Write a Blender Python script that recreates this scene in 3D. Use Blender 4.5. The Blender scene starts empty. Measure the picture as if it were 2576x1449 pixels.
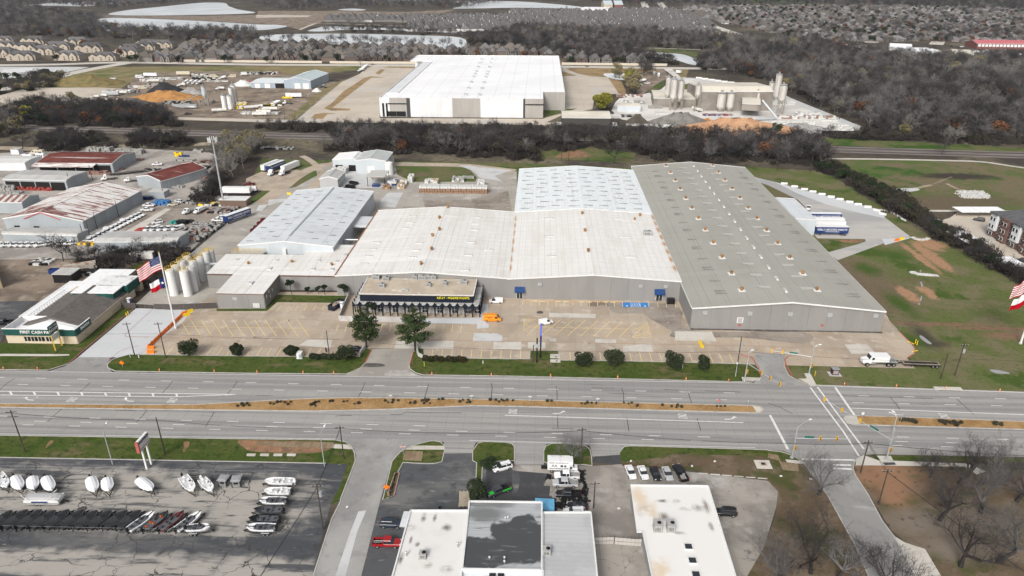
import bpy,bmesh,math,random
from mathutils import Vector,Matrix
R=math.radians
sc=bpy.context.scene
C=sc.collection
# ------------------------------------------------------------------ camera, sky, sun
F,HC=1786.0,108.5  # focal length in survey pixels, drone height in metres
TH=math.atan(823/F);YAW=math.atan(77*math.cos(TH)/F)
cam=bpy.data.objects.new('camera',bpy.data.cameras.new('camera'));C.objects.link(cam)
cam.location=(0,0,HC);cam.rotation_euler=(math.pi/2-TH,0,YAW)
cam.data.sensor_width=36;cam.data.lens=36*F/2576;cam.data.clip_start=1;cam.data.clip_end=12000
sc.camera=cam
world=bpy.data.worlds.new('World');sc.world=world;world.use_nodes=True
wn,wl=world.node_tree.nodes,world.node_tree.links
bg=wn['Background']
sky=wn.new('ShaderNodeTexSky');sky.sky_type='NISHITA';sky.sun_disc=False
SUN_EL,SUN_AZ=38,200  # compass azimuth of the veiled sun (behind the camera, to the right)
sky.sun_elevation=R(SUN_EL);sky.sun_rotation=R(SUN_AZ);sky.air_density=1.0;sky.dust_density=6;sky.ozone_density=1.0
hsv=wn.new('ShaderNodeHueSaturation');hsv.inputs['Saturation'].default_value=0.30;hsv.inputs['Value'].default_value=1.0
wl.new(sky.outputs[0],hsv.inputs['Color']);wl.new(hsv.outputs[0],bg.inputs[0]);bg.inputs[1].default_value=0.14
sun=bpy.data.objects.new('sun',bpy.data.lights.new('sun','SUN'));C.objects.link(sun)
sun.data.energy=1.9;sun.data.angle=R(16);sun.data.color=(1,.97,.93)
sun.rotation_euler=(R(90-SUN_EL),0,R(180-SUN_AZ))
sc.view_settings.view_transform='Standard';sc.view_settings.look='None'
sc.view_settings.exposure=0.13;sc.view_settings.gamma=1
sc.view_settings.use_curve_mapping=False

# ------------------------------------------------------------------ surveying: picture measurement -> point of the terrain
_c,_s=math.cos(TH),math.sin(TH);_cy,_sy=math.cos(YAW),math.sin(YAW)
def G(x,y,z=0.0):
 X,Y=x-1288,y-724.5
 t=(HC-z)/(F*_s+Y*_c)
 a,b=X*t,(F*_c-Y*_s)*t
 return Vector((a*_cy-b*_sy,a*_sy+b*_cy,z))
def T(c,r,x,y,z=0.0):return G(644*c+x/4,362.25*r+y/4,z)
def TP(c,r,*p):return[T(c,r,p[i],p[i+1])for i in range(0,len(p),2)]
def GP(*p):return[G(p[i],p[i+1])for i in range(0,len(p),2)]
def HT(base,top):  # height of an upright from its foot and its head
 b=G(*base);D=b.y*_cy-b.x*_sy;Y=top[1]-724.5
 return HC-(F*_s+Y*_c)*D/(F*_c-Y*_s)

# ------------------------------------------------------------------ materials
MATS={}
def rgb(c):return(c[0],c[1],c[2],1)if not isinstance(c,(int,float))else(c,c,c,1)
def mat(name,base,rough=.8,layers=(),metal=0,bump=0,coords='Position',rand=0,spec=.3,bscale=3,emit=None,alpha=1):
 """layers: ('n',colour,scale,lo,hi[,stretch]) noise patches | ('c',colour,scale,width) cracks | ('g',colour,sx,sy,w[,rot]) joints
       ('b',colour,[(x,y,rx,ry)],soft) located blotches | ('r',sx,amt) ribs"""
 if name in MATS:return MATS[name]
 m=bpy.data.materials.new(name);m.use_nodes=True;MATS[name]=m
 nt=m.node_tree;N,L=nt.nodes,nt.links;b=N['Principled BSDF']
 b.inputs['Roughness'].default_value=rough;b.inputs['Metallic'].default_value=metal
 b.inputs['Specular IOR Level'].default_value=spec if rough<.75 else min(spec,.06)
 if coords=='Position':pos=N.new('ShaderNodeNewGeometry').outputs['Position']
 else:pos=N.new('ShaderNodeTexCoord').outputs['Object']
 def math_(op,a,b2=None,c2=None,clamp=False):
  n=N.new('ShaderNodeMath');n.operation=op;n.use_clamp=clamp
  for i,v in enumerate((a,b2,c2)):
   if v is None:continue
   if isinstance(v,(int,float)):n.inputs[i].default_value=v
   else:L.new(v,n.inputs[i])
  return n.outputs[0]
 def mapped(scale,off=0,rot=0):
  n=N.new('ShaderNodeMapping');L.new(pos,n.inputs[0])
  n.inputs['Scale'].default_value=scale if isinstance(scale,tuple)else(scale,)*3
  n.inputs['Location'].default_value=(off*13.7,off*7.3,0);n.inputs['Rotation'].default_value=(0,0,R(rot));return n.outputs[0]
 def rng(v,lo,hi):
  n=N.new('ShaderNodeMapRange');n.interpolation_type='SMOOTHSTEP';L.new(v,n.inputs[0]);n.inputs[1].default_value=lo;n.inputs[2].default_value=hi;return n.outputs[0]
 col=N.new('ShaderNodeRGB');col.outputs[0].default_value=rgb(base);col=col.outputs[0]
 def mix(fac,a,colour):
  n=N.new('ShaderNodeMix');n.data_type='RGBA'
  if isinstance(fac,(int,float)):n.inputs[0].default_value=fac
  else:L.new(fac,n.inputs[0])
  L.new(a,n.inputs[6])
  if hasattr(colour,'links'):L.new(colour,n.inputs[7])
  else:n.inputs[7].default_value=rgb(colour)
  return n.outputs[2]
 for i,l in enumerate(layers):
  k=l[0]
  if k=='n':
   st=l[5]if len(l)>5 else(1,1,1);rot=l[6]if len(l)>6 else 0
   n=N.new('ShaderNodeTexNoise');L.new(mapped(tuple(l[2]*s_ for s_ in st),i+1,rot),n.inputs['Vector'])
   n.inputs['Scale'].default_value=1;n.inputs['Detail'].default_value=6;n.inputs['Roughness'].default_value=.62
   col=mix(rng(n.outputs[0],l[3],l[4]),col,l[1])
  elif k=='c':
   n=N.new('ShaderNodeTexVoronoi');n.feature='DISTANCE_TO_EDGE'
   w=N.new('ShaderNodeTexNoise');L.new(mapped(l[2]*2.5,i),w.inputs['Vector']);w.inputs['Scale'].default_value=1;w.inputs['Detail'].default_value=3
   ad=N.new('ShaderNodeVectorMath');ad.operation='MULTIPLY_ADD';L.new(w.outputs['Color'],ad.inputs[0]);ad.inputs[1].default_value=(.55,.55,.55);L.new(mapped(l[2],i),ad.inputs[2])
   L.new(ad.outputs[0],n.inputs['Vector']);n.inputs['Scale'].default_value=1
   f=rng(n.outputs['Distance'],l[3],l[3]*.3);
   br=N.new('ShaderNodeTexNoise');L.new(mapped(l[2]*.6,i+3),br.inputs['Vector']);br.inputs['Scale'].default_value=1
   f=math_('MULTIPLY',f,rng(br.outputs[0],.42,.58));col=mix(f,col,l[1])
  elif k=='g':
   rot=l[5]if len(l)>5 else 0
   sp=N.new('ShaderNodeSeparateXYZ');L.new(mapped(1,0,rot),sp.inputs[0])
   fs=[]
   for ax,s_ in((0,l[2]),(1,l[3])):
    if s_:fs.append(math_('LESS_THAN',math_('FRACT',math_('DIVIDE',sp.outputs[ax],s_)),l[4]/s_))
   f=fs[0]if len(fs)==1 else math_('MAXIMUM',fs[0],fs[1]);col=mix(f,col,l[1])
  elif k=='t':  # slabs / sheets of slightly different tone
   sp=N.new('ShaderNodeSeparateXYZ');L.new(mapped(1,0,l[5]if len(l)>5 else 0),sp.inputs[0])
   cb=N.new('ShaderNodeCombineXYZ')
   for ax in(0,1):
    if l[2+ax]:L.new(math_('FLOOR',math_('DIVIDE',sp.outputs[ax],l[2+ax])),cb.inputs[ax])
   wn_=N.new('ShaderNodeTexWhiteNoise');L.new(cb.outputs[0],wn_.inputs[0])
   col=mix(math_('MULTIPLY',wn_.outputs[0],l[4]),col,l[1])
  elif k=='b':
   acc=None
   w=N.new('ShaderNodeTexNoise');L.new(mapped(.25,i),w.inputs['Vector']);w.inputs['Scale'].default_value=1;w.inputs['Detail'].default_value=5
   for(bx,by,rx,ry)in l[2]:
    sb=N.new('ShaderNodeVectorMath');sb.operation='SUBTRACT';L.new(pos,sb.inputs[0]);sb.inputs[1].default_value=(bx,by,0)
    ml=N.new('ShaderNodeVectorMath');ml.operation='MULTIPLY';L.new(sb.outputs[0],ml.inputs[0]);ml.inputs[1].default_value=(1/rx,1/ry,0)
    ln=N.new('ShaderNodeVectorMath');ln.operation='LENGTH';L.new(ml.outputs[0],ln.inputs[0])
    v=math_('ADD',ln.outputs['Value'],math_('MULTIPLY',math_('SUBTRACT',w.outputs[0],.5),1.6))
    f=rng(v,1+l[3],1-l[3]);acc=f if acc is None else math_('MAXIMUM',acc,f)
   col=mix(acc,col,l[1])
 if rand:
  oi=N.new('ShaderNodeObjectInfo');h=N.new('ShaderNodeHueSaturation')
  L.new(math_('ADD',math_('MULTIPLY',oi.outputs['Random'],rand),1-rand/2),h.inputs['Value'])
  L.new(col,h.inputs['Color']);col=h.outputs[0]
 L.new(col,b.inputs['Base Color'])
 if bump:
  n=N.new('ShaderNodeTexNoise');L.new(mapped(bscale),n.inputs['Vector']);n.inputs['Scale'].default_value=1;n.inputs['Detail'].default_value=5
  bp=N.new('ShaderNodeBump');bp.inputs['Strength'].default_value=bump;bp.inputs['Distance'].default_value=.3;L.new(n.outputs[0],bp.inputs['Height']);L.new(bp.outputs[0],b.inputs['Normal'])
 if emit:b.inputs['Emission Color'].default_value=rgb(emit);b.inputs['Emission Strength'].default_value=1
 return m
def paint(name,c,rough=.4,**k):return mat(name,c,rough,[('n',tuple(v*.8 for v in(c if not isinstance(c,(int,float))else(c,)*3)),1.5,.45,.8)],coords='Object',**k)

# ------------------------------------------------------------------ mesh building
class MB:
 def __init__(s):s.v=[];s.f=[];s.m=[]
 def add(s,vs,fs,mi=0):
  o=len(s.v);s.v+=[tuple(v)for v in vs];s.f+=[tuple(i+o for i in f)for f in fs];s.m+=[mi]*len(fs);return s
 def box(s,cx,cy,z0,sx,sy,sz,rot=0,mi=0,taper=1):
  c,n=math.cos(rot),math.sin(rot);vs=[]
  for z,k in((z0,1),(z0+sz,taper)):
   for a,b in((-1,-1),(1,-1),(1,1),(-1,1)):
    x,y=a*sx/2*k,b*sy/2*k
    vs.append((cx+x*c-y*n,cy+x*n+y*c,z))
  return s.add(vs,[(3,2,1,0),(4,5,6,7),(0,1,5,4),(1,2,6,5),(2,3,7,6),(3,0,4,7)],mi)
 def prism(s,pts,z0,z1,mi=0,top=True,bot=False):
  n=len(pts);vs=[(p[0],p[1],z0)for p in pts]+[(p[0],p[1],z1)for p in pts]
  a=sum(pts[i][0]*pts[(i+1)%n][1]-pts[(i+1)%n][0]*pts[i][1]for i in range(n))
  idx=list(range(n))if a>0 else list(range(n))[::-1]
  fs=[(idx[i],idx[(i+1)%n],idx[(i+1)%n]+n,idx[i]+n)for i in range(n)]
  if top:fs.append(tuple(i+n for i in idx))
  if bot:fs.append(tuple(idx[::-1]))
  return s.add(vs,fs,mi)
 def tube(s,a,b,r0,r1=None,n=6,mi=0,cap=True):
  a,b=Vector(a),Vector(b);r1=r0 if r1 is None else r1
  d=(b-a)
  if d.length<1e-6:return s
  q=d.to_track_quat('Z','Y').to_matrix();vs=[]
  for p,r in((a,r0),(b,r1)):
   for i in range(n):
    t=2*math.pi*i/n;vs.append(p+q@Vector((math.cos(t)*r,math.sin(t)*r,0)))
  fs=[(i,(i+1)%n,(i+1)%n+n,i+n)for i in range(n)]
  if cap:fs+=[tuple(range(n))[::-1],tuple(range(n,2*n))]
  return s.add(vs,fs,mi)
 def path(s,pts,r,n=4,mi=0):
  for a,b in zip(pts,pts[1:]):s.tube(a,b,r,n=n,mi=mi)
  return s
 def bar(s,a,b,w,h,mi=0):  # horizontal-ish beam from a to b, top at given z
  a,b=Vector(a),Vector(b);d=(b-a);l=d.length
  if l<1e-6:return s
  d/=l;n=Vector((-d.y,d.x,0));n=n.normalized()if n.length>1e-6 else Vector((1,0,0));n*=w/2;u=Vector((0,0,h))
  vs=[a-n,b-n,b+n,a+n,a-n+u,b-n+u,b+n+u,a+n+u]
  return s.add(vs,[(3,2,1,0),(4,5,6,7),(0,1,5,4),(1,2,6,5),(2,3,7,6),(3,0,4,7)],mi)
 def strip(s,pts,w,z,mi=0):  # flat ribbon
  pts=[Vector((p[0],p[1],0))for p in pts];L_,R_=[],[]
  for i,p in enumerate(pts):
   d=(pts[min(i+1,len(pts)-1)]-pts[max(i-1,0)]).normalized();n=Vector((-d.y,d.x,0))*w/2
   L_.append((p.x+n.x,p.y+n.y,z));R_.append((p.x-n.x,p.y-n.y,z))
  k=len(pts)
  return s.add(R_+L_,[(i,i+1,i+1+k,i+k)for i in range(k-1)],mi)
 def kerb(s,pts,w=.25,h=.13,z=0,mi=0):
  pts=[Vector((p[0],p[1],0))for p in pts];k=len(pts);vs=[]
  for i,p in enumerate(pts):
   d=(pts[min(i+1,k-1)]-pts[max(i-1,0)]).normalized();n=Vector((-d.y,d.x,0))*w/2
   vs+=[(p.x-n.x,p.y-n.y,z),(p.x-n.x,p.y-n.y,z+h),(p.x+n.x,p.y+n.y,z+h),(p.x+n.x,p.y+n.y,z)]
  fs=[]
  for i in range(k-1):
   o=4*i;fs+=[(o,o+4,o+5,o+1),(o+1,o+5,o+6,o+2),(o+2,o+6,o+7,o+3)]
  fs+=[(0,1,2,3),(4*k-1,4*k-2,4*k-3,4*k-4)]
  return s.add(vs,fs,mi)
 def poly(s,pts,mi=0):return s.add(pts,[tuple(range(len(pts)))],mi)
 def sphere(s,c,r,n=8,m=5,mi=0,sz=1,jit=0,rnd=random):
  vs=[(c[0],c[1],c[2]-r*sz)]
  for j in range(1,m):
   a=math.pi*j/m
   for i in range(n):
    t=2*math.pi*i/n;k=r*(1+rnd.uniform(-jit,jit))
    vs.append((c[0]+k*math.sin(a)*math.cos(t),c[1]+k*math.sin(a)*math.sin(t),c[2]-k*sz*math.cos(a)))
  vs.append((c[0],c[1],c[2]+r*sz));fs=[]
  for i in range(n):
   fs.append((0,1+(i+1)%n,1+i));o=1+n*(m-2)
   fs.append((o+i,o+(i+1)%n,len(vs)-1))
   for j in range(m-2):
    a=1+n*j;fs.append((a+i,a+(i+1)%n,a+n+(i+1)%n,a+n+i))
  return s.add(vs,fs,mi)
 def mesh(s,name,mats,smooth=False):
  me=bpy.data.meshes.new(name);me.from_pydata(s.v,[],s.f)
  for m_ in(mats if isinstance(mats,(list,tuple))else[mats]):me.materials.append(m_)
  if any(s.m):me.polygons.foreach_set('material_index',s.m)
  if smooth:me.polygons.foreach_set('use_smooth',[True]*len(me.polygons))
  me.update();return me
 def build(s,name,mats,parent=None,smooth=False,loc=None):
  return link(name,s.mesh(name,mats,smooth),parent,loc)
def link(name,me,parent=None,loc=None,rot=0):
 o=bpy.data.objects.new(name,me);C.objects.link(o)
 if parent:o.parent=parent
 if loc is not None:o.location=loc
 if rot:o.rotation_euler.z=rot
 return o
def thing(name,label,cat,loc=(0,0,0),rotz=0,group=None):
 o=bpy.data.objects.new(name,None);C.objects.link(o);o.empty_display_size=.3
 o.location=loc;o.rotation_euler=(0,0,rotz);o['label']=label;o['category']=cat
 if group:o['group']=group
 return o
def tag(o,label,cat,group=None,kind=None):
 o['label']=label;o['category']=cat
 if group:o['group']=group
 if kind:o['kind']=kind
 return o
KIDS={}
def dup(root,loc,rotz=0,label=None,group=None,scale=None):
 def cp(o,par):
  c=o.copy();C.objects.link(c)
  if par:c.parent=par
  for ch in o.children:cp(ch,c)
  return c
 r=cp(root,None);r.location=loc;r.rotation_euler=(0,0,rotz)
 if label:r['label']=label
 if group:r['group']=group
 if scale:r.scale=scale if isinstance(scale,tuple)else(scale,)*3
 return r
ORD='first second third fourth fifth sixth seventh eighth ninth tenth eleventh twelfth thirteenth fourteenth fifteenth sixteenth seventeenth eighteenth nineteenth twentieth'.split()
def ordn(i):
 if i<20:return ORD[i]
 t=['twenty','thirty','forty','fifty','sixty','seventy','eighty','ninety'][(i+1)//10-2];u=(i+1)%10
 return t+'-'+ORD[u-1]if u else t[:-1]+'ieth'
def struct(o):o['kind']='structure';return o
def inpoly(x,y,P):
 r=False;n=len(P);j=n-1
 for i in range(n):
  xi,yi,xj,yj=P[i][0],P[i][1],P[j][0],P[j][1]
  if(yi>y)!=(yj>y)and x<(xj-xi)*(y-yi)/(yj-yi)+xi:r=not r
  j=i
 return r
# ------------------------------------------------------------------ ground materials
gr1,gr2,dry,soil,red=(.045,.085,.018),(.075,.12,.025),(.16,.13,.07),(.14,.10,.065),(.32,.14,.07)
M_ground=mat('winter_scrub',(.10,.085,.062),.95,[('n',(.06,.052,.045),.03,.4,.6),('n',(.17,.145,.10),.012,.52,.66),('n',(.05,.045,.04),.3,.45,.7)],bump=.4)
M_leaf=mat('leaf_litter',(.075,.058,.048),.95,[('n',(.11,.085,.065),.05,.45,.65),('n',(.045,.038,.034),.5,.45,.65)])
M_grass=mat('verge_grass',(.052,.080,.016),.9,[('n',(.082,.095,.026),.10,.42,.62),('n',(.13,.11,.055),.08,.54,.66,(1,2.5,1)),('n',(.026,.045,.012),.6,.45,.7),('n',(.12,.13,.05),2.5,.5,.8)],bump=.5)
M_grass2=mat('mixed_lawn',(.075,.11,.03),.9,[('n',(.13,.125,.06),.06,.40,.58),('n',(.04,.085,.015),.045,.52,.62),('n',(.15,.115,.075),.035,.56,.68),('n',(.045,.06,.02),.7,.5,.8)],bump=.4)
_q=lambda p,rx,ry:(p.x,p.y,rx,ry)
M_field=mat('drainage_field_grass',(.10,.12,.04),.9,[('n',(.15,.135,.075),.07,.44,.60),('n',(.055,.09,.018),.05,.54,.62),('n',(.16,.16,.085),.5,.56,.70,(1,2,1)),('n',(.13,.105,.06),.03,.60,.70),
 ('b',(.15,.115,.075),[_q(T(3,1,820,1270),13,13),_q(T(3,1,1000,1449),14,22),_q(T(3,1,300,600),9,26)],.5),
 ('b',(.34,.20,.12),[_q(T(3,1,1540,1150),1.8,15),_q(T(3,1,1640,1130),3.2,15),_q(T(3,1,1640,1010),5,7),_q(T(3,2,1410,70),2.5,7),_q(T(3,2,1600,40),2.2,6)],.35),
 ('b',(.19,.12,.08),[_q(T(3,2,1700,365),20,1.2),_q(T(3,2,2350,410),18,1.2),_q(T(3,2,2400,480),7,2.5)],.6),
 ('b',(.06,.055,.04),[_q(T(3,2,1570,480),2.5,7),_q(T(3,2,1640,560),5,2.5)],.8),
 ('b',(.05,.09,.018),[_q(T(3,1,1000,1260),4,6),_q(T(3,1,1300,1130),4,5),_q(T(3,2,1330,160),3,9),_q(T(3,2,1450,520),3,4)],.9),
 ('n',(.05,.06,.02),.8,.5,.8)],bump=.4)
M_basin=mat('basin_grass',(.09,.12,.038),.9,[('n',(.15,.125,.075),.035,.42,.56),('n',(.04,.09,.018),.03,.55,.63),('b',(.125,.10,.065),[_q(T(3,1,1900,570),34,9),_q(T(3,1,1700,620),28,7)],.7),
 ('b',(.05,.042,.036),[_q(T(3,1,1900,325),20,6)],.4),('n',(.06,.06,.03),.5,.5,.8)])
M_tan=mat('tan_mulch',(.30,.21,.11),.95,[('n',(.20,.14,.08),.08,.45,.6),('n',(.36,.27,.16),.6,.5,.8)])
M_dry=mat('dry_field',(.20,.165,.085),.95,[('n',(.10,.125,.04),.012,.45,.6,(1,.6,1)),('n',(.26,.21,.12),.05,.45,.65),('n',(.12,.10,.06),.4,.5,.8)])
M_median=mat('median_sand',(.34,.215,.10),.95,[('n',(.26,.155,.065),.2,.42,.62),('n',(.42,.29,.15),1.2,.5,.75),('n',(.18,.11,.05),1.6,.62,.72)],bump=.5,bscale=2)
M_road=mat('road_concrete',(.315,.305,.288),.85,[('n',(.225,.22,.215),.05,.42,.58,(.1,9,1)),('n',(.35,.34,.325),.07,.5,.66,(.06,5,1)),('n',(.20,.195,.19),.03,.58,.68,(.3,12,1)),('t',(.26,.255,.25),4.6,3.66,.35),('g',(.17,.165,.16),4.6,3.66,.05),
 ('n',(.19,.185,.18),.35,.60,.68,(.12,2,1)),('n',(.37,.365,.35),2.5,.5,.85)])
M_street=mat('side_street',(.255,.25,.24),.85,[('n',(.33,.325,.31),.06,.45,.65),('n',(.20,.20,.20),.3,.5,.75),('n',(.36,.355,.34),.12,.62,.7,(.2,1,1)),('c',(.2,.2,.195),.09,.004)])
M_white=mat('new_concrete',(.51,.52,.525),.8,[('n',(.48,.495,.505),.08,.42,.62),('t',(.50,.51,.52),6,6,.5),('g',(.38,.38,.38),6,6,.07),('n',(.36,.36,.355),.3,.64,.74)])
M_tanconc=mat('tan_concrete',(.40,.325,.245),.85,[('n',(.31,.255,.20),.05,.40,.60),('t',(.44,.38,.31),6.1,6.1,.6),('g',(.26,.21,.17),6.1,6.1,.06),('n',(.47,.41,.345),.25,.52,.7),('n',(.15,.12,.095),.16,.64,.73),('n',(.22,.175,.14),.9,.62,.74),('c',(.24,.20,.16),.06,.004)])
M_stain=mat('stained_concrete',(.27,.235,.20),.85,[('n',(.17,.145,.125),.08,.42,.6),('t',(.33,.29,.25),6.1,6.1,.5),('g',(.15,.125,.10),6.1,6.1,.06),('n',(.36,.32,.275),.3,.55,.7),('n',(.10,.085,.07),.3,.62,.72)])
M_slab=mat('pale_slab',(.52,.49,.44),.8,[('n',(.44,.41,.365),.2,.45,.65),('g',(.36,.33,.29),3,3,.06)])
M_slab2=mat('bluish_slab',(.50,.505,.50),.8,[('n',(.42,.425,.42),.2,.45,.65)])
M_yard=mat('yard_concrete',(.35,.325,.285),.85,[('n',(.27,.25,.225),.05,.42,.6),('t',(.41,.385,.345),7.3,7.3,.6),('g',(.22,.20,.18),7.3,7.3,.07),('n',(.44,.43,.41),.1,.56,.68),('n',(.17,.16,.15),.4,.6,.75)])
M_dock=mat('dock_yard_concrete',(.43,.41,.385),.85,[('n',(.33,.33,.325),.03,.45,.6,(.4,1.6,1)),('g',(.30,.28,.26),7.3,7.3,.07),('n',(.47,.44,.40),.1,.56,.7)])
M_gravel=mat('gravel_yard',(.38,.35,.315),.9,[('n',(.24,.22,.20),.05,.42,.6),('n',(.42,.40,.375),.09,.55,.68),('n',(.17,.155,.14),.4,.58,.72),('n',(.40,.38,.35),1.5,.5,.8)],bump=.3)
M_dirt=mat('bare_dirt',(.25,.20,.155),.95,[('n',(.15,.12,.095),.06,.42,.6),('n',(.34,.29,.235),.1,.52,.68),('n',(.10,.08,.065),.5,.58,.75)],bump=.4)
M_plant=mat('batch_yard_dust',(.62,.60,.57),.9,[('n',(.50,.475,.445),.03,.42,.58),('n',(.40,.37,.33),.1,.58,.72),('n',(.55,.42,.32),.02,.62,.72)])
M_apron=mat('apron_concrete',(.50,.445,.375),.85,[('n',(.43,.38,.315),.03,.42,.6),('g',(.36,.315,.26),9,9,.18),('n',(.44,.425,.40),.02,.54,.66)])
M_asph=mat('worn_asphalt',(.085,.088,.093),.9,[('n',(.15,.149,.145),.06,.48,.62,(.5,1.6,1)),('n',(.22,.21,.195),.16,.56,.68,(.3,1.8,1)),('n',(.055,.057,.062),.3,.5,.72),('n',(.25,.24,.23),.9,.62,.74,(.3,1.5,1)),('c',(.06,.058,.055),.11,.009)])
_bl=[_q(G(250,1250),40,9),_q(G(600,1265),17,9),_q(G(20,1230),40,7),_q(G(200,1420),40,3.5),_q(G(640,1440),12,4)]
M_boatlot=mat('boat_lot_asphalt',(.062,.066,.074),.9,[('n',(.13,.13,.13),.05,.46,.60,(.5,1.6,1)),('b',(.33,.31,.28),_bl,.35),('n',(.30,.285,.26),.10,.57,.69,(.22,2.4,1)),('n',(.085,.087,.092),.16,.50,.62,(.3,2.2,1)),('n',(.062,.065,.072),.4,.56,.70,(.35,2,1)),('n',(.32,.30,.27),1.0,.62,.74,(.3,1.5,1)),('c',(.055,.051,.048),.17,.022)])
M_conclot=mat('cracked_lot',(.33,.305,.27),.9,[('n',(.22,.20,.18),.07,.43,.6),('n',(.39,.375,.35),.12,.53,.68),('n',(.15,.14,.13),.35,.6,.74),('g',(.20,.19,.17),4.5,9,.05),('c',(.2,.18,.16),.1,.006)])
M_dkasph=mat('fresh_asphalt',(.06,.061,.064),.9,[('n',(.085,.086,.09),.3,.45,.7)])
M_ballast=mat('rail_ballast',(.21,.19,.175),.95,[('n',(.14,.125,.115),.2,.42,.62,(.2,2,1))])
M_brown=mat('under_oak_ground',(.12,.088,.058),.95,[('n',(.07,.075,.028),.06,.5,.62),('n',(.16,.12,.08),.09,.5,.66),('n',(.165,.125,.09),.12,.50,.62),('n',(.08,.085,.035),.15,.56,.66),('b',(.26,.15,.09),[_q(T(3,3,1180,450),7,6),_q(T(3,3,1250,600),4,5)],.6),
 ('b',(.19,.16,.13),[_q(T(3,3,1600,920),9,4),_q(T(3,3,2150,900),9,5),_q(T(3,3,1900,1170),9,3)],.8),('n',(.055,.042,.03),.5,.55,.75)],bump=.5)
M_track=mat('wheel_track',(.36,.30,.22),.95,[('n',(.27,.22,.16),.2,.42,.6)])
M_kerb=mat('kerb_concrete',(.42,.405,.38),.8,[('n',(.30,.29,.27),.5,.45,.7)])
M_redk=paint('red_kerb_paint',(.38,.10,.085),.7)
M_yel=mat('yellow_marking',(.74,.56,.22),.7,[('n',(.66,.54,.30),.8,.45,.65)])
M_wht=mat('white_marking',(.66,.655,.64),.7,[('n',(.48,.475,.46),1.2,.5,.7)])
M_blue=mat('blue_marking',(.03,.18,.48),.7,[('n',(.06,.22,.46),1,.45,.7)])
M_redl=mat('faded_red_marking',(.32,.14,.115),.8,[('n',(.38,.27,.21),.6,.45,.62)])
M_water=mat('pond_water',(.70,.725,.735),.3,[('n',(.56,.585,.595),.01,.4,.6)],spec=1.0)  # pale base colour stands in for the reflection of the bright overcast sky
M_puddle=mat('puddle_water',(.30,.30,.30),.12,spec=1.0)
M_dark=mat('stain_shade_dark',(.085,.08,.072),.9,[('n',(.14,.13,.12),.5,.45,.65)])  # dark stains and tar; also colours the painted shadow at the warehouse foot
M_redsoil=mat('red_soil',(.27,.15,.09),.95,[('n',(.17,.11,.07),.3,.42,.62),('n',(.33,.22,.15),.9,.55,.7),('n',(.10,.11,.04),.35,.56,.64)])
M_sod=mat('laid_matting',(.25,.19,.125),.95,[('n',(.19,.14,.09),.4,.45,.6),('g',(.14,.11,.07),1.2,0,.1)])

def smooth_(pts,k=4):
 n=len(pts);out=[]
 for i in range(n):
  p0,p1,p2,p3=pts[i-1],pts[i],pts[(i+1)%n],pts[(i+2)%n]
  for j in range(k):
   t=j/k;out.append(.5*((2*p1)+(-p0+p2)*t+(2*p0-5*p1+4*p2-p3)*t*t+(-p0+3*p1-3*p2+p3)*t**3))
 return out
AC=[0]
def area(name,m,z,pts,sm=False):
 AC[0]+=1;z+=(AC[0]%13)*.0003
 pts=[Vector((p.x,p.y,0))for p in pts]
 if sm:pts=smooth_(pts)
 a=sum(pts[i].x*pts[(i+1)%len(pts)].y-pts[(i+1)%len(pts)].x*pts[i].y for i in range(len(pts)))
 if a<0:pts=pts[::-1]
 from mathutils.geometry import tessellate_polygon
 me=bpy.data.meshes.new(name);tri=[t for t in tessellate_polygon([pts])]
 fx=[]
 for t in tri:
  p,q,r=(pts[i]for i in t);cr=(q.x-p.x)*(r.y-p.y)-(q.y-p.y)*(r.x-p.x)
  if abs(cr)>1e-5:fx.append(t if cr>0 else t[::-1])
 me.from_pydata([(p.x,p.y,z)for p in pts],[],fx);me.materials.append(m)
 return struct(link(name,me))
def lane(name,m,z,w,pts):
 if len(pts)>2:
  q=[]
  for i in range(len(pts)-1):
   p0,p1,p2,p3=pts[max(i-1,0)],pts[i],pts[i+1],pts[min(i+2,len(pts)-1)]
   for j in range(4):
    t=j/4;q.append(.5*((2*p1)+(-p0+p2)*t+(2*p0-5*p1+4*p2-p3)*t*t+(-p0+3*p1-3*p2+p3)*t**3))
  pts=q+[pts[-1]]
 return struct(MB().strip(pts,w,z).build(name,m))
b=MB()  # the ground sheet
xs=[-6000,-2500,-1200,-400,0,400,1200,2500,6000];ys=[-600,0,300,700,1200,2000,3500,9000]
for i in range(len(xs)-1):
 for j in range(len(ys)-1):b.poly([(xs[i],ys[j],0),(xs[i+1],ys[j],0),(xs[i+1],ys[j+1],0),(xs[i],ys[j+1],0)])
struct(b.build('ground',M_ground))

# ------------------------------------------------------------------ the boulevard
area('road',M_road,.03,GP(-700,921,0,933,644,941,1288,948,1890,963,2034,969,2576,987.5,3200,1005,3300,1190,2576,1150,2200,1143,1932,1132,1288,1114,644,1105,0,1096,-800,1082))
med=GP(-200,1011,0,1016,325,1019,500,1018,644,1010,760,1004,869,1001,1019,1002,1288,1006,1600,1014,1900,1021,1914,1024,1920,1031,1914,1038,1900,1039,1600,1031,1288,1022.5,1194,1021,1069,1026,969,1030.5,794,1034.5,644,1033,325,1029.5,0,1025,-200,1020)
medr=GP(2122,1054,2126,1048,2138,1046,2252,1049,2576,1061,2900,1072,2900,1091,2576,1081,2200,1070,2150,1069,2128,1063)
area('median_island',M_median,.12,med);area('median_island',M_median,.12,medr)
area('median_nose_paving',M_slab,.14,GP(2123,1054,2127,1048.5,2138,1047,2154,1048,2166,1067,2150,1068,2130,1063));area('median_nose_paving',M_slab,.14,GP(1893,1022,1912,1025,1918,1031,1912,1037,1903,1038))
kb=MB();kb.kerb(med+[med[0]],.3,.16);kb.kerb(medr+[medr[0]],.3,.16)
struct(kb.build('kerb',M_kerb))
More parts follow.
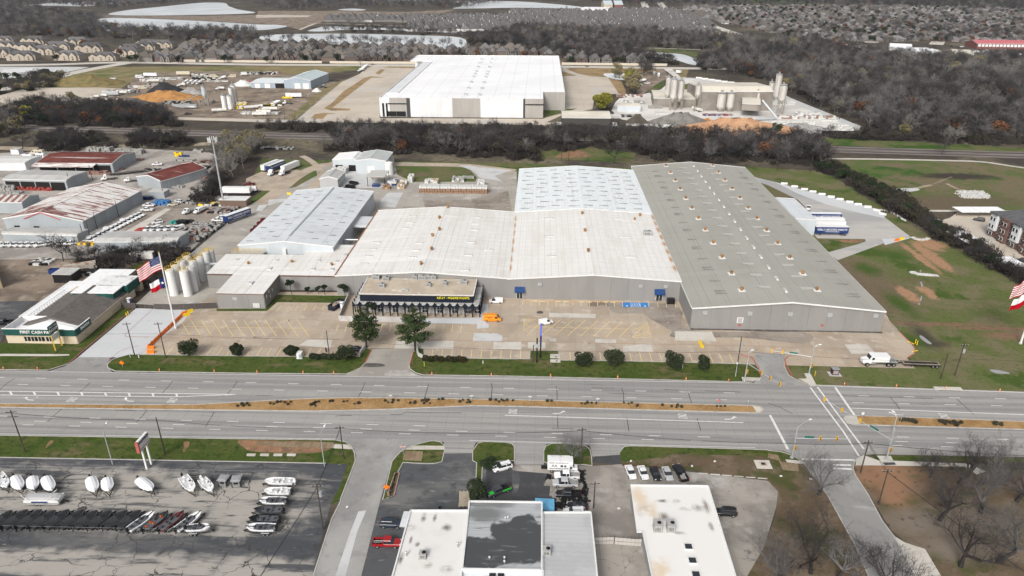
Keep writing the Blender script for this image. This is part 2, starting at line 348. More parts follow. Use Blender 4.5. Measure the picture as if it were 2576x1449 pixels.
# verges
vA=TP(0,2,-900,520,0,555,700,555,1220,200,1345,205,680,765,480,828,-900,810)
vB=GP(327.5,892,644,896.5,779,897.5,901.5,897.5,906.5,879.5,924,876,935,880,918,914,908,925,880,938,867,941,644,939.5,290,934,272,926,270,918,282,905,300,899)
vC=GP(1049,876.5,1066,877.5,1067,900,1288,903.5,1333,903.5,1334,882.5,1405,883,1405,906.5,1565,908.5,1900,916.5,1910,930,1914,950,1890,961.5,1288,946.5,1064,943.5,1045,938,1031,928,1029.5,918,1038,888)
for v in(vA,vB,vC):area('grass_verge',M_grass,.06,v)
area('field',M_field,.025,GP(1860,418,2052,430,2107,450,2182,500,2232,525,2307,575,2444,645,2576,725,3000,940,3100,1003,2576,987,2034,969,1999,953,1984,944.5,1972,920,2302,927,2220,780,1875,420))
kb=MB();kb.kerb(vB+[vB[0]]);kb.kerb(vC+[vC[0]]);kb.kerb(vA[3:]);kb.kerb(GP(1972,920,1984,944.5,1999,953,2034,968.5,2576,987,3000,1000));struct(kb.build('kerb',M_kerb))
area('sidewalk',M_slab,.075,TP(0,2,-600,660,695,668,700,680,560,688,-600,684))
area('sidewalk',M_slab,.08,TP(3,2,365,860,425,860,490,985,430,990,400,965,300,915,390,912));area('sidewalk',M_slab,.08,TP(2,2,2310,898,2505,905,2490,935,2320,938))
# south side
area('grass_verge',M_grass,.06,GP(-500,1084,0,1096,644,1105.5,839,1107.5,869,1112,884,1124,892,1140,894,1160,856,1258,829,1272,855,1225,874,1168,644,1162.5,0,1151,-500,1140))
area('boat_lot',M_boatlot,.035,GP(-700,1135,0,1151,644,1162.5,874,1168,870,1185,850,1240,830,1275,786,1449,740,1650,-900,1650))
area('side_street',M_street,.045,TP(1,3,820,66,870,95,960,150,1010,230,1005,300,855,690,760,880,575,1449,400,2000,950,2000,1060,1449,1250,690,1370,290,1450,200,1560,140,1700,100,1790,74))
area('street_patch',M_slab2,.052,TP(1,3,1030,800,1110,790,1020,1000,900,1449,800,1449,930,1060))
area('shop_lot',M_asph,.035,TP(1,3,1480,300,1700,320,1870,300,1880,220,2180,215,2180,300,2576,320,3400,345,3370,1800,900,2000,1060,1449,1250,690,1400,460))
area('rear_lot',M_conclot,.04,TP(2,3,0,330,780,345,1100,325,1150,335,1760,400,2576,480,2676,600,2660,750,2600,950,2450,1449,2400,2000,780,2000,790,800,400,800,400,640,0,700))
area('asphalt_patch',M_dkasph,.05,TP(2,3,160,535,385,545,370,705,130,705));area('asphalt_patch',M_asph,.05,TP(2,3,0,380,60,400,80,470,60,600,0,640))
area('asphalt_patch',M_dkasph,.05,TP(2,3,800,300,850,240,950,230,1060,236,1090,245,1095,328,810,308))
area('parking_strip',M_dkasph,.045,TP(1,3,2320,380,2576,390,2950,420,2820,700,2330,705,2300,600));
for p in((1,3,1890,70,2230,80,2200,130,2175,215,1885,218,1900,180,1890,120),(2,3,-60,85,400,90,340,130,320,330,20,330,20,150),(2,3,760,95,1180,110,1110,160,1085,230,810,250,790,160)):
 area('driveway',M_road,.055,TP(*p))
isl=[TP(1,3,1560,142,1740,95,1790,90,1860,105,1895,140,1898,182,1870,300,1800,318,1700,320,1480,308,1400,455,1350,655,1275,682,1320,500,1370,295,1450,205),
 TP(1,3,2235,115,2290,98,2500,105,2576,120,2600,150,2600,290,2400,300,2280,305,2270,500,2300,600,2210,560,2220,310,2180,290,2180,190),
 TP(2,3,320,190,340,145,400,118,500,118,650,128,740,140,785,180,800,250,805,340,720,330,420,340,320,300)]
for p in isl:area('grass_island',M_grass,.065,p)
kb=MB();[kb.kerb(p+[p[0]],.22,.12)for p in isl];kb.kerb(GP(-500,1084,0,1095.5,644,1105,839,1107,869,1112,884,1124,892,1140,894,1160,856,1258));kb.kerb(GP(-500,1140,0,1151,644,1162.5,820,1166));kb.kerb(TP(1,3,855,690,760,880,575,1449))
struct(kb.build('kerb',M_kerb))
area('sidewalk',M_slab,.08,TP(1,3,780,125,920,128,985,178,765,165));area('sidewalk',M_slab,.08,TP(1,3,1490,180,1560,138,1895,142,1897,180))
for i in range(4):area('stepping_slab',M_slab,.08,TP(1,3,45+135*(i-1),218,135+135*(i-1),220,125+135*(i-1),247,38+135*(i-1),245))
area('soil_patch',M_redsoil,.07,TP(1,3,-180,90,0,85,780,108,770,160,560,215,0,200,-120,160),True)
area('matting',M_sod,.075,TP(1,3,20,100,780,108,770,165,350,155,10,135));area('matting',M_sod,.075,TP(1,3,1500,192,1680,198,1665,295,1475,285))
area('soil_patch',M_redsoil,.07,TP(0,3,1850,105,1905,100,1900,140,1860,200,1840,190,1850,150),True);area('soil_patch',M_redsoil,.07,TP(0,3,500,95,540,90,510,135,470,160,460,155),True)
area('brown_verge',M_brown,.05,GP(1559,1137,1570,1124,1588,1122,1932,1131.75,1975,1138,1994.5,1144,2019.5,1162,2082,1247,2107,1287,2152,1374,2182,1449,2260,1650,1870,1650,1880,1449,1920,1380,1950,1300,1960,1240,1932,1210,1780,1192,1740,1182,1565,1172))
area('grass_verge',M_grass,.07,GP(1560,1137,1570,1125,1588,1123,1932,1133,1975,1139.5,1993,1145,2015,1164,1990,1160,1940,1148,1850,1146,1700,1143,1660,1151,1600,1158,1566,1160),True)
area('side_street',M_street,.06,TP(3,3,130,180,260,235,350,300,600,640,880,1150,1010,1449,1250,2100,1950,2100,1500,1449,1270,1060,1150,900,1000,620,880,440,855,370,870,300,930,240,1100,220))
area('driveway',M_slab,.07,TP(3,3,1270,1050,1380,1115,1580,1180,1740,1449,1950,1800,1700,1800,1480,1449))
area('oak_lot_ground',M_brown,.05,TP(3,3,870,330,1150,335,2576,380,3600,420,3600,2000,1900,2000,1740,1449,1580,1180,1380,1115,1240,990,1000,600,880,440))
area('grass_verge',M_grass,.06,TP(3,3,1040,232,2576,262,3400,285,3400,340,2576,310,1100,290))
area('sidewalk',M_slab,.08,TP(3,3,890,270,960,235,1040,262,1100,285,2000,320,2200,400,2100,430,1980,352,1150,340,880,338));area('sidewalk',M_slab,.085,TP(3,3,1090,240,1235,243,1260,288,1130,288));area('sidewalk',M_slab,.08,TP(3,3,170,278,330,290,380,322,200,318))
area('matting',M_sod,.08,TP(3,3,0,215,100,235,130,300,300,320,310,400,150,385,110,290,0,262));area('black_mat',M_dkasph,.1,TP(3,3,1150,310,1270,308,1290,332,1175,338))
kb=MB();kb.kerb(TP(3,3,1980,1700,1500,1449,1270,1055,1150,900,1000,620,880,440,855,370,870,300,930,245));kb.kerb(TP(3,3,0,188,130,200,250,240,350,300,600,640,880,1150,1010,1449));kb.kerb(GP(1559,1137,1570,1124,1588,1122,1932,1132));struct(kb.build('kerb',M_kerb))

# ------------------------------------------------------------------ paint store lots
area('store_lot',M_tanconc,.035,GP(480,770,560,735,1740,735,2220,775,2239.5,809.5,2292,864.5,2302,877,2299.5,889.5,2282,901,2302,927,1979.5,919.5,1900.5,916,1565.5,908,1405.5,906,1405,883,1334,882.5,1333,903,1066.5,899.5,1066.5,878,924,876,906,880,901,897,779,897,327.5,892,400,850))
area('new_drive',M_white,.05,TP(0,2,1370,205,1990,225,1900,260,1850,330,1530,580,1480,665,1310,668,1180,700,790,695))
area('drive_apron',M_street,.055,TP(0,2,790,695,1110,700,1075,780,1130,850,470,845,650,790,740,730))
area('entrance',M_yard,.055,TP(1,2,1120,612,1600,612,1545,780,1540,820,1600,865,1680,890,880,880,1000,835,1070,795,1095,755))
area('entrance_stain',M_dark,.062,TP(1,2,1060,775,1130,758,1270,765,1290,790,1100,798),True)
area('entrance',M_street,.055,GP(1900,888,1975,890,1971.5,919.5,1984,944.5,1999,953,2034,970,1893,965,1914,949.5,1913,937,1900,916))
area('stained_paving',M_stain,.045,TP(2,2,1030,185,1680,200,1790,425,2900,440,2950,560,2300,500,1640,500,1600,430,1420,330,1300,260,1050,255),True)
area('stained_paving',M_stain,.046,TP(2,2,760,140,1110,145,1115,192,760,186));area('stained_paving',M_stain,.046,TP(2,2,1380,150,1640,158,1650,200,1385,198))
area('wall_foot_shade_stain',M_dark,.06,[Vector(p)for p in((49.8,205.0,0),(60,205.3,0),(75,204.8,0),(90,205.4,0),(111,205.1,0),(111,206.3,0),(49.8,206.3,0))]);area('manhole_stain',M_dark,.05,TP(2,2,250,240,285,230,315,242,310,256,280,260,252,256),True)  # wall-foot strip paints in the shadow line under the wall along with soil stain
for p in((1,2,2195,455,2430,460,2480,482,2475,540,2180,535),(2,2,835,515,1045,520,1048,555,835,552),(2,2,1115,590,1285,570,1395,560,1422,645,1120,645)):area('concrete_slab',M_slab2 if p[0]==1 else M_slab,.055,TP(*p))
for p in((1,2,1420,525,1660,535,1990,530,1985,612,1390,610),(1,2,2390,545,2576,545,2668,540,2668,622,2385,618),(2,2,160,546,335,548,335,612,160,606),(2,2,380,510,445,510,447,542,382,540),
  (1,2,520,520,770,520,745,605,430,578),(2,2,370,250,420,252,845,262,840,302,372,295),(2,2,1640,435,2010,440,2060,540,1640,530),(3,2,770,570,990,565,1080,660,840,665)):
 area('concrete_slab',M_slab,.053,TP(*p))
area('sidewalk',M_white,.16,TP(1,2,1460,305,2200,305,2262,285,2280,160,2340,165,2318,360,2345,372,2340,405,2222,415,2222,366,1460,356))
area('patio_floor',M_tanconc,.17,TP(1,2,870,270,960,120,2260,120,2262,300,2200,305,870,320))
area('building_lawn',M_grass,.10,GP(668,777,690,742,878,745,870,763,697,761,672,783,545,783,545,777));area('sidewalk',M_tanconc,.14,GP(672,783,697,761,870,763,866,769,704,768,676,791,490,789,490,785))
area('building_lawn',M_grass,.07,TP(2,2,120,90,1500,105,1500,122,120,108))
mk=MB();mz=.075
def seg(a,b,w=.16):mk.strip([a,b],w,mz)
def rows(a0,b0,a1,b1,n,w=.17):
 for i in range(n):
  t=i/(n-1);p=[a0[j]+(a1[j]-a0[j])*t for j in(0,1)];q=[b0[j]+(b1[j]-b0[j])*t for j in(0,1)];seg(G(*p),G(*q),w)
rows((436,872),(420,891),(808,876.5),(796,897),16);rows((1089,879.5),(1086,899),(1310,882),(1309,902.5),10);rows((1433.5,884.5),(1434.5,905),(1834,890.7),(1845.5,913.7),17)
rows((453.7,805.7),(477.5,844),(746.5,804),(777.7,847),12);seg(G(467.5,821.5),G(761.5,826.5));rows((714,759.5),(696.5,783),(822,760.7),(810,780.7),6);seg(G(690,759),G(835,761),.16)
rows((851.5,816),(845,834.5),(1161.5,816),(1158,836),15);rows((1315,757),(1315,768),(1565.5,760),(1567,772.5),13);seg(G(1315,756),G(1565,759),.16)
rows((1410.5,804.5),(1363,843),(1627,812),(1590,849.5),8);seg(G(1333,822.5),G(1634,829.5))
for a,b in(((275,360),(150,480)),((240,316),(124,364)),((124,364),(180,395)),((180,395),(118,430)),((122,313),(118,430)),((122,313),(240,316)),((1360,350),(1405,500)),((1405,500),(1210,500)),((1395,420),(1210,500)),((1465,150),(1470,195)),((1548,152),(1558,198)),((1640,160),(1648,200)))+tuple(((124,322+12*i),(215-18*i,324+12*i))for i in range(4))+tuple(((1340-26*i,362+12*i),(1364+3*i,362+12*i))for i in range(5))+tuple(((1370-30*i,432+13*i),(1390+3*i,433+13*i))for i in range(5)):
 seg(T(2,2,*a),T(2,2,*b))
for i in range(9):seg(T(0,2,1450+14*i,662),T(0,2,1500+14*i,596+i),.1)
struct(mk.build('yellow_marking',M_yel))
area('blue_bay',M_blue,.075,TP(2,2,1110,145,1370,150,1380,195,1115,192))
mk=MB();mz=.085
for a,b in(((1195,147),(1200,193)),((1285,148),(1292,194)),((1110,145),(1115,192)),((1370,150),(1380,195))):seg(T(2,2,*a),T(2,2,*b),.15)
for i in range(5):seg(T(2,2,1205+17*i,192),T(2,2,1222+17*min(i,4),150),.14)
mk.strip(TP(2,2,1150,182,1165,182),.8,mz);mk.strip(TP(2,2,1330,184,1346,184),.8,mz)
# lane lines of the boulevard
yU1,yU2,yL1,yL2=G(207.5,954).y,G(187.5,970.3).y,G(232.5,1052).y,G(212.5,1072.5).y
yL3=G(1529,1093.75).y;xI0,xI1=G(1920,1000).x,G(2126,1030).x
LW=.2
xo=G(207.5,954).x
for k in range(-14,24):
 for y,o in((yU1,0),(yU2,-2.9)):
  x=xo+o+12.19*k
  if xI0-6<x<xI1-2:continue
  if k>-9 or y==yU1:mk.strip([(x-1.5,y),(x+1.5,y)],LW,.05)
 for y,o in((yL1,2.2),(yL2,-1),(yL3,1)):
  x=xo+o+12.19*k
  if xI0-12<x<xI1-2:continue
  if y==yL1 and x>G(1100,1050).x and x<xI0:continue
  mk.strip([(x-1.5,y),(x+1.5,y)],LW,.05)
seg(G(-600,923.5),G(1885,963.8),.15);seg(G(2060,971.5),G(3000,1002),.15);seg(G(-600,1082.5),G(850,1105),.15);seg(G(1180,1108.5),G(1900,1127),.15)
def lines(w,*p):mk.strip([G(p[i],p[i+1])for i in range(0,len(p),2)],w,.052)
lines(.3,-100,983,0,984.5,595,992.5);lines(.3,-100,992.5,0,993.7,430,998.7,595,993);rows((25,985),(30,993.7),(443,990.5),(446,997.5),8,.5)
lines(.28,1270,1045,1870,1063.5);lines(.28,2142,1027,2576,1043.5,2900,1055)
seg(G(2038,975),G(2122,1087),.45);seg(G(2122,1087),G(2160,1147),.45);seg(G(2056,974),G(2233-60,1130),.45);seg(G(2101,975),G(2150,1046),.6);seg(G(1937,1045),G(1982,1131),.65)
seg(T(3,3,340,275),T(3,3,870,285),.5);seg(T(3,3,660,333),T(3,3,835,336),.5);seg(T(3,3,650,368),T(3,3,840,376),.6)
def arrow(p,d=1):
 x,y=p.x,p.y
 mk.strip([(x-d*1.6,y-.5),(x-d*.2,y-.45),(x+d*.7,y-.1),(x+d*1.1,y+.35)],.32,.055)
 mk.poly([(x+d*.5,y+.35,.055),(x+d*1.9,y+.3,.055),(x+d*1.3,y+1.0,.055)][::d])
for p,d in((T(0,2,295,1118),-1),(T(0,2,1300,1130),-1),(T(2,2,470,1255),1),(T(2,2,2195,1312),1),(T(3,2,1290,1268),-1)):arrow(p,d)
struct(mk.build('white_marking',M_wht))
def flat_text(txt,name,m,parent=None,size=1.,loc=(0,0,0),rot=(0,0,0),ext=.0,sx=1,align='CENTER'):
 cu=bpy.data.curves.new('t','FONT');cu.body=txt;cu.size=size;cu.extrude=ext;cu.align_x=align;cu.align_y='CENTER';cu.offset=.012*size
 o=bpy.data.objects.new('t',cu);C.objects.link(o);dg=bpy.context.evaluated_depsgraph_get();me=bpy.data.meshes.new_from_object(o.evaluated_get(dg))
 bpy.data.objects.remove(o);me.name=name;me.materials.clear();me.materials.append(m)
 r=link(name,me,parent,loc);r.rotation_euler=rot;r.scale=(sx,1,1);return r
def scribble(m,t,loc,rz,w,h,seed=1):  # a line of lettering too small to read in the photograph
 r_=random.Random(seed);b=MB();x=-w/2
 while x<w/2:k=h*r_.uniform(.35,.6);b.box(x+k/2,0,-h/2*r_.uniform(.6,1),k,.03,h*r_.uniform(.6,1));x+=k*(1.35 if r_.random()<.85 else 2.2)
 o=b.build('lettering',m,t,loc=loc);o.rotation_euler.z=rz;o['kind']='stuff'
for p,rz in((T(0,2,730,1124),90),(T(0,2,1738,1134),90),(T(2,2,5,1245),-90),(T(2,2,1712,1292),-90),(T(3,2,1772,1287),90)):
 struct(flat_text('ONLY','road_lettering',M_wht,None,3.2,(p.x,p.y,.058),(0,0,R(rz)),sx=.27))
mk=MB();mz=.074
for a in(GP(315,847,644,852,1288,859,1932,872,2260,884),GP(440,871.5,900,876.5),GP(1066,877,1405,882,1900,890)):mk.strip(a,.13,mz)
mk.strip(TP(0,2,1540,212,1260,470,1258,486,1275,492,1500,497),.18,mz);mk.strip(TP(0,2,1075,785,1110,715,1200,640,1300,600,1400,586),.2,mz)
struct(mk.build('red_marking',M_redl))
mk=MB();mk.kerb(TP(1,2,1150,610,1165,622,1098,755),.28,.17);mk.kerb(TP(1,2,1585,640,1545,778),.28,.17);mk.kerb(TP(3,2,240,880,180,770,170,720,200,690),.28,.17);mk.kerb(TP(2,2,2300,670,2420,710,2480,800,2505,900),.28,.17);mk.kerb(TP(3,2,1320,440,1450,570,1480,615,1470,665,1400,705),.25,.17)
mk.kerb(TP(0,2,1345,205,680,765),.2,.18)
struct(mk.build('red_kerb',M_redk))
for p in((0,2,150,910,70,960,0,1020),(0,2,908,952,850,1010,782,1058),(0,2,1735,940,1690,1000,1620,1068),(0,2,2390,938,2340,1010,2285,1072),(1,2,1097,952,1065,1030,1030,1098),(1,2,1735,965,1722,1020,1697,1102),(1,2,2367,955,2376,1010,2367,1112),
  (2,2,443,988,452,1040,454,1125),(2,2,1102,1003,1120,1060,1124,1145),(2,2,1766,1035,1785,1090,1810,1168),(0,2,625,1215,560,1270,480,1345),(0,2,1480,1230,1430,1290,1370,1355),(0,2,2155,1250,2120,1310,2068,1400),(2,2,458,1280,462,1413),(2,2,1155,1305,1178,1445),(2,2,1863,1313,1900,1440),(3,2,1230,1100,1290,1170,1330,1230),(3,2,1900,1120,2070,1270),(0,2,1150,1228,1260,1232,1360,1236),(1,2,800,1290,880,1284,965,1284),(1,2,1350,1273,1460,1275,1510,1250,1700,1256,2070,1257),(2,2,400,1412,620,1420),(2,2,800,1005,1035,1010),(2,2,1530,1024,1680,1029),(2,2,1940,1035,2300,1048),(3,2,700,1085,1200,1100,1660,1115),(1,2,0,1085,165,1086),(3,2,0,1160,120,1200,250,1270)):
 struct(MB().strip(TP(*p),.22,.04).build('tar_joint',M_dark))

# ------------------------------------------------------------------ north yards
area('lawn',M_grass2,.02,GP(585,398,800,402,1300,410,1610,424,1620,445,960,560,700,560,600,500,560,470))
area('yard',M_yard,.035,GP(342,765,480,638,620,520,690,482,745,470,800,440,815,415,850,400,990,398,1000,440,1040,458,1196,457,1200,447,1175,418,1240,421,1300,432,1300,545,900,650,700,700,560,800,480,790,470,772))
area('bluish_paving',M_slab2,.05,TP(1,1,1330,490,1480,490,1400,640,1240,620,1260,560));area('bluish_paving',M_slab2,.05,TP(1,1,130,560,300,550,310,570,120,620));area('bluish_paving',M_slab2,.05,TP(1,1,30,615,120,608,60,675,0,670));area('bluish_paving',M_slab2,.05,TP(1,1,2040,215,2100,215,2576,265,2400,320,2470,375,2250,340,2200,280))
area('powder_spill',M_slab2,.052,TP(1,1,930,250,1110,270,1130,330,1280,400,1250,440,900,430,900,340),True);area('dark_paving',M_stain,.048,TP(1,1,1680,560,2150,560,2540,470,2576,690,1700,640))
lane('track',M_tanconc,.05,8,TP(1,1,60,600,250,450,420,320,620,228,800,205,1370,203,1600,205,2000,212,2300,238,2600,275))
area('trailer_park',M_tanconc,.045,TP(1,1,-100,350,90,262,330,255,440,262,450,275,240,440,190,470,-100,470))
lane('path',M_tanconc,.04,4,TP(1,1,560,450,640,360,650,290,600,210,520,150,460,120))
area('dock_yard',M_dock,.04,TP(3,1,-150,330,0,365,60,380,1090,655,1170,735,1450,945,1178,1018,1165,1000,700,1170,560,1060,610,1088,900,1010,985,980,975,958,500,950,250,690,380,640,300,560,0,415,-150,370))
area('new_paving',M_white,.055,TP(3,1,60,380,400,480,1095,655,1180,735,1160,745,900,690,590,610,300,500));area('new_paving',M_white,.055,TP(3,1,1145,955,1430,945,1178,1018,1165,990))
area('soil_patch',M_redsoil,.045,TP(3,1,720,965,900,960,965,970,880,995,740,985),True)
area('basin_lawn',M_basin,.02,GP(2070,399,2280,402,2440,407,2576,421,3000,455,3000,545,2576,531,2400,532,2290,527,2232,502,2180,467,2107,427))
lane('path',M_slab,.045,3,TP(3,1,740,290,565,175,565,150,620,148,1130,153,1700,165,2150,180,2576,240,3400,330));lane('path',M_slab,.045,2.6,TP(3,1,1160,500,1350,590,1440,630,1560,670,2260,675,3400,700))
area('rock_bed',M_slab2,.05,TP(3,1,1290,450,1480,445,1520,465,1380,485,1300,470),True);area('rock_bed',M_slab2,.05,TP(3,1,1950,480,2130,480,2135,535,1970,540),True);lane('path',M_track,.045,2.4,TP(3,1,1430,458,1640,412));lane('path',M_dirt,.04,1.2,TP(3,1,1640,412,1850,330));lane('path',M_track,.045,2,TP(3,1,1800,398,1900,450,2010,470))
area('apartment_lot',M_apron,.035,GP(2340,562,2390,548,2410,534,2576,534,3000,565,3000,890,2700,765,2576,705,2444,637))
area('puddle',M_puddle,.04,TP(3,2,2230,822,2330,830,2430,855,2410,864,2290,858),True);area('puddle',M_puddle,.04,TP(3,2,1525,478,1560,490,1645,558,1620,565,1570,535,1530,500),True)
for p in((1530,1390,1545,1385,1560,1430,1548,1445),(1525,1270,1545,1265,1535,1300)):area('puddle',M_puddle,.04,TP(3,1,*p))
area('puddle',M_puddle,.04,TP(3,2,1545,75,1552,80,1545,120,1525,138,1530,110));area('puddle',M_puddle,.04,TP(3,2,1510,155,1530,150,1525,172,1512,172))
# west: industrial yards
area('gravel_yard',M_gravel,.03,GP(-500,380,0,385,160,378,310,372,530,383,555,400,530,430,520,470,560,500,590,525,470,640,380,640,250,650,100,652,-500,660))
area('yard_asphalt',M_stain,.04,TP(0,1,1560,600,2300,600,2280,740,1850,1000,1350,900,1200,850));area('yard_paving',M_slab,.045,TP(0,1,1660,650,1720,655,1350,905,1220,905))
area('dirt_yard',M_dirt,.025,GP(-500,660,100,652,340,655,400,660,340,740,300,760,322,745,100,800,-500,800));area('pawn_lot',M_asph,.04,TP(0,2,-900,140,560,130,560,150,330,215,60,430,0,555,-900,600));area('grass_patch',M_grass,.04,TP(0,1,1200,1300,1500,1170,1700,1190,1500,1280,1300,1380),True)
lane('track',M_track,.03,9,GP(-300,366,0,372,130,375,300,368,430,365,520,362,640,358));area('shrub_strip',M_leaf,.02,GP(470,640,600,525,660,480,640,440,660,395,590,398,520,430,560,500,300,700,340,762))
# railway
rl=GP(-300,309,80,318,644,336,1400,354.5,2040,370.5,2576,387,3000,400)
def off(pts,d):return[Vector((p.x,p.y+d,0))for p in pts]
lane('rail_ballast',M_ballast,.04,17,off(rl,-4));tr=MB();M_rail=mat('rail_steel',(.10,.085,.08),.5,metal=.3);M_tie=mat('rail_tie',(.09,.075,.065),.9)
for d in(0,-8):
 q=off(rl,d);tr.strip(q,2.6,.07,1)
 for e in(-.72,.72):tr.kerb(off(q,e),.12,.22,.07,0)
tag(tr.build('rail_track',[M_rail,M_tie]),'pair of parallel railway tracks crossing behind the warehouses','railway')
# far: plant yards, new warehouse apron, batch yard
area('plant_lot',M_apron,.03,TP(0,0,-600,1000,0,960,280,885,1000,880,1330,900,1250,950,1000,1010,760,1080,0,1112,-600,1115));area('dirt_yard',M_dirt,.03,GP(340,186,560,178,644,180,720,186,840,205,880,214,900,222,720,303,440,293,330,268,250,258,320,225))
area('dry_field',M_dry,.02,GP(100,215,175,190,260,168,644,166.5,930,166.5,905,176,860,180,720,189,340,200,300,225,150,235));area('car_park',M_slab2,.03,GP(-200,168,170,168,225,169,170,181,0,182,-200,184))
lane('road',M_slab,.05,16,GP(-250,165,0,164,150,162,322,157,644,162.5,1050,164.5,1398,167.5,1663,171,1830,173));lane('road',M_slab,.055,16,GP(330,157,240,172,175,186,100,205,0,226,-150,250));lane('road',M_apron,.05,14,GP(-300,280,0,284,60,286));lane('road',M_apron,.05,10,GP(440,298,560,301,720,305,1000,306,1400,312,1500,318))
area('apron',M_apron,.035,GP(700,306,745,302,860,206,905,186,922,170,940,166,1060,167,1060,190,960,250,955,297,1365,299,1420,280,1410,200,1398,172,1414,168,1450,175,1480,184,1530,194,1557,236,1515,238,1495,250,1490,275,1425,285,1365,312,1000,308))
for p in((680,1090,750,1050,880,920,1080,790,1150,768,1320,780,1160,782,770,1085,950,1095,940,1112,760,1115),(550,1190,590,1150,690,1135,810,1145,720,1150,670,1200),(1200,740,1250,700,1300,700,1245,750),(1280,680,1340,668,1600,672,1610,688)):area('mulch_bed',M_tan,.05,TP(1,0,*p))
area('mulch_strip',M_dry,.045,TP(1,0,290,1210,700,880,1030,738,900,800,640,985,390,1205));area('mulch_bed',M_tan,.05,TP(2,0,530,690,900,685,1400,690,1500,700,1400,720,1000,760,930,745,960,778,790,768,660,740));area('mulch_bed',M_tan,.05,TP(2,0,480,722,520,720,655,762,490,765));area('mulch_bed',M_tan,.05,TP(2,0,970,785,1100,820,1140,900,1150,960,1040,955,1075,945))
area('lawn',M_grass2,.05,TP(2,0,320,1110,540,1105,560,1095,660,1092,500,1140,325,1185));area('mud_yard',M_dirt,.04,TP(2,0,1200,800,1400,700,1520,690,1590,780,1480,830,1300,960,1200,900));area('lawn',M_grass2,.05,TP(2,0,1370,900,1530,820,1520,870,1390,945));area('dry_field',M_dry,.04,TP(2,0,1610,695,1780,698,1750,780,1700,778))
area('batch_yard',M_plant,.045,TP(2,0,1000,1110,1040,1030,1080,990,1280,960,1500,900,1545,860,1625,770,1520,690,1610,695,1700,780,1900,790,2576,895,2706,970,3476,1270,3440,1315,3070,1345,2576,1335,2300,1330,1900,1300,1500,1290,1100,1200));lane('path',M_slab2,.06,9,TP(2,0,1700,785,1900,800,2576,905,2750,985,3460,1275))
area('lawn',M_grass2,.05,TP(2,0,1700,850,1820,840,1930,860,1900,900,1700,900));area('rail_verge',M_grass2,.02,GP(1340,398,1340,375,1480,370,1600,385,1590,410));area('lawn',M_grass2,.018,GP(2050,345,2576,372,3000,385,3000,400,2576,385,2040,363))
area('soil_patch',M_redsoil,.03,TP(1,1,820,100,1000,10,1300,0,1310,30,1200,60,1000,110),True);area('soil_patch',M_redsoil,.03,TP(2,1,430,130,600,60,700,70,800,120,600,140),True)
# ponds
W=[(0,0,1090,140,1300,100,1700,60,2000,30,2250,28,2300,60,2400,95,2570,125,2400,140,1960,150,1700,155,1250,155),(0,0,950,210,1080,180,1400,185,2000,210,2576,245,2780,250,2890,265,2730,295,2500,305,2000,300,1400,300,1200,300,1060,322,1020,260),
 (0,0,240,58,390,42,700,15,1000,5,1100,-6,1400,-14,1470,-2,1250,25,1000,50,840,64,560,58),(1,0,40,368,150,350,400,342,900,338,1500,352,2060,378,2050,490,1600,480,1000,458,600,432,100,405),(1,0,520,312,620,282,700,268,1000,272,1600,295,2000,310,1950,328,1300,302,900,300,700,316),
 (1,0,2000,88,2070,62,2050,35,2020,8,2576,12,2976,38,3276,70,3176,84,2576,78),(1,0,960,0,1300,-8,1900,-8,1650,10,1300,14),(2,0,1270,530,1400,524,1700,545,1850,588,2060,610,2050,642,1900,657,1780,645,1600,590,1350,565),(2,0,920,745,1000,738,1280,743,1290,790,1080,803,960,775),(1,0,820,98,960,85,1110,98,1000,108),(2,0,2100,530,2200,520,2400,540,2350,550)]
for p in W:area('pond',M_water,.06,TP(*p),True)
area('embankment',M_dirt,.05,TP(0,0,1000,160,1090,155,1300,160,1960,160,2576,150,2900,200,2576,240,2000,205,1400,178,1080,170));area('embankment',M_dirt,.05,TP(1,0,20,110,800,110,1500,120,2000,95,1900,130,1200,180,700,210,450,300,300,262,0,232));lane('path',M_slab,.07,5,TP(1,0,440,300,560,250,640,235,1000,245,1500,262,2200,280));area('sand_flat',M_apron,.06,TP(1,0,0,150,300,150,560,155,520,172,200,175,0,180))
area('meadow',M_grass2,.04,TP(2,0,1250,480,1700,500,1950,540,2100,580,1900,590,1700,545,1400,515));lane('path',M_slab,.06,5,TP(2,0,500,430,800,440,1100,465,1300,480,1600,490,1900,500));area('far_field',mat('far_green_field',(.07,.11,.035),.9),.06,TP(2,0,2250,0,2900,5,3000,35,2576,30,2300,20))
# ------------------------------------------------------------------ building materials
def ribwall(name,c,w=.6,d=.86,**k):return mat(name,c,.55,[('n',tuple(v*.88 for v in c),.12,.42,.65,(1,1,.3)),('g',tuple(v*d for v in c),w,0,w*.22)],**k)
W_grey=ribwall('grey_rib_wall',(.25,.243,.235));W_blue=ribwall('pale_blue_wall',(.50,.54,.565));W_cream=ribwall('cream_wall',(.55,.47,.33));W_trim=paint('white_trim',(.66,.66,.65));W_brn=paint('brown_trim',(.16,.11,.085));W_dkgrey=paint('dark_grey_panel',(.06,.06,.062))
W_grey2=ribwall('galvanised_wall',(.34,.37,.39),1.0);W_white=ribwall('white_wall',(.66,.67,.68),2.2,.93);W_greige=ribwall('greige_panel',(.36,.34,.315),3,.93)
def roofm(name,c,stain,sx,sy,joint,amt=.55,sc_=.12,extra=()):return mat(name,c,.6,[('n',stain,sc_,.46,.66,(1.5,.35,1)),('n',tuple(v*.82 for v in stain),.9,.62,.72,(1.2,.25,1)),('t',tuple(v*.93 for v in c),sx,sy,.5),('n',tuple(v*.9 for v in c),.5,.45,.7,(.3,2.5,1)),('g',joint,sx*1.6,0,.22),('g',joint,0,sy*.75,.2)]+list(extra))
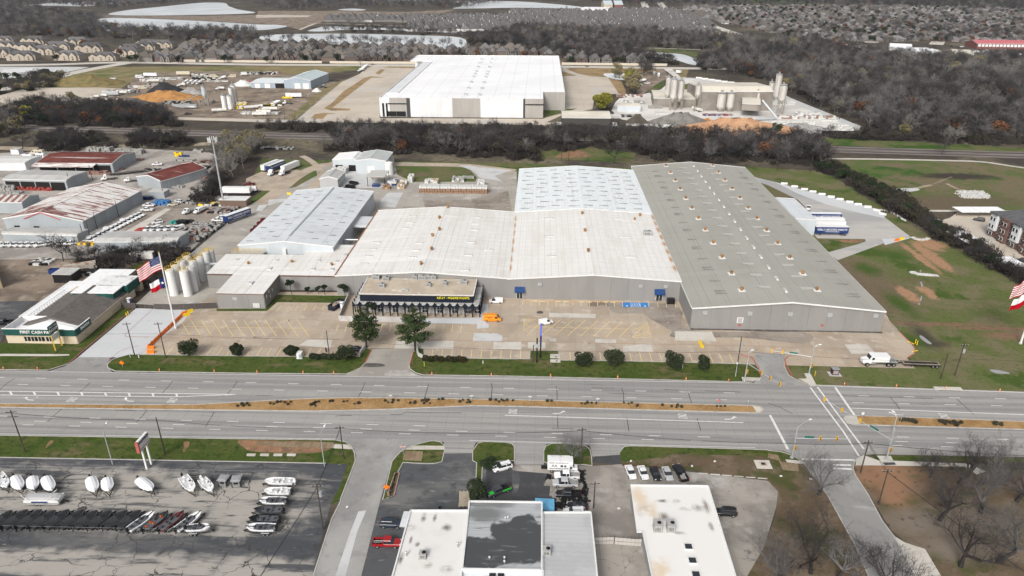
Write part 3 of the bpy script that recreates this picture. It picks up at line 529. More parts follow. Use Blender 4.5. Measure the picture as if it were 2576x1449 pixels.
R_white=roofm('white_metal_roof',(.68,.67,.65),(.59,.56,.51),1.53,6.1,(.56,.53,.48),extra=[('n',(.70,.69,.67),.06,.5,.62,(.3,2,1))])
R_white2=roofm('whiter_metal_roof',(.70,.69,.67),(.62,.59,.54),1.53,6.1,(.58,.55,.50),extra=[('b',(.42,.24,.12),[(49.6,238+8*i,.7,2.6)for i in range(8)]+[(-10,236+9*i,.6,3)for i in range(7)],.9)])
R_painted=mat('patchy_painted_roof',(.66,.685,.69),.55,[('n',(.42,.47,.47),.75,.52,.60,(1.6,.9,1)),('g',(.68,.71,.72),2.4,1.75,.45),('n',(.66,.70,.715),.09,.46,.6)])
R_grey=mat('grey_rib_roof',(.35,.34,.30),.55,[('n',(.31,.30,.265),.05,.42,.62,(1,.3,1)),('t',(.37,.36,.32),0,3.2,.6),('g',(.265,.258,.23),0,.8,.22),('g',(.25,.24,.215),7.6,0,.15)])
R_pale=mat('pale_blue_roof',(.58,.605,.62),.5,[('n',(.50,.525,.54),.12,.42,.65,(.5,2,1)),('n',(.62,.655,.68),.8,.5,.75,(.4,3,1)),('g',(.50,.545,.575),0,1.4,.12)])
R_rust=mat('rusted_sheet_roof',(.66,.65,.63),.8,[('n',(.20,.07,.05),.22,.51,.56,(.3,3.4,1)),('n',(.155,.05,.04),.05,.56,.62),('n',(.62,.60,.58),.5,.58,.62,(.3,3,1)),('g',(.42,.34,.31),0,.9,.12)])
R_rust2=mat('mostly_rusted_roof',(.17,.055,.045),.85,[('n',(.12,.04,.035),.2,.42,.6),('n',(.42,.38,.36),.12,.60,.66,(.2,3,1)),('g',(.10,.035,.03),.9,0,.12)])
R_lite=mat('galvanised_roof',(.46,.455,.435),.5,[('n',(.39,.385,.37),.1,.42,.6),('g',(.40,.395,.38),1,0,.12),('g',(.52,.52,.51),6,0,.2)])
R_bigwhite=mat('bright_white_roof',(.79,.79,.795),.7,[('n',(.74,.74,.745),.03,.42,.62),('g',(.60,.605,.61),12,0,.35),('g',(.62,.62,.625),0,30,.5)])
R_flat=mat('tan_gravel_roof',(.47,.405,.315),.9,[('n',(.40,.34,.27),.15,.42,.6),('n',(.60,.55,.48),.3,.6,.66),('n',(.34,.28,.22),.9,.55,.75)])
R_shing=mat('brown_shingle_roof',(.135,.122,.112),.9,[('n',(.10,.092,.085),.5,.42,.65),('g',(.105,.095,.088),0,.35,.06),('n',(.17,.155,.14),1.5,.5,.8)])
def _sq(x,y,rx,ry):return(x,y,rx,ry)
R_store=mat('stained_white_roof',(.64,.63,.61),.7,[('b',(.16,.14,.125),[_sq(*T(1,3,1690,880,4).xy,0.43,0.99),_sq(*T(1,3,1800,890,4).xy,0.31,0.93),_sq(*T(1,3,1560,985,4).xy,0.81,0.62),_sq(*T(1,3,1915,990,4).xy,0.81,0.87),_sq(*T(1,3,1625,1155,4).xy,0.37,0.5),_sq(*T(1,3,1460,1305,4).xy,0.37,1.2),_sq(*T(1,3,1730,1360,4).xy,0.74,0.62),_sq(*T(1,3,1915,1405,4).xy,0.87,0.62),_sq(*T(1,3,1560,1110,4).xy,0.25,0.74)],.9),
 ('n',(.60,.585,.56),.25,.46,.64),('n',(.45,.42,.39),.7,.66,.74),('g',(.62,.61,.60),0,2.2,.08)])
R_weather=mat('weathered_grey_roof',(.37,.385,.395),.6,[('n',(.25,.26,.265),.12,.45,.62),('g',(.30,.31,.32),0,1.0,.1),('b',(.06,.063,.065),[_sq(*T(2,3,120,1150,4).xy,7,6.5),_sq(*T(2,3,90,1000,4).xy,4.5,4),_sq(*T(1,3,2350,1250,4).xy,6,4.2)],.10),('n',(.15,.155,.16),.5,.56,.68,(.4,2,1)),('b',(.16,.165,.165),[_sq(*T(1,3,2380,760,4).xy,4,1.6),_sq(*T(1,3,2280,860,4).xy,4,2)],.6)])
R_seam=mat('grey_seam_roof',(.44,.445,.45),.5,[('n',(.38,.385,.39),.15,.42,.6),('g',(.33,.335,.34),0,1.15,.07)])
R_ware=mat('smudged_white_roof',(.67,.66,.64),.7,[('b',(.20,.17,.15),[_sq(*T(2,3,1530,712,4.5).xy,1.4,0.38),_sq(*T(2,3,1645,718,4.5).xy,0.75,0.52),_sq(*T(2,3,1335,820,4.5).xy,1.3,2.2),_sq(*T(2,3,1820,780,4.5).xy,2.2,0.83),_sq(*T(2,3,1945,760,4.5).xy,0.6,1.5),_sq(*T(2,3,1530,870,4.5).xy,0.9,1),_sq(*T(2,3,2000,970,4.5).xy,0.45,0.9),_sq(*T(2,3,1690,1035,4.5).xy,1,0.38)],.9),
 ('b',(.60,.50,.38),[_sq(*T(2,3,1290,680,4.5).xy,1.5,4),_sq(*T(2,3,1400,850,4.5).xy,1.5,3),_sq(*T(2,3,1490,1410,4.5).xy,2,3)],.7),('n',(.67,.655,.63),.2,.46,.66),('g',(.68,.67,.65),5.2,0,.08)])
G_glass=mat('window_glass',(.02,.025,.03),.1,spec=.8,coords='Object');K_black=paint('black_paint',(.012,.012,.013));K_int=mat('dark_interior',(.02,.019,.018),.9)
N_navy=paint('navy_fascia',(.0055,.010,.021),.6);Y_letter=paint('yellow_letter',(.75,.68,.03),.5);W_letter=paint('white_letter',(.75,.75,.74),.5);B_awn=paint('blue_awning',(.01,.045,.15),.6)
T_green=mat('green_fascia',(.008,.062,.05),.6,[('n',(.012,.085,.075),.4,.45,.7),('g',(.006,.045,.04),0,0.9,.05)]);St_yel=paint('yellow_steel',(.62,.42,.06));St_grey=paint('grey_steel',(.26,.27,.28),.5);St_wht=paint('white_steel',(.68,.68,.67),.4);Galv=paint('galvanised_steel',(.42,.44,.45),.4,metal=.3)
O_vent=mat('rusty_vent',(.33,.17,.045),.7,[('n',(.16,.075,.03),2,.42,.6)],coords='Object',rand=.5)
Conc=mat('wall_concrete',(.47,.46,.445),.8,[('n',(.38,.37,.355),.4,.42,.65)])

class Frame:  # a building's own axes: origin + rotation
 def __init__(s,x,y,rot=0):s.o=Vector((x,y,0));s.r=rot;s.c,s.n=math.cos(rot),math.sin(rot)
 def __call__(s,x,y,z=0):return Vector((s.o.x+x*s.c-y*s.n,s.o.y+x*s.n+y*s.c,z))
def panels(parent,a,b,z0,z1f,m,step,name='wall_panel',gap=.05,th=.12,mi_=None):
 """a wall from a to b split into separate upright panels; z1f(t) gives the top"""
 a,b=Vector((a[0],a[1],0)),Vector((b[0],b[1],0));L_=(b-a).length;n=max(1,round(L_/step));d=(b-a)/L_;nn=Vector((d.y,-d.x,0))*th
 for i in range(n):
  t0,t1=i/n,(i+1)/n;p=a+(b-a)*t0+d*gap/2;q=a+(b-a)*t1-d*gap/2
  k0,k1=z1f(t0),z1f(t1)
  vs=[p,q,q+nn,p+nn];vs=[(v.x,v.y,z0)for v in vs]+[(p.x,p.y,k0),(q.x,q.y,k1),(q.x+nn.x,q.y+nn.y,k1),(p.x+nn.x,p.y+nn.y,k0)]
  MB().add(vs,[(3,2,1,0),(4,5,6,7),(0,1,5,4),(1,2,6,5),(2,3,7,6),(3,0,4,7)]).build(name,m,parent)
def sheets(parent,P,nu,nv,m,name='roof_panel',gap=.06,th=.08):
 """P(u,v)->Vector surface; nu x nv separate sheets"""
 for i in range(nu):
  for j in range(nv):
   c_=[P(i/nu,j/nv),P((i+1)/nu,j/nv),P((i+1)/nu,(j+1)/nv),P(i/nu,(j+1)/nv)];m_=sum(c_,Vector())/4
   c_=[p+(m_-p).normalized()*gap for p in c_];up=Vector((0,0,th*(1+.3*((i*7+j*3)%3))))
   MB().add([p for p in c_]+[p+up for p in c_],[(4,5,6,7),(0,1,5,4),(1,2,6,5),(2,3,7,6),(3,0,4,7)]).build(name,m,parent)
def gable(name,label,x0,y0,x1,y1,h,ridge,wm,rm,axis='y',fr=None,step=6,nu=5,nv=6,rpos=.5,trim=W_trim,base=0,cat='building',over=.3,group=None):
 """gabled shed; ridge runs along axis. separate wall and roof panels over a closed shell"""
 f=fr or Frame(0,0);t=thing(name,label,cat,f((x0+x1)/2,(y0+y1)/2),0,group);o=t.location
 S=lambda x,y,z=0:f(x,y,z)-Vector((o.x,o.y,0))
 if axis=='y':tr=lambda u,v,z:S(x0+(x1-x0)*u,y0+(y1-y0)*v,z)
 else:tr=lambda u,v,z:S(x0+(x1-x0)*v,y0+(y1-y0)*(1-u),z)
 z=lambda u:h+(ridge-h)*(u/rpos if u<rpos else(1-u)/(1-rpos))
 us=[0,rpos,1];vs=[];
 for v in(0,1):
  for u in us:vs.append(tr(u,v,base))
  for u in us:vs.append(tr(u,v,z(u)-.12))
 fs=[(0,1,4,3),(1,2,5,4),(7,6,9,10),(8,7,10,11),(6,0,3,9),(2,8,11,5),(3,4,10,9),(4,5,11,10)]
 MB().add(vs,fs).build('shell',wm,t)
 for a,b,zz in(((0,0),(1,0),1),((1,1),(0,1),1),((0,1),(0,0),0),((1,0),(1,1),0)):
  pa,pb=tr(a[0],a[1],0),tr(b[0],b[1],0);L_=(pb-pa).length
  if zz:
   for(u0,u1)in(((0,rpos),(rpos,1))if a[0]==0 else((1,rpos),(rpos,0))):
    p,q=tr(u0,a[1],0),tr(u1,a[1],0);n=max(1,round((q-p).length/step))
    panels(t,p,q,base,lambda k,u0=u0,u1=u1:z(u0+(u1-u0)*k)-.1,wm,step)
  else:panels(t,pa,pb,base,lambda k,a=a:h-.12,wm,step)
 e=over/max(abs(x1-x0),1)
 for u0,u1 in((-e,rpos),(rpos,1+e)):
  def P(u,v,u0=u0,u1=u1):
   uu=u0+(u1-u0)*u;zz=h+(ridge-h)*(uu/rpos if uu<=rpos else(1-uu)/(1-rpos));return tr(uu,v*(1+.004)-.002,zz)
  sheets(t,P,nu,nv,rm)
 tb=MB()
 for v in(-.004,1.004):
  for a,b in((-e,rpos),(rpos,1+e)):tb.bar(tr(a,v,z(max(a,0))-.28),tr(b,v,z(min(b,1))-.28),.16,.5)
 for u in(-e,1+e):tb.bar(tr(u,0,h-.3),tr(u,1,h-.3),.22,.36)
 tb.build('eave_trim',trim,t);rb=MB();rb.bar(tr(rpos,0,ridge+.05),tr(rpos,1,ridge+.05),.7,.14);rb.build('ridge_cap',rm,t)
 t['_h']=h;return t,S,tr,z
def rvent(t,p,s=1,base=None):  # turbine vent: neck, ribbed ball, cap
 b=MB();
 b.tube(p,p+Vector((0,0,.45*s)),.42*s,n=8);b.tube(p+Vector((0,0,.45*s)),p+Vector((0,0,.85*s)),.45*s,.66*s,n=8);b.tube(p+Vector((0,0,.85*s)),p+Vector((0,0,1.25*s)),.66*s,.5*s,n=8);b.tube(p+Vector((0,0,1.25*s)),p+Vector((0,0,1.35*s)),.5*s,.1,n=8)
 o=b.build('roof_vent',O_vent,t)
 if base:MB().box(p.x,p.y,p.z+.02,2.3*s,2.3*s,.16).build('vent_base',base,t)
def skyl(t,p,lx,ly,h=.22,m=None,rot=0):MB().box(p.x,p.y,p.z,lx,ly,h,rot,taper=.86).build('skylight',m or Sk_w,t)
Sk_w=paint('skylight_panel',(.50,.50,.49),.4);Sk_g=paint('grey_skylight_panel',(.22,.215,.20),.4);Sk_p=paint('pale_skylight_panel',(.42,.415,.385),.4)
def acunit(t,p,sx=2.2,sy=1.5,h=1.3,name='air_conditioner'):
 o=MB().box(p.x,p.y,p.z+.15,sx,sy,h).box(p.x,p.y,p.z,sx+.15,sy+.15,.15).box(p.x,p.y,p.z+h+.13,sx+.06,sy+.06,.05).build(name,mat('ac_cabinet',(.34,.34,.33),.5,coords='Object'),t)
 b=MB();b.tube((p.x+sx*.2,p.y,p.z+h+.14),(p.x+sx*.2,p.y,p.z+h+.24),.42,n=10);b.build('fan_grille',K_black,o)
 b=MB()
 for i in range(4):b.box(p.x-sx*.3+i*sx*.18,p.y-sy/2-.02,p.z+.35,sx*.06,.05,h*.6)
 b.build('louvre',K_black,o)

# ------------------------------------------------------------------ the paint warehouse
t,S,tr,z=gable('grey_warehouse','long grey gabled warehouse with grey ribbed roof dotted with rusty vents',49.9,206.3,110.4,378,7.5,10.2,W_grey,R_grey,step=6.05,nu=5,nv=14,rpos=.515)
def onroof(x,y):u=(x-49.9)/60.5;return tr(u,(y-206.3)/171.7,z(u)+.1)
for i,(cx,cy)in enumerate(((1550,215),(1595,285),(1642,363),(1692,450),(1748,544),(1809,643),(1873,745),(1944,862),(2024,993),(2112,1138),(2207,1300),(2310,1467))):
 p=T(2,1,cx,cy+12,9);rvent(t,onroof(p.x,p.y),1,St_wht)
for cx,cy in((2018,213),(2077,285),(2140,363),(2213,450),(2291,544),(2375,645),(2462,750),(2560,870),(2673,1000),(2792,1145),(2922,1305),(3064,1468)):
 p=T(2,1,cx,cy+12,9);rvent(t,onroof(p.x,p.y),1,St_wht)
for i in range(17):  # ridge vents
 p=onroof(49.9+60.5*.515,214+i*9.7);p.z+=.15;MB().box(p.x,p.y,p.z,.9,3.2,.5,taper=.8).build('ridge_vent',Sk_w,t)
for k,(x0,sgn)in enumerate(((61.5,1),(103.5,-1))):
 for i in range(16):
  y=215+i*10.0;p=onroof(x0,y)
  for j in range(1+(i+1)%2):MB().box(p.x,p.y+j*1.9,p.z+.05,5.0,.55,.1).build('skylight',Sk_g,t)
  p=onroof(x0+sgn*9.5+sgn*5,y+3);MB().box(p.x,p.y,p.z+.05,5,1.7,.08).build('skylight',Sk_p,t)
for cx,cy in((1928,228),(2375,235),(2576+200,240),(2576+595,245),(2576+1050,252)):
 p=T(2,2,cx,cy,5.6);q=Vector((p.x,206.3,0))-t.location;MB().box(q.x,q.y-.25,5.2,1.5,.4,1.3).build('wall_louvre',Galv,t)
sg=MB().box(T(2,2,2292,330,3).x-t.location.x,206.3-t.location.y-.2,2.4,2,.08,1.9).build('notice_board',St_wht,t);MB().box(T(2,2,2292,330,3).x-t.location.x,206.3-t.location.y-.2,1.2,.9,.08,.8).build('small_notice',M_redk,t);MB().box(T(3,2,547,377,2).x-t.location.x,206.3-t.location.y-.2,1.6,.8,.08,.8).build('small_notice',M_redk,t)
for i in range(4):MB().box(T(2,2,2292,330,3).x-t.location.x,206.3-t.location.y-.26,2.65+.4*i,1.5,.04,.16).build('sign_lettering',K_black,sg)
# centre-east and centre-west white roofs
t,S,tr,z=gable('white_roof_warehouse','broad white-roofed warehouse beside the grey warehouse, two blue awnings on its front wall',-10.2,226.6,49.7,298.8,7.6,9.6,W_grey,R_white2,step=6,nu=14,nv=6)
def onr(P_,W_,y0,D):return lambda x,y:P_(*(((x-W_[0])/W_[1]),(y-y0)/D,z((x-W_[0])/W_[1])+.12))
f=onr(tr,(-10.2,59.9),226.6,72.2)
for cx,cy in((706,720),(733,895),(767,1100),(1290,705)):p=T(2,1,cx,cy,9);rvent(t,f(p.x,p.y),1)
for cx,cy in((377,750),(382,930),(397,1132),(1076,755),(1130,937),(1193,1138)):p=T(2,1,cx,cy,8.8);skyl(t,f(p.x,p.y),4.3,.9,.4)
p=T(2,1,1362,910,8.3);acunit(t,f(p.x,p.y),3,2,1.6)
for cx,cy in((1233,762),):p=T(2,1,cx,cy,8.3);rvent(t,f(p.x,p.y),.8)
def awndoor(t,cx,y,w=2.2):
 q=Vector((cx,y,0))-t.location;d=MB().box(q.x,q.y-.2,.2,w,.12,2.6).build('door',G_glass,t);MB().box(q.x,q.y-.28,.2,.1,.08,2.6).box(q.x-w/2,q.y-.28,.2,.12,.08,2.7).box(q.x+w/2,q.y-.28,.2,.12,.08,2.7).build('door_frame',St_wht,d)
 vs=[(q.x-w*.8,q.y-.15,4.6),(q.x+w*.8,q.y-.15,4.6),(q.x+w*.8,q.y-1.6,3.4),(q.x-w*.8,q.y-1.6,3.4),(q.x+w*.8,q.y-1.6,2.9),(q.x-w*.8,q.y-1.6,2.9),(q.x-w*.8,q.y-.15,2.9),(q.x+w*.8,q.y-.15,2.9)]
 MB().add(vs,[(0,3,2,1),(3,5,4,2),(0,6,5,3),(1,2,4,7)]).build('awning',B_awn,t)
awndoor(t,T(2,2,78,88).x,226.6);awndoor(t,T(2,2,1468,105).x,226.6)
for cx in(280,1288,1537):q=T(2,1,cx,1400,6);MB().box(q.x-t.location.x,226.4-t.location.y-.2,5.2,1.4,.3,1.1).build('wall_louvre',Galv,t)
MB().box(46.5-t.location.x,224.6-t.location.y,0,2.6,1.6,1.9).build('generator_box',K_black,t)
t,S,tr,z=gable('white_roof_warehouse','white-roofed warehouse directly behind the dark blue arcade store',-71.2,226.9,-10.3,298.6,7.6,9.6,W_grey,R_white,step=6,nu=14,nv=6)
f=onr(tr,(-71.2,60.9),226.9,71.7)
for cx,cy in((1930,652),(1846,760),(1846,878),(1776,940),(1769,1077),(1662,1227)):p=T(1,1,cx,cy,9.2);rvent(t,f(p.x,p.y),1)
for cx,cy in((1577,728),(1543,796),(1514,855),(1210,982),(1168,1047),(1130,1118),(1083,1193),(1642,1014),(1610,1086),(1578,1160),(2231,741),(2215,806),(2198,867),(2167,992),(2341,1058),(2136,1120),(2100,1270)):p=T(1,1,cx,cy,8.8);skyl(t,f(p.x,p.y),3.6,.9,.4)
MB().bar(tr(-.004,0,7.2),tr(-.004,1,7.2),.5,.6).build('rusty_gutter',mat('rusty_gutter',(.27,.14,.075),.8),t)
t,S,tr,z=gable('painted_roof_warehouse','white and green patch-painted roof of the warehouse wing at the back',-10.3,298.9,49.6,370.3,7.6,9.6,W_white,R_painted,step=8,nu=8,nv=10)
rq=random.Random(5);f=onr(tr,(-10.3,59.9),298.9,71.4)
for i in range(8):
 for j in range(9):
  x=-6+i*7.1+(1.5 if j%2 else 0);p=f(x+rq.uniform(-.5,.5),303+j*7.4+(i%3));MB().box(p.x,p.y,p.z,4.2,.55,.12).build('skylight',Sk_g,t)
# north-west pale blue shed
t,S,tr,z=gable('pale_blue_warehouse','pale blue-roofed shed with a grey ridge west of the white roofs',-116.5,253.6,-79.4,325.5,8.0,9.9,W_blue,R_pale,step=5.9,nu=4,nv=10)
f=onr(tr,(-116.5,37.1),253.6,71.9)
for i,x in enumerate((-113,-108,-103.5,-92.5,-88,-83.5)):
 for j in range(9):p=f(x+.8*(j%2),257+j*7.6+(i*37%5)*.7);MB().box(p.x,p.y,p.z,2.9,.5,.12).build('skylight',Sk_p if(i+j)%2 else Sk_g,t)
MB().bar(tr(.5,.07,10.0),tr(.5,.99,10.0),.7,.2).build('ridge_vent',Galv,t)
q=T(1,1,340,1100,3)-t.location;MB().box(q.x,253.2-t.location.y,0,1.4,1.2,7).build('duct',St_wht,t)
MB().bar(Vector((-79.2,290,5.6))-t.location,Vector((-70.5,290,5.6))-t.location,12,.15).box(-75-t.location.x,284-t.location.y,4.9,9,.3,.8).build('link_canopy',R_pale,t)
MB().path([Vector(p)-t.location for p in((-79,268,0),(-79,268,5.4),(-72,268,5.4))],.3,6).path([Vector(p)-t.location for p in((-75,268,0),(-75,268,5.4))],.12).build('pipe',Galv,t)
# west wing (L-shaped)
t=thing('west_wing','low L-shaped grey wing with an off-white roof at the west end of the store','building',(-95,235,0));o=t.location
V=lambda x,y,z_=0:Vector((x-o.x,y-o.y,z_))
pts=[(-119.5,230.8),(-109.6,230.8),(-109.6,215),(-93.1,215),(-93.1,230.6),(-71.6,230.6),(-71.6,248.5),(-119.5,248.5)]
MB().prism([V(*p)for p in pts],0,5.5).build('shell',W_grey,t)
for a,b in zip(pts,pts[1:]+pts[:1]):panels(t,V(*a),V(*b),0,lambda k:5.55,W_grey,5.4)
for(xa,ya,xb,yb,nu,nv)in((-119.7,230.6,-109.6,248.7,3,3),(-109.6,214.8,-92.9,230.6,5,3),(-109.6,230.6,-92.9,248.7,5,3),(-92.9,230.4,-71.4,248.7,6,3)):
 sheets(t,lambda u,v:V(xa+(xb-xa)*u,ya+(yb-ya)*v,5.55+.6*(ya+(yb-ya)*v-214)/34),nu,nv,R_white)
MB().prism([V(*p)for p in((-90,248.9),(-71.3,248.9),(-71.3,261),(-80,261),(-90,254))],0,5.9).build('rear_link',R_white,t)
tb=MB();[tb.bar(V(*a,5.25),V(*b,5.25),.3,.35)for a,b in zip(pts[:5],pts[1:6])];tb.build('eave_trim',W_brn,t)
for cx,cy in((765,378),(1497,352),(2172,400)):g_=G((800+cx/4.287)/1.5652,(950+cy/4.287)/1.5652,6.2);rvent(t,V(g_.x,g_.y,5.95),.9)
for cx,cy in((575,312),(1245,322),(1130,460),(805,700),(1960,330),(1860,470),(2180,475),(2265,340),(2405,230)):g_=G((800+cx/4.287)/1.5652,(950+cy/4.287)/1.5652,6.1);skyl(t,V(g_.x,g_.y,6.0),1.5,2.6,.3)
for cx,cy,w,h_ in((555,995,1.6,1),):q=V(-103.2,215,3.0);MB().box(q.x,q.y-.18,3.2,w,.1,h_).build('window',Galv,t)
q=V(-96,214.8);w=MB().box(q.x,q.y-.1,.5,2.2,.12,1.6).build('window',St_wht,t);MB().box(q.x-.5,q.y-.18,.65,.85,.05,1.3).box(q.x+.5,q.y-.18,.65,.85,.05,1.3).build('pane',Sk_w,w)
for y,z_ in((216.5,3.4),(219,4),(219.5,2),(222,3.4)):w=MB().box(V(-92.85,y).x,V(0,y).y,z_,.2,1.0,1.3).build('window',W_brn,t);MB().box(V(-92.7,y).x,V(0,y).y,z_+.12,.12,.8,1.06).build('pane',Sk_w,w)

# dark blue arcade store
t=thing('arcade_store','flat-roofed dark blue paint store with a scalloped arcade and yellow lettering','store',(-40.4,212,0));o=t.location
ztop=7.2
MB().prism([V(-59.4,213.2),V(-21.4,213.2),V(-21.4,226.4),V(-59.4,226.4)],4.5,ztop-.35,bot=True).build('upper_wall',N_navy,t)
for a,b in(((-59.4,213.2),(-21.4,213.2)),((-21.4,213.2),(-21.4,226.4)),((-59.4,226.4),(-59.4,213.2))):panels(t,V(*a),V(*b),4.52,lambda k:ztop-.05,N_navy,4.7,'fascia_panel',th=.15)
MB().prism([V(-59.6,213.0),V(-21.2,213.0),V(-21.2,226.5),V(-59.6,226.5)],ztop-.3,ztop).build('flat_roof',R_flat,t)
tb=MB();[tb.bar(V(*a,ztop),V(*b,ztop),.3,.15)for a,b in(((-59.6,213),(-21.2,213)),((-21.2,213),(-21.2,226.5)),((-59.6,226.5),(-59.6,213)))];tb.build('roof_coping',W_trim,t)
MB().prism([V(-58.5,213.6),V(-22.3,213.6),V(-22.3,226),V(-58.5,226)],.18,4.4).build('wall',mat('arcade_wall',(.36,.35,.34),.8),t)
X0,X1,YF=-61.7,-18.9,210.9
MB().prism([V(X0,YF),V(X1,YF),V(X1,226),V(X0,226)],4.3,4.45,bot=True).build('canopy_roof',mat('canopy_roof',(.46,.46,.44),.8,[('n',(.30,.30,.29),.5,.45,.65)]),t)
def arch(a,b,zt=4.55):  # one bay: flared columns, arch below, swag above
 a,b=Vector(a),Vector(b);n=16;th_=(b-a).normalized();nn=Vector((-th_.y,th_.x,0))*.28;f_,bk=[],[]
 for i in range(n+1):
  u=i/n;p=a.lerp(b,u);s_=2*u-1
  up=4.25+1.15*abs(s_)**2.2;c_=abs(s_)
  lo=.17 if c_>.84 else 3.9-.8*(c_/.84)**3-(1.3*((c_-.62)/.22)**2 if c_>.62 else 0)
  f_.append((p,max(lo,.17),up))
 vs=[]
 for p,lo,up in f_:vs+=[p+Vector((0,0,lo)),p+Vector((0,0,up)),p+nn+Vector((0,0,up)),p+nn+Vector((0,0,lo))]
 fs=[]
 for i in range(n):q=4*i;fs+=[(q,q+4,q+5,q+1),(q+1,q+5,q+6,q+2),(q+2,q+6,q+7,q+3),(q+3,q+7,q+4,q)]
 MB().add(vs,fs+[(0,1,2,3),(4*n+3,4*n+2,4*n+1,4*n)]).build('arch',N_navy,t)
nb=17
for i in range(nb):arch(V(X0+(X1-X0)*i/nb,YF),V(X0+(X1-X0)*(i+1)/nb,YF))
for i in range(6):arch(V(X1,YF+i*2.55),V(X1,YF+(i+1)*2.55));arch(V(X0,YF+(i+1)*2.55),V(X0,YF+i*2.55))
for i in(3,5,7,9,11,13,14.8,16):q=V(X0+(X1-X0)*(i+.5)/nb,213.5);w=MB().box(q.x,q.y,.3,1.7,.12,2.7).build('window',G_glass,t);MB().box(q.x,q.y-.1,.3,.08,.06,2.7).box(q.x,q.y-.1,1.6,1.7,.06,.08).box(q.x,q.y-.1,.3,1.8,.06,.1).build('mullion',St_wht,w)
x_=T(1,2,1985,95,6.3).x-o.x;y_=213.2-.34-o.y
flat_text('KELLY - MOORE PAINTS','sign_lettering',Y_letter,t,1.02,(x_,y_,6.25),(R(90),0,0),.06)
def g2(cx,cy,z_):g_=G((1300+cx/3.677)/1.5652,(1040+cy/3.677)/1.5652,z_);return V(g_.x,g_.y,7.22)
for cx,cy,a,b_ in((665,215,2.6,1.6),(810,235,2.2,1.5),(748,330,2,1.6),(1228,215,1.6,1.5),(1330,215,2.6,1.8),(1430,213,2.6,1.6),(1508,213,1.5,1.6),(1428,320,1.5,1.5),(1658,298,1.5,1.5),(1930,285,2.4,1.4)):acunit(t,g2(cx,cy,ztop),a,b_,1.25)
p=g2(1090,385,ztop);MB().tube(p,p+Vector((0,0,.7)),.35).path([p+Vector((0,0,.5)),p+Vector((-1.2,0,.5)),p+Vector((-1.4,0,0))],.18).box(p.x+.6,p.y,p.z,.8,.8,.6).build('roof_fan',Galv,t)
MB().path([g2(860,222,ztop)+Vector((0,0,.2)),g2(1880,250,ztop)+Vector((0,0,.2))],.06).build('roof_pipe',Galv,t)
# patio wall
pw=MB();P_=[T(1,2,940,85),T(1,2,838,330),T(1,2,1470,345)]
for a,b in zip(P_,P_[1:]):pw.bar(a,b,.3,1.9)
tag(pw.build('patio_wall',Conc),'plain grey patio wall in front of the arcade store','wall')
for k,P_ in enumerate((TP(1,2,1100,615,1075,640,1055,665,1040,695),TP(1,2,1630,615,1622,650,1635,685,1680,708))):
 b=MB()
 for i,(a,c_)in enumerate(zip(P_,P_[1:])):b.bar(a,c_,.35,1.5-.15*i)
 tag(b.build('entrance_wall',Conc),['curved white entrance wall left of the store driveway','curved white entrance wall right of the store driveway'][k],'wall')

# loading dock building east
t,S,tr,z=gable('dock_building','pale blue loading dock building joined to the east side of the grey warehouse',110.6,295.4,119.8,325,7.0,7.5,W_blue,R_pale,step=6,nu=2,nv=6,rpos=.1)
# north yard small buildings
t,S,tr,z=gable('resin_shed','white-roofed pale shed with two dark doorways in the north yard',*T(1,1,782,272).xy,*(T(1,1,1010,290).x,T(1,1,782,272).y+15),6.5,7.6,W_blue,mat('white_shed_roof',(.74,.74,.74),.6,[('g',(.66,.66,.66),2,0,.1)]),axis='y',step=5,nu=2,nv=3,rpos=.85)
for cx,w in((845,4.2),(978,4)):q=T(1,1,cx,270);MB().box(q.x-t.location.x,T(1,1,782,272).y-.2-t.location.y,0,w,.25,3.6).build('doorway',K_int,t)
y_=T(1,1,1010,292).y
t,S,tr,z=gable('mixing_shed','grey-roofed pale shed with a white tank at its side in the north yard',T(1,1,1012,292).x,y_,T(1,1,1310,300).x,y_+20,7,8.4,W_blue,mat('grey_shed_roof',(.40,.42,.41),.6,[('n',(.5,.51,.5),.2,.5,.65)]),step=5,nu=3,nv=3)
MB().box(0,y_-.2-t.location.y,0,4,.25,4).build('roller_door',St_wht,t)
y_=T(1,1,740,445).y;t,S,tr,z=gable('pump_shed','small grey gabled shed beside the rail spur in the north yard',T(1,1,650,445).x,y_,T(1,1,830,445).x,y_+15,5,6.3,ribwall('shed_grey',(.40,.41,.41)),R_lite,step=4,nu=2,nv=3)
tk=thing('storage_tank','white cylindrical tank beside the mixing shed','tank',T(1,1,1345,310));MB().tube((0,0,.2),(0,0,7),2.2,n=16).tube((0,0,7),(0,0,7.6),2.2,.4,n=16).build('tank_body',St_wht,tk);MB().path([(2.3,0,0),(2.3,0,7.5)],.1).tube((0,0,7.6),(0,0,8.3),.3).build('ladder',St_grey,tk)
cn=thing('yard_canopy','open flat canopy on dark posts over stacked blue drums','canopy',T(1,1,1215,420));w,d_=9,12
for a,b in((-1,-1),(1,-1),(1,1),(-1,1)):MB().box(a*w/2,5+b*d_/2,0,.25,.25,5).build('post',K_black,cn)
MB().box(0,5,5,w+.6,d_+.6,.35).build('canopy_roof',mat('canopy_top',(.45,.44,.41),.7),cn)

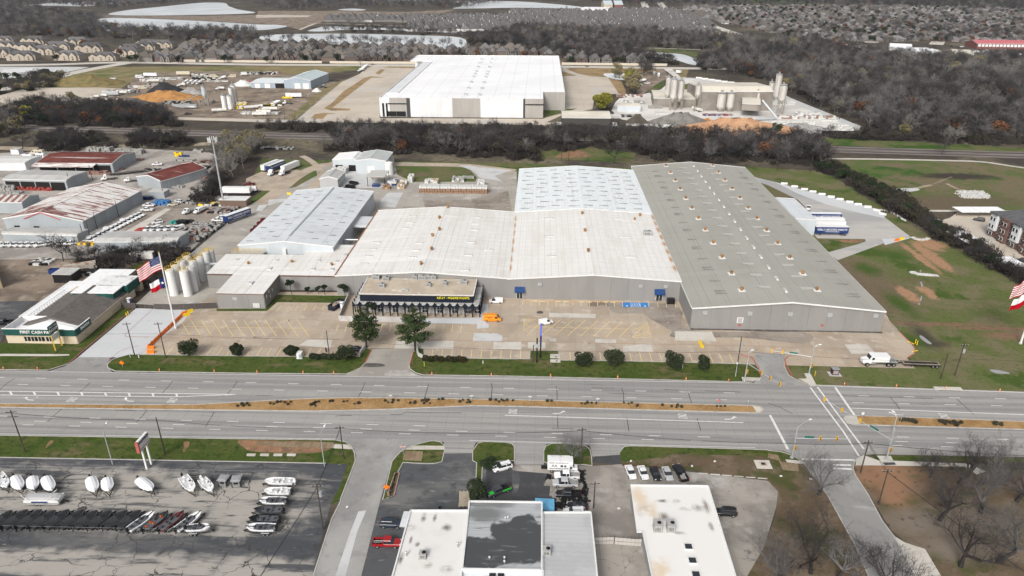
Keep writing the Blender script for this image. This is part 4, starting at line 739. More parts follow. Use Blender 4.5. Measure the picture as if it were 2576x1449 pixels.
# silo tanks by the west wing
for i,(cx,cy,r_,top)in enumerate(((2150,1265,1.5,1075),(2105,1285,1.5,1090),(2050,1370,1.6,1140),(1925,1370,1.6,1135),(1870,1400,1.7,1180),(1985,1420,1.6,1170),(1757,1515,1.75,1265),(1815,1465,1.7,1225),(1897,1520,1.8,1275),(1965,1475,1.7,1230))):
 b_=T(0,1,cx,cy);h_=min(9.5,max(7,HT((cx/4,362.25+cy/4),(cx/4,362.25+top/4))));k=['at the back right end of the tank cluster','second from the back right end of the tank cluster','in the middle of the tank cluster','at the left back of the tank cluster','behind the two front tanks','right of the middle in the tank cluster','front left of the tank cluster','just behind the front left tank','front right of the tank cluster','just behind the front right tank'][i]
 r_*=.86;tk=thing('silo_tank','tall white silo tank '+k,'tank',b_,group='white silo tanks west of the store');MB().tube((0,0,.3),(0,0,h_),r_,n=18).tube((0,0,h_),(0,0,h_+.35),r_,r_*.3,n=18).tube((0,0,0),(0,0,.3),r_*1.05,n=18).build('tank_body',St_wht,tk,smooth=False)
 rb=MB()
 for zz in(.6,1.15):
  pr=[(math.cos(a*math.pi/6)*r_*1.05,math.sin(a*math.pi/6)*r_*1.05,h_+zz)for a in range(13)];rb.path(pr,.05,4)
 for a in range(12):rb.tube((math.cos(a*math.pi/6)*r_*1.05,math.sin(a*math.pi/6)*r_*1.05,h_),(math.cos(a*math.pi/6)*r_*1.05,math.sin(a*math.pi/6)*r_*1.05,h_+1.15),.05,n=4)
 rb.build('guard_rail',St_yel if i<9 else Galv,tk);lb=MB().bar((r_+.1,0,.2),(r_+.1,.01,.2),.1,.1);lb=MB().path([(r_+.15,-.25,0),(r_+.15,-.25,h_+1)],.05).path([(r_+.15,.25,0),(r_+.15,.25,h_+1)],.05);[lb.tube((r_+.15,-.25,zz*.8),(r_+.15,.25,zz*.8),.04,n=4)for zz in range(1,12)];lb.build('ladder',St_grey,tk)
pf=thing('pipe_rack','grey steel pipe bridge between the silo tanks and the wing','pipe rack',(-124,238,0));b_=MB();b_.bar((-6,1,5.2),(5,3,5.2),1.2,.3)
for x in(-6,-2,2,5):b_.tube((x,1.5,0),(x,1.5,5.2),.12)
b_.build('frame',Galv,pf);MB().path([(-7,.6,5.6),(5,2.6,5.6)],.15).path([(-7,1.2,5.7),(5,3.2,5.7)],.12).build('pipe',St_wht,pf)
MB().bar((-7,-6,9.3),(-4,8,9.3),.5,.1).build('walkway',Galv,pf)
pt=thing('tank_platform','yellow railed platform over round tanks behind the wing roof','platform',(-113,251.2,0));b_=MB()
for x in range(-5,8,2):b_.tube((x,-1.4,5.9),(x,-1.4,7.1),.06,n=4).tube((x,1.4,5.9),(x,1.4,7.1),.06,n=4).tube((x,0,0),(x,0,5.8),.1,n=4)
for zz in(6.5,7.1):b_.tube((-5,-1.4,zz),(7,-1.4,zz),.06,n=4).tube((-5,1.4,zz),(7,1.4,zz),.06,n=4)
b_.build('guard_rail',St_yel,pt);MB().box(1,0,5.75,12.4,3,.12).build('platform_deck',Galv,pt)
for x in(-3,1.5,5.5):MB().tube((x,0,.2),(x,0,5.6),1.5,n=14).build('tank_body',St_wht,pt)

# ------------------------------------------------------------------ pawn shop
t=thing('pawn_shop','cream and green pawn shop with a brown shingle roof and white lettering','store',(-130,200,0));o=t.location
pa,pb=T(0,2,85,553),T(0,2,790,563);pa.z=pb.z=0;d_=(pb-pa).normalized();W_=(pb-pa).length;fr=Frame(pa.x,pa.y,math.atan2(d_.y,d_.x));V2=lambda x,y,z_=0:fr(x,y,z_)-Vector((o.x,o.y,0));D1=8.5;yb=35
cream=mat('cream_stucco',(.56,.48,.36),.85,[('n',(.48,.41,.30),.3,.45,.65)],coords='Object')
MB().prism([V2(0,0),V2(W_,0),V2(W_,yb),V2(1.2,yb),V2(1.2,D1),V2(0,D1)],0,3.1).build('wall',cream,t)
for a,b in(((0,0),(W_,0)),((W_,0),(W_,yb))):panels(t,V2(*a),V2(*b),0,lambda k:3.05,cream,5.5)
for a,b in(((-.2,-.3),(W_+.3,-.3)),((W_+.3,-.3),(W_+.3,D1*.9))):panels(t,V2(*a),V2(*b),3.0,lambda k:5.3,T_green,4.6,'fascia_panel',th=.2)
whp=mat('white_parapet',(.74,.74,.74),.7,[('n',(.64,.64,.63),.5,.5,.7)],coords='Object')
pp=MB();[pp.bar(V2(*a,3.1),V2(*b,3.1),.25,2.1)for a,b in(((0,-.1),(W_+.1,-.1)),((0,-.1),(0,D1)),((0,D1),(W_*.42,D1)))];pp.prism([V2(.1,0),V2(W_,0),V2(W_,D1),V2(.1,D1)],3.1,3.3);pp.build('parapet',whp,t)
MB().bar(V2(-.3,-.42,5.2),V2(W_+.5,-.42,5.2),.3,.2).bar(V2(W_+.42,-.4,5.2),V2(W_+.42,D1*.9,5.2),.3,.2).build('roof_coping',whp,t)
vs=[V2(4,4,3.3),V2(W_*.5,4,5.4),V2(W_-2,4,3.3)];MB().add(vs+[V2(4,9,3.3),V2(W_*.5,9,5.4),V2(W_-2,9,3.3)],[(0,2,1),(0,1,4,3),(1,2,5,4)]).build('false_gable',whp,t)
r0,r1=D1-3,yb-4
MB().add([V2(1.2,r0,3.2),V2(W_*.5,r0+.5,6),V2(W_+.3,r0,3.0),V2(1.2,r1,3.2),V2(W_*.5,r1,6),V2(W_+.3,r1,3.0)],[(1,0,3,4),(2,1,4,5),(0,1,2),(3,5,4)]).build('shingle_roof',R_shing,t)
MB().prism([V2(W_*.30,yb-10),V2(W_*.93,yb-10),V2(W_*.93,yb-3),V2(W_*.30,yb-3)],3,5.6).build('green_block',T_green,t);MB().prism([V2(W_*.28,yb-10.2),V2(W_*.95,yb-10.2),V2(W_*.95,yb-3),V2(W_*.28,yb-3)],5.6,5.8).build('flat_roof',whp,t)
MB().prism([V2(W_*.55,yb-4),V2(W_+.3,yb-4),V2(W_+.3,yb+4),V2(W_*.55,yb+4)],2.8,5.8).build('green_block',T_green,t);MB().prism([V2(W_*.5,yb-3.5),V2(W_+.1,yb-4.2),V2(W_+.4,yb+4.2),V2(W_*.5,yb+4.2)],5.9,6.05).build('flat_roof',mat('worn_white_roof',(.66,.66,.65),.8,[('n',(.40,.39,.385),.4,.5,.62)]),t)
MB().prism([V2(W_*.12,yb-1),V2(W_*.7,yb-1),V2(W_*.7,yb+14),V2(W_*.12,yb+14)],0,4).build('rear_block',cream,t);MB().prism([V2(W_*.10,yb-1.2),V2(W_*.72,yb-1.2),V2(W_*.72,yb+14.2),V2(W_*.10,yb+14.2)],4,4.15).build('flat_roof',whp,t);MB().prism([V2(W_*.5,yb+4),V2(W_,yb+4),V2(W_,yb+6),V2(W_*.5,yb+6)],0,2.7).build('rear_block',cream,t)
for i,x in enumerate((W_*.30,W_*.40,W_*.50,W_*.61)):
 w=MB().box(*V2(x,-.14).xy,.9,1.9,.12,1.5,fr.r).build('window',K_black,t);MB().box(*V2(x,-.26).xy,.9,.12,.08,1.5,fr.r).build('window_frame',whp,w)
tx=flat_text('FIRST CASH PAWN','sign_lettering',W_letter,t,1.45,V2(W_*.50,-.62,4.2),(R(90),0,fr.r),.08,sx=.95)
tx=flat_text('PAWN','sign_lettering',W_letter,t,1.5,V2(W_+.62,D1*.5,4.2),(R(90),0,fr.r+R(90)),.08)
rk=MB()
for i in range(17):y=D1-1+i*1.35;rk.tube(V2(1.0,y,3.2),V2(1.0,y,4.6),.06,n=4).tube(V2(1.0,y,4.6),V2(3.0,y+.6,3.3),.05,n=4)
rk.tube(V2(1.0,D1-1,4.6),V2(1.0,D1+21,4.6),.06,n=4).build('roof_railing',Galv,t)
rk=MB();rk.prism([V2(-4.5,D1+4),V2(.8,D1+4),V2(.8,yb+6),V2(-4.5,yb+6)],2.6,2.8);rk.build('side_canopy',whp,t);rk=MB()
for i in range(17):y=D1+4+i*1.65;rk.tube(V2(-4.5,y,0 if i%4==0 else 2.8),V2(-4.5,y,4),.07,n=4)
rk.tube(V2(-4.5,D1+4,4),V2(-4.5,yb+3,4),.07,n=4).build('roof_railing',W_brn,t)
# pole sign
t=thing('pole_sign','pawn pole sign on two yellow posts in front of the pawn shop','sign',T(0,2,590,600));a_,c_=T(0,2,560,632)-t.location,T(0,2,625,580)-t.location;a_.z=c_.z=0
for p in(a_,c_):MB().box(p.x,p.y,0,.35,.35,7.6,.6).build('post',St_yel,t)
def signface(t,a,c,z0,z1,m,th=.35,name='sign_panel',grow=.1):
 d=(c-a).normalized();a2,c2=a-d*grow,c+d*grow;return MB().bar(Vector((a2.x,a2.y,z0)),Vector((c2.x,c2.y,z0)),th,z1-z0).build(name,m,t)
signface(t,a_,c_,5.6,8.4,T_green,grow=.4);signface(t,a_,c_,3.3,5.1,St_wht,grow=.1)
d_=(c_-a_).normalized();n_=Vector((d_.y,-d_.x,0));m_=(a_+c_)/2+n_*.25;rz=math.atan2(d_.y,d_.x)
flat_text('FIRST CASH','sign_lettering',W_letter,t,.7,(m_.x,m_.y,7.8),(R(90),0,rz),.02);flat_text('PAWN','sign_lettering',W_letter,t,1.5,(m_.x,m_.y,6.6),(R(90),0,rz),.02)

# ------------------------------------------------------------------ west industrial yard
def shed(name,label,pts,h,ridge,wm,rm,axis='y',**k):
 """pts: three ground points: front-left, front-right, back-left"""
 a,b,c_=pts;d=(b-a);d.z=0;fr=Frame(a.x,a.y,math.atan2(d.y,d.x));W_=d.length;e=c_-a;D=abs(-e.x*math.sin(fr.r)+e.y*math.cos(fr.r));return gable(name,label,0,0,W_,D,h,ridge,wm,rm,axis,fr=fr,**k)+(W_,D,fr)
r=shed('rusty_roof_warehouse','big warehouse with a white and rust streaked roof in the west yard',[T(0,1,75,880),T(0,1,865,905),T(0,1,560,560)],6,9.5,W_grey2,R_rust,step=7,nu=4,nv=8)
t,S,tr,z=r[:4];W_,D=r[4:6];MB().add([S(W_*.27,-.2,6.2),S(W_*.73,-.2,6.2),S(W_*.5,-.2,9.2),S(W_*.5,6,9.3)],[(0,1,2),(0,2,3),(1,3,2)]).build('gable_end',W_grey2,t)
gm=mat('red_ridge_trim',(.45,.08,.08),.6);MB().bar(S(W_*.27,-.4,6.2),S(W_*.5,-.4,9.3),.3,.3).bar(S(W_*.5,-.4,9.3),S(W_*.73,-.4,6.2),.3,.3).build('gable_trim',gm,t)
for x in(.15,.40):q=S(W_*x,-.2);MB().box(q.x,q.y,0,2.4,.25,3).build('roller_door',K_int,t)
shed('long_shed','long low galvanised shed in front of the rusty warehouse',[T(0,1,50,990),T(0,1,795,1010),T(0,1,90,925)],4,4.6,W_grey2,R_lite,axis='x',step=6,nu=1,nv=7,rpos=.9)
r=shed('metal_shed','galvanised shed with white roof panels behind the bare bushes',[T(0,1,975,1090),T(0,1,1800,1085),T(0,1,1040,985)],4.6,5.4,W_grey2,R_lite,axis='x',step=12,nu=1,nv=8,rpos=.8)
r=shed('rusty_gable_shed','small gabled shed with a deep rust-red roof',[T(0,1,1395,420),T(0,1,1640,468),T(0,1,1690,260)],5,7,W_grey2,R_rust2,step=6,nu=3,nv=5)
r=shed('open_shed','open-fronted grey-roofed shed with dark bays at the far left',[T(0,1,60,455),T(0,1,690,470),T(0,1,240,360)],5.5,6.4,W_grey2,R_lite,axis='x',step=6,nu=2,nv=6,rpos=.7)
t,S,tr,z=r[:4];W_,D=r[4:6]
for i in range(4):q=S(W_*(.14+.24*i),-.2);MB().box(q.x,q.y,0,W_*.22,.3,4.4,r[6].r).build('open_bay',K_int,t)
r=shed('rusty_open_shed','rust-roofed open shed on the north side of the west yard',[T(0,1,395,285),T(0,1,1150,290),T(0,1,600,170)],5.5,7.5,W_grey2,R_rust2,axis='x',step=8,nu=3,nv=8,rpos=.5)
t,S,tr,z=r[:4];W_,D=r[4:6]
for i in range(4):q=S(W_*(.14+.24*i),-.2);MB().box(q.x,q.y,0,W_*.22,.3,4.3,r[6].r).build('open_bay',K_int,t)
MB().add([S(-1,-5,4.4),S(W_*.8,-5,4.4),S(W_*.8,.1,5.6),S(-1,.1,5.6)],[(0,1,2,3)]).build('lean_to_roof',R_rust,t)
shed('white_carport_shed','white-roofed shelter with parked coaches at the far left edge',[T(0,1,-350,265),T(0,1,270,270),T(0,1,-260,195)],4.6,5.2,W_white,mat('offwhite_roof',(.56,.56,.54),.6,[('g',(.47,.47,.46),1,0,.1)]),axis='x',step=9,nu=1,nv=8,rpos=.6)
shed('striped_roof_shed','shed with a rust-striped roof cut by the left edge',[T(0,1,-260,690),T(0,1,250,700),T(0,1,-160,610)],5.5,7,W_grey2,mat('striped_rust_roof',(.50,.49,.48),.7,[('g',(.20,.09,.07),3.4,0,1.7),('n',(.3,.2,.17),.4,.5,.65)]),axis='x',step=6,nu=2,nv=6)
shed('tan_warehouse','cream-walled warehouse with grey roof cut by the left edge',[T(0,1,-500,1600),T(0,1,30,1449),T(0,1,-60,1200)],6,7.5,W_cream,R_lite,step=8,nu=4,nv=5)
sm=lambda nm,lb,c,r_,x,y,w,d,h,wm,rm:(lambda t:(MB().box(0,d/2,0,w,d,h).build('wall',wm,t),MB().box(0,d/2,h,w+.5,d+.5,.2).build('roof',rm,t)))(thing(nm,lb,'shed',T(c,r_,x,y)))
sm('yard_hut','small brown hut with white roof at the foot of the cell tower',0,1,2350,630,13,6,3.2,W_brn,W_trim);sm('small_shed','small grey shed beside the rust-red gabled shed',0,1,1580,545,8,6,3,W_grey2,R_lite);sm('black_shack','black shack with white sheet roof in the dirt yard',0,1,640,1400,7,6,3.4,K_black,R_lite)
sm('garden_shed','tiny white garden shed near the recreational vehicles',0,1,155,105,5,4,3,W_white,R_lite);

# ------------------------------------------------------------------ foreground buildings
ra=R_store
t=thing('shop_building','shop building with stained white, weathered grey and ribbed roof sections','building',(-18,95,0));o=t.location
def block(t,pts,z1,wm,rm,par=.35,nm='roof',parw=None):
 P_=[Vector((p.x-o.x,p.y-o.y,0))for p in pts];MB().prism(P_,0,z1-.02).build('wall',wm,t);MB().prism([p for p in P_],z1-.02,z1+.04).build(nm,rm,t)
 if par:
  b=MB();[b.bar(Vector((a.x,a.y,z1)),Vector((c.x,c.y,z1)),.3,par)for a,c in zip(P_,P_[1:]+P_[:1])];b.build('parapet',parw or W_trim,t)
 return P_
zr=4.6
block(t,[G(988,1449,zr),G(920,1650,zr),G(1150,1650,zr),G(1160,1449,zr),G(1178,1286,zr),G(1033,1286,zr)],zr,W_white,R_store)
zr=5.2
block(t,[G(1163,1433,zr),G(1363,1436,zr),G(1363,1265,zr),G(1181,1263,zr)],zr,W_white,R_weather);block(t,[G(1160,1436,4.2),G(1152,1650,4.2),G(1370,1650,4.2),G(1364,1438,4.2)],4.2,W_blue,mat('pale_lower_roof',(.56,.60,.63),.6))
block(t,[G(1366,1449,4.8),G(1366,1650,4.8),G(1520,1650,4.8),G(1502,1449,4.8),G(1486,1290,4.8),G(1366,1291,4.8)],4.8,W_white,R_seam)
p=G(1064,1402,4.6)-o;p.z=4.64;acunit(t,p,1.3,1.3,1.1);p=G(1375,1392,4.8)-o;p.z=4.84;acunit(t,p,1.5,1.5,1.1)
q=[G(1005,1325,3.2),G(1022,1325,3.2),G(1034,1287,3.2),G(1016,1287,3.2)];MB().prism([Vector((v.x-o.x,v.y-o.y,0))for v in q],3.1,3.3).build('side_awning',R_pale,t)
for cx,cy in((1510,1240),(2030,1150),(2350,1290),(2500,1290),(2500,1330),(2510,890),(2535,885)):p=T(1,3,cx,cy,4.8)-o;p.z=4.6;MB().tube(p,p+Vector((0,0,1.1)),.16).tube(p+Vector((0,0,1.1)),p+Vector((0,0,1.25)),.3,.1).build('roof_pipe',Galv,t)
for cx in(2380,2465):p=T(1,3,cx,1440,4.25)-o;p.z=4.2;MB().box(p.x,p.y,4.24,1.2,1,.25).build('skylight',K_black,t)
t=thing('white_roof_shop','single-storey building with a smudged white roof and two grey roof units','building',(38,100,0));o=t.location;zr=5.0
WP=[G(1587,1220,zr),G(1781,1223,zr),G(1805,1310,zr),G(1850,1449,zr),G(1905,1650,zr),G(1690,1650,zr),G(1640,1449,zr),G(1618,1330,zr)];wl_=ribwall('grey_side_wall',(.27,.28,.29),1.2)
block(t,[G(1589,1223,zr),G(1780,1226,zr),G(1848,1449,zr),G(1905,1650,zr),G(1690,1650,zr),G(1652,1449,zr),G(1620,1330,zr)],zr-.3,wl_,R_ware,0);P_=[Vector((p.x-o.x,p.y-o.y,0))for p in[G(1586,1221,zr),G(1781,1223,zr),G(1850,1449,zr),G(1908,1650,zr),G(1686,1650,zr),G(1640,1449,zr),G(1617,1338,zr),G(1602,1338,zr)]]
MB().prism(P_,zr-.25,zr,bot=True).build('roof',R_ware,t);b=MB();[b.bar(Vector((a.x,a.y,zr)),Vector((c.x,c.y,zr)),.28,.22)for a,c in zip(P_,P_[1:])];b.build('parapet',W_trim,t)
for cx in(1460,1592):p=T(2,3,cx,975,zr)-o;p.z=zr;acunit(t,p,1.5,2,1.5)
for cx,cy in((1775,1160),(1815,1300),(1850,1440)):p=T(2,3,cx,cy,zr)-o;k=MB().box(p.x,p.y,zr,1.7,1.6,.25).build('skylight',W_trim,t);MB().box(p.x,p.y,zr+.25,1.35,1.25,.05).build('pane',G_glass,k)
# ------------------------------------------------------------------ new white warehouse
t=thing('giant_white_warehouse','giant bright white warehouse with rows of small roof hatches beyond the railway','building',(-60,680,0));o=t.location;Vb=lambda x,y,z_=0:Vector((x-o.x,y-o.y,z_))
XA,XB,YA,YB,HH=-122,2,545,812,14.2
MB().prism([Vb(XA,YA),Vb(XB,YA),Vb(XB,YA+31),Vb(19.2,YA+31),Vb(19.2,YB),Vb(-136,YB),Vb(-136,YA+250),Vb(-122,YA+249),Vb(-122,YA+40),Vb(XA,YA+40)],0,HH-.6).build('shell',W_white,t)
rp=[Vb(XA,YA),Vb(XB,YA),Vb(XB,YA+31),Vb(19.2,YA+31),Vb(19.2,YB),Vb(-136,YB),Vb(-136,YB-45),Vb(-124,YB-45),Vb(-112,YB-52),Vb(-112,YA+22),Vb(XA,YA+22)]
MB().prism(rp,HH-1,HH-.4,bot=True).build('flat_roof',R_bigwhite,t);b=MB();[b.bar(Vector((a.x,a.y,HH-.4)),Vector((c.x,c.y,HH-.4)),.4,.6)for a,c in zip(rp,rp[1:]+rp[:1])];b.build('parapet',W_trim,t)
n=0
xs_=[G(958,293).x,G(1013-30,293).x,G(1024,295).x,G(1033,295).x,G(1139,295).x,G(1209,296).x,G(1316,296).x,G(1321,296).x,G(1365,297).x]
for(a,b_,m_)in((0,1,W_white),(1,2,W_greige),(2,3,W_dkgrey),(3,4,W_white),(4,5,W_greige),(5,6,W_white),(6,7,W_dkgrey),(7,8,W_greige)):panels(t,Vb(xs_[a],YA),Vb(xs_[b_],YA),0,lambda k:HH,m_,8.5,th=.3)
panels(t,Vb(XB,YA+31),Vb(19.2,YA+31),0,lambda k:HH,W_greige,8.6,th=.3);panels(t,Vb(XB,YA),Vb(XB,YA+31),0,lambda k:HH,W_greige,8,th=.3);panels(t,Vb(19.2,YA+31),Vb(19.2,YB),0,lambda k:HH,W_white,12,th=.3);panels(t,Vb(-122,YB-60),Vb(-122,YA),0,lambda k:HH,W_white,12,th=.3)
for cx in(1393,1487):q=T(1,0,cx,1150)-o;MB().box(q.x,YA-.5-o.y,.6,7,.4,3.6).build('window',K_black,t)
for cx in(1385,1480,2576+180,2576+275):q=G(644+cx/4,262)-o;q=G(644+cx/4,293)-o;MB().box(q.x,YA-.5-o.y,9.6,7,.4,.7).build('window_band',K_black,t)
MB().box(-119.5-o.x,YA-.5-o.y,.3,1.4,.4,10).box(-116.8-o.x,YA-.5-o.y,.3,1.2,.4,10).build('glazing',K_black,t)
for c_,cy in((2272,587),(2253,625),(2236,667),(2216,713),(2205,737),(2192,766),(2167,822),(2142,881),(2113,947)):
 p=T(1,0,c_,cy+6,HH)-o;MB().box(p.x,p.y,HH-.35,2.6,2.6,1.1).build('roof_hatch',Galv,t);dx={587:102,625:109,667:111,713:116,737:119,766:122,822:128,881:133,947:140}[cy];p=T(1,0,c_+dx,cy+8,HH)-o;MB().box(p.x,p.y,HH-.35,2.6,2.6,1.1).build('roof_hatch',Galv,t)
# ------------------------------------------------------------------ far blue shed, batch plant
R_bl=mat('light_blue_roof',(.46,.53,.55),.5,[('g',(.40,.47,.49),1.5,0,.12)]);
pa=T(1,0,290,890);pb=T(1,0,555,895);r=shed('blue_metal_shed','tall blue metal shed with white roller doors in the ready-mix yard',[pa,pb,pa+Vector((8,48,0))],7.5,10.5,ribwall('blue_wall',(.34,.40,.46),2),R_bl,step=6,nu=2,nv=5)
t,S=r[:2]
for x in(.5,.82):q=S(r[4]*x,-.25);MB().box(q.x,q.y,0,5.5,.3,5).build('roller_door',St_wht,t)
pa=T(0,0,2530,884);pb=T(1,0,285,888);r=shed('blue_low_shed','low blue shed joined to the tall blue metal shed',[pa,pb,pa+Vector((0,30,0))],5,5.8,ribwall('blue_wall',(.34,.40,.46),2),mat('white_blue_roof',(.62,.66,.67),.5),axis='x',step=8,nu=1,nv=4)
for x in(.2,.5):q=r[1](r[4]*x,-.25);MB().box(q.x,q.y,0,5,.3,4).build('roller_door',St_wht,r[0])
q=r[1](r[4]*.9,-.25);MB().box(q.x,q.y,0,10,.3,4.3).build('open_bay',K_int,r[0])
Dusty=mat('dusty_wall',(.27,.245,.215),.85,[('n',(.19,.17,.15),.06,.42,.6),('g',(.22,.2,.18),6,0,.15)]);DustR=mat('dusty_roof',(.60,.56,.48),.8,[('n',(.52,.48,.42),.05,.42,.6)])
def shed2(nm,lb,c,r_,xa,ya,xb,yb_,depth,h,ridge,wm,rm,axis='x',**k):a,b_=T(c,r_,xa,ya),T(c,r_,xb,yb_);return shed(nm,lb,[a,b_,a+Vector((0,depth,0))],h,ridge,wm,rm,axis,**k)
shed2('plant_hall','long dusty beige process hall of the block plant',2,0,1880,1115,2600,1115,45,15,17.5,Dusty,DustR,nu=2,nv=6,step=12,rpos=.8)
shed2('plant_hall','low dusty annex hall left of the block plant hall',2,0,1420,1075,1830,1085,40,7,8,Dusty,DustR,nu=1,nv=5,step=10)
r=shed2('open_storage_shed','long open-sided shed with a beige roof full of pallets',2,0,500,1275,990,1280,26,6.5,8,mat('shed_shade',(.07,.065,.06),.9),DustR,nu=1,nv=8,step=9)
shed2('office_block','small pale blue office with a beige roof in the block plant yard',2,0,1060,1120,1290,1125,12,4.5,4.8,W_blue,DustR,nu=1,nv=4,step=7);shed2('conveyor_house','beige-roofed hopper house on legs at the block plant',2,0,2300,1175,2480,1185,32,10,11,Dusty,DustR,nu=1,nv=4,step=6,base=5)
Sw=mat('silo_white',(.52,.50,.465),.6,[('n',(.40,.375,.34),.3,.42,.62,(1,1,.3))],coords='Object')
def silo(c,r_,cx,cy,r0,z0,z1,lb,legs=True,m=None):
 t=thing('silo',lb,'silo',T(c,r_,cx,cy),group='silos of the concrete plants');MB().tube((0,0,z0),(0,0,z1),r0,n=16).tube((0,0,max(z0-3,0)),(0,0,z0),r0*.3,r0,n=16).tube((0,0,z1),(0,0,z1+.8),r0,r0*.4,n=16).build('silo_body',m or Sw,t)
 b=MB()
 if legs and z0>3:
  for i in range(4):a=math.pi/4+i*math.pi/2;b.tube((math.cos(a)*r0,math.sin(a)*r0,0),(math.cos(a)*r0,math.sin(a)*r0,z0+1),.22,n=4);a2=a+math.pi/2;b.tube((math.cos(a)*r0,math.sin(a)*r0,0),(math.cos(a2)*r0,math.sin(a2)*r0,z0*.5),.12,n=4).tube((math.cos(a2)*r0,math.sin(a2)*r0,z0*.5),(math.cos(a)*r0,math.sin(a)*r0,z0),.12,n=4)
 b.tube((0,0,z1+.5),(0,0,z1+2.8),r0*.32,n=6).box(r0+.3,0,0,.5,.5,z1);b.build('frame',mat('dusty_steel',(.30,.275,.24),.8),t);MB().tube((0,0,z1+.8),(0,0,z1+1.1),r0*1.1,n=12).build('top_deck',Galv,t)
ZS=(.76,.76,.76,.76,.85,.85,.67,.64,.8,.8,.8,.8,.8,.69,.76)
for i,(c_,cx,cy,r0,z0,z1,lb)in enumerate(((2,1553,1075,2.3,13,30,'dusty white silo on legs, leftmost of the three tall block plant silos'),(2,1607,1110,2.8,13,31,'dusty white silo on legs, middle of the three tall block plant silos'),(2,1675,1100,2.7,12,29,'dusty white silo on legs, rightmost of the three tall block plant silos'),(2,1850,1120,2.3,17,26,'grey silo on a lattice tower at the corner of the plant hall'),
  (2,2092,1120,3.4,4,16,'squat beige dust silo in front of the plant hall, left one'),(2,2185,1120,3.2,4,16,'squat beige dust silo in front of the plant hall, right one'),(3,75,1010,2.7,5,31,'tallest white silo at the right end of the block plant'),(3,5,1060,2.2,14,28,'slim white silo left of the tallest block plant silo'),(3,112,1150,3.0,14,27,'white silo on legs at the far right of the block plant'),
  (2,2450,1110,2.6,4,17,'beige cyclone tank at the right of the plant hall'),
  (0,2265,1100,2.1,1,13,'white upright tank, front left of the ready-mix yard group'),(0,2325,1105,2.1,1,13,'white upright tank, front right of the ready-mix yard group'),(0,2340,1060,1.6,1,17,'white upright tank behind the two front ready-mix tanks'),(0,2370,1050,2.1,3,22,'tall white silo of the ready-mix yard'),(0,2075,1060,2.0,11,19,'pale blue silo above the conveyor of the ready-mix yard'))):
 silo(c_,0,cx,cy,r0*.9,z0*ZS[i],z1*ZS[i],lb,m=W_blue if i==14 else(St_wht if i>9 else None))
t=thing('conveyor','inclined grey conveyor with truss at the ready-mix yard','conveyor',T(0,0,1850,1080));q=T(0,0,2060,1060)-t.location;MB().bar((-6,0,1),(q.x,q.y,10),1.2,.8).build('belt_frame',mat('dusty_steel',.3),t);b=MB();[b.tube((x,y_:=0,0),(x,0,z_),.2,n=4)for x,z_ in((0,2.2),(7,4.5),(14,7))];b.build('leg',mat('dusty_steel',.3),t);MB().box(4,-6,1.2,20,2.6,2.4).build('hopper',Galv,t)
t=thing('transfer_pipe','thick grey angled pipe beside the right block plant silos','pipe',T(3,0,60,1215));MB().path([(2,0,2),(-14,-2,1.5)],.9,8).path([(2,0,2),(-9,6,14)],.8,8).build('pipe',Galv,t)
# apartment block right edge, carports, far right shops
t=thing('brick_apartments','three-storey brick and pale siding apartment block at the right edge','apartment block',T(3,1,2200,905));o=t.location
Brick=mat('brown_brick',(.17,.10,.085),.9,[('n',(.11,.065,.055),.5,.42,.6),('g',(.22,.15,.13),0,.4,.05)],coords='Object');Sid=mat('pale_siding',(.60,.63,.64),.7,coords='Object');Rdk=mat('dark_shingle',(.115,.115,.12),.9,[('n',(.085,.085,.09),.5,.45,.65)])
e_=T(3,1,2480,1062)-T(3,1,2200,905);fr=Frame(0,0,math.atan2(e_.y,e_.x));Va=lambda x,y,z_=0:fr(x,y,z_)
MB().prism([Va(0,0),Va(60,0),Va(60,18),Va(0,18)],0,9.6).build('wall',Brick,t)
for i in range(8):
 x=1+i*7.2;m_=Sid if i%2==0 else Brick;MB().prism([Va(x,-1.2),Va(x+4.2,-1.2),Va(x+4.2,.2),Va(x,.2)],3.2 if i%2==0 else 0,10.2).build('bay',m_,t)
 if i%2==0:MB().prism([Va(x-.4,-1.8),Va(x+4.6,-1.8),Va(x+4.6,5),Va(x-.4,5)],10.2,10.8,bot=True).build('bay_roof',Rdk,t)
 for k in range(3):
  for dx in(1.1,3.0):q=Va(x+dx,-1.28);w=MB().box(q.x,q.y,1+3.1*k,1.2,.12,1.7,fr.r).build('window',St_wht,t);q=Va(x+dx,-1.38);MB().box(q.x,q.y,1.12+3.1*k,.95,.08,1.45,fr.r).build('pane',G_glass,w)
 for k in range(3):q=Va(x+5.7,-.08);w=MB().box(q.x,q.y,1+3.1*k,1.6,.12,1.7,fr.r).build('window',St_wht,t);q=Va(x+5.7,-.18);MB().box(q.x,q.y,1.12+3.1*k,1.3,.08,1.45,fr.r).build('pane',G_glass,w)
panels(t,Va(0,18),Va(0,0),6.4,lambda k:10.0,Sid,4.5,'siding_panel');MB().add([Va(-.6,-.8,9.9),Va(61,-.8,9.9),Va(61,19,9.9),Va(-.6,19,9.9),Va(6,9,13.2),Va(61,9,13.2)],[(0,1,5,4),(2,3,4,5),(3,0,4),(1,2,5)]).build('roof',Rdk,t)
def carport(lb,a,b_,d,h=2.7):
 t=thing('carport',lb,'carport',a,group=None);e=b_-a;e.z=0;fr=Frame(0,0,math.atan2(e.y,e.x));L_=e.length;n=max(2,round(L_/12))
 for i in range(n+1):q=fr(L_*i/n,d*.4);MB().box(q.x,q.y,0,.25,.25,h,fr.r).build('post',W_brn,t)
 for i in range(n*2):q0=L_*i/(2*n);MB().prism([fr(q0,0),fr(q0+L_/2/n-.1,0),fr(q0+L_/2/n-.1,d),fr(q0,d)],h,h+.2,bot=True).build('roof_panel',R_bigwhite,t)
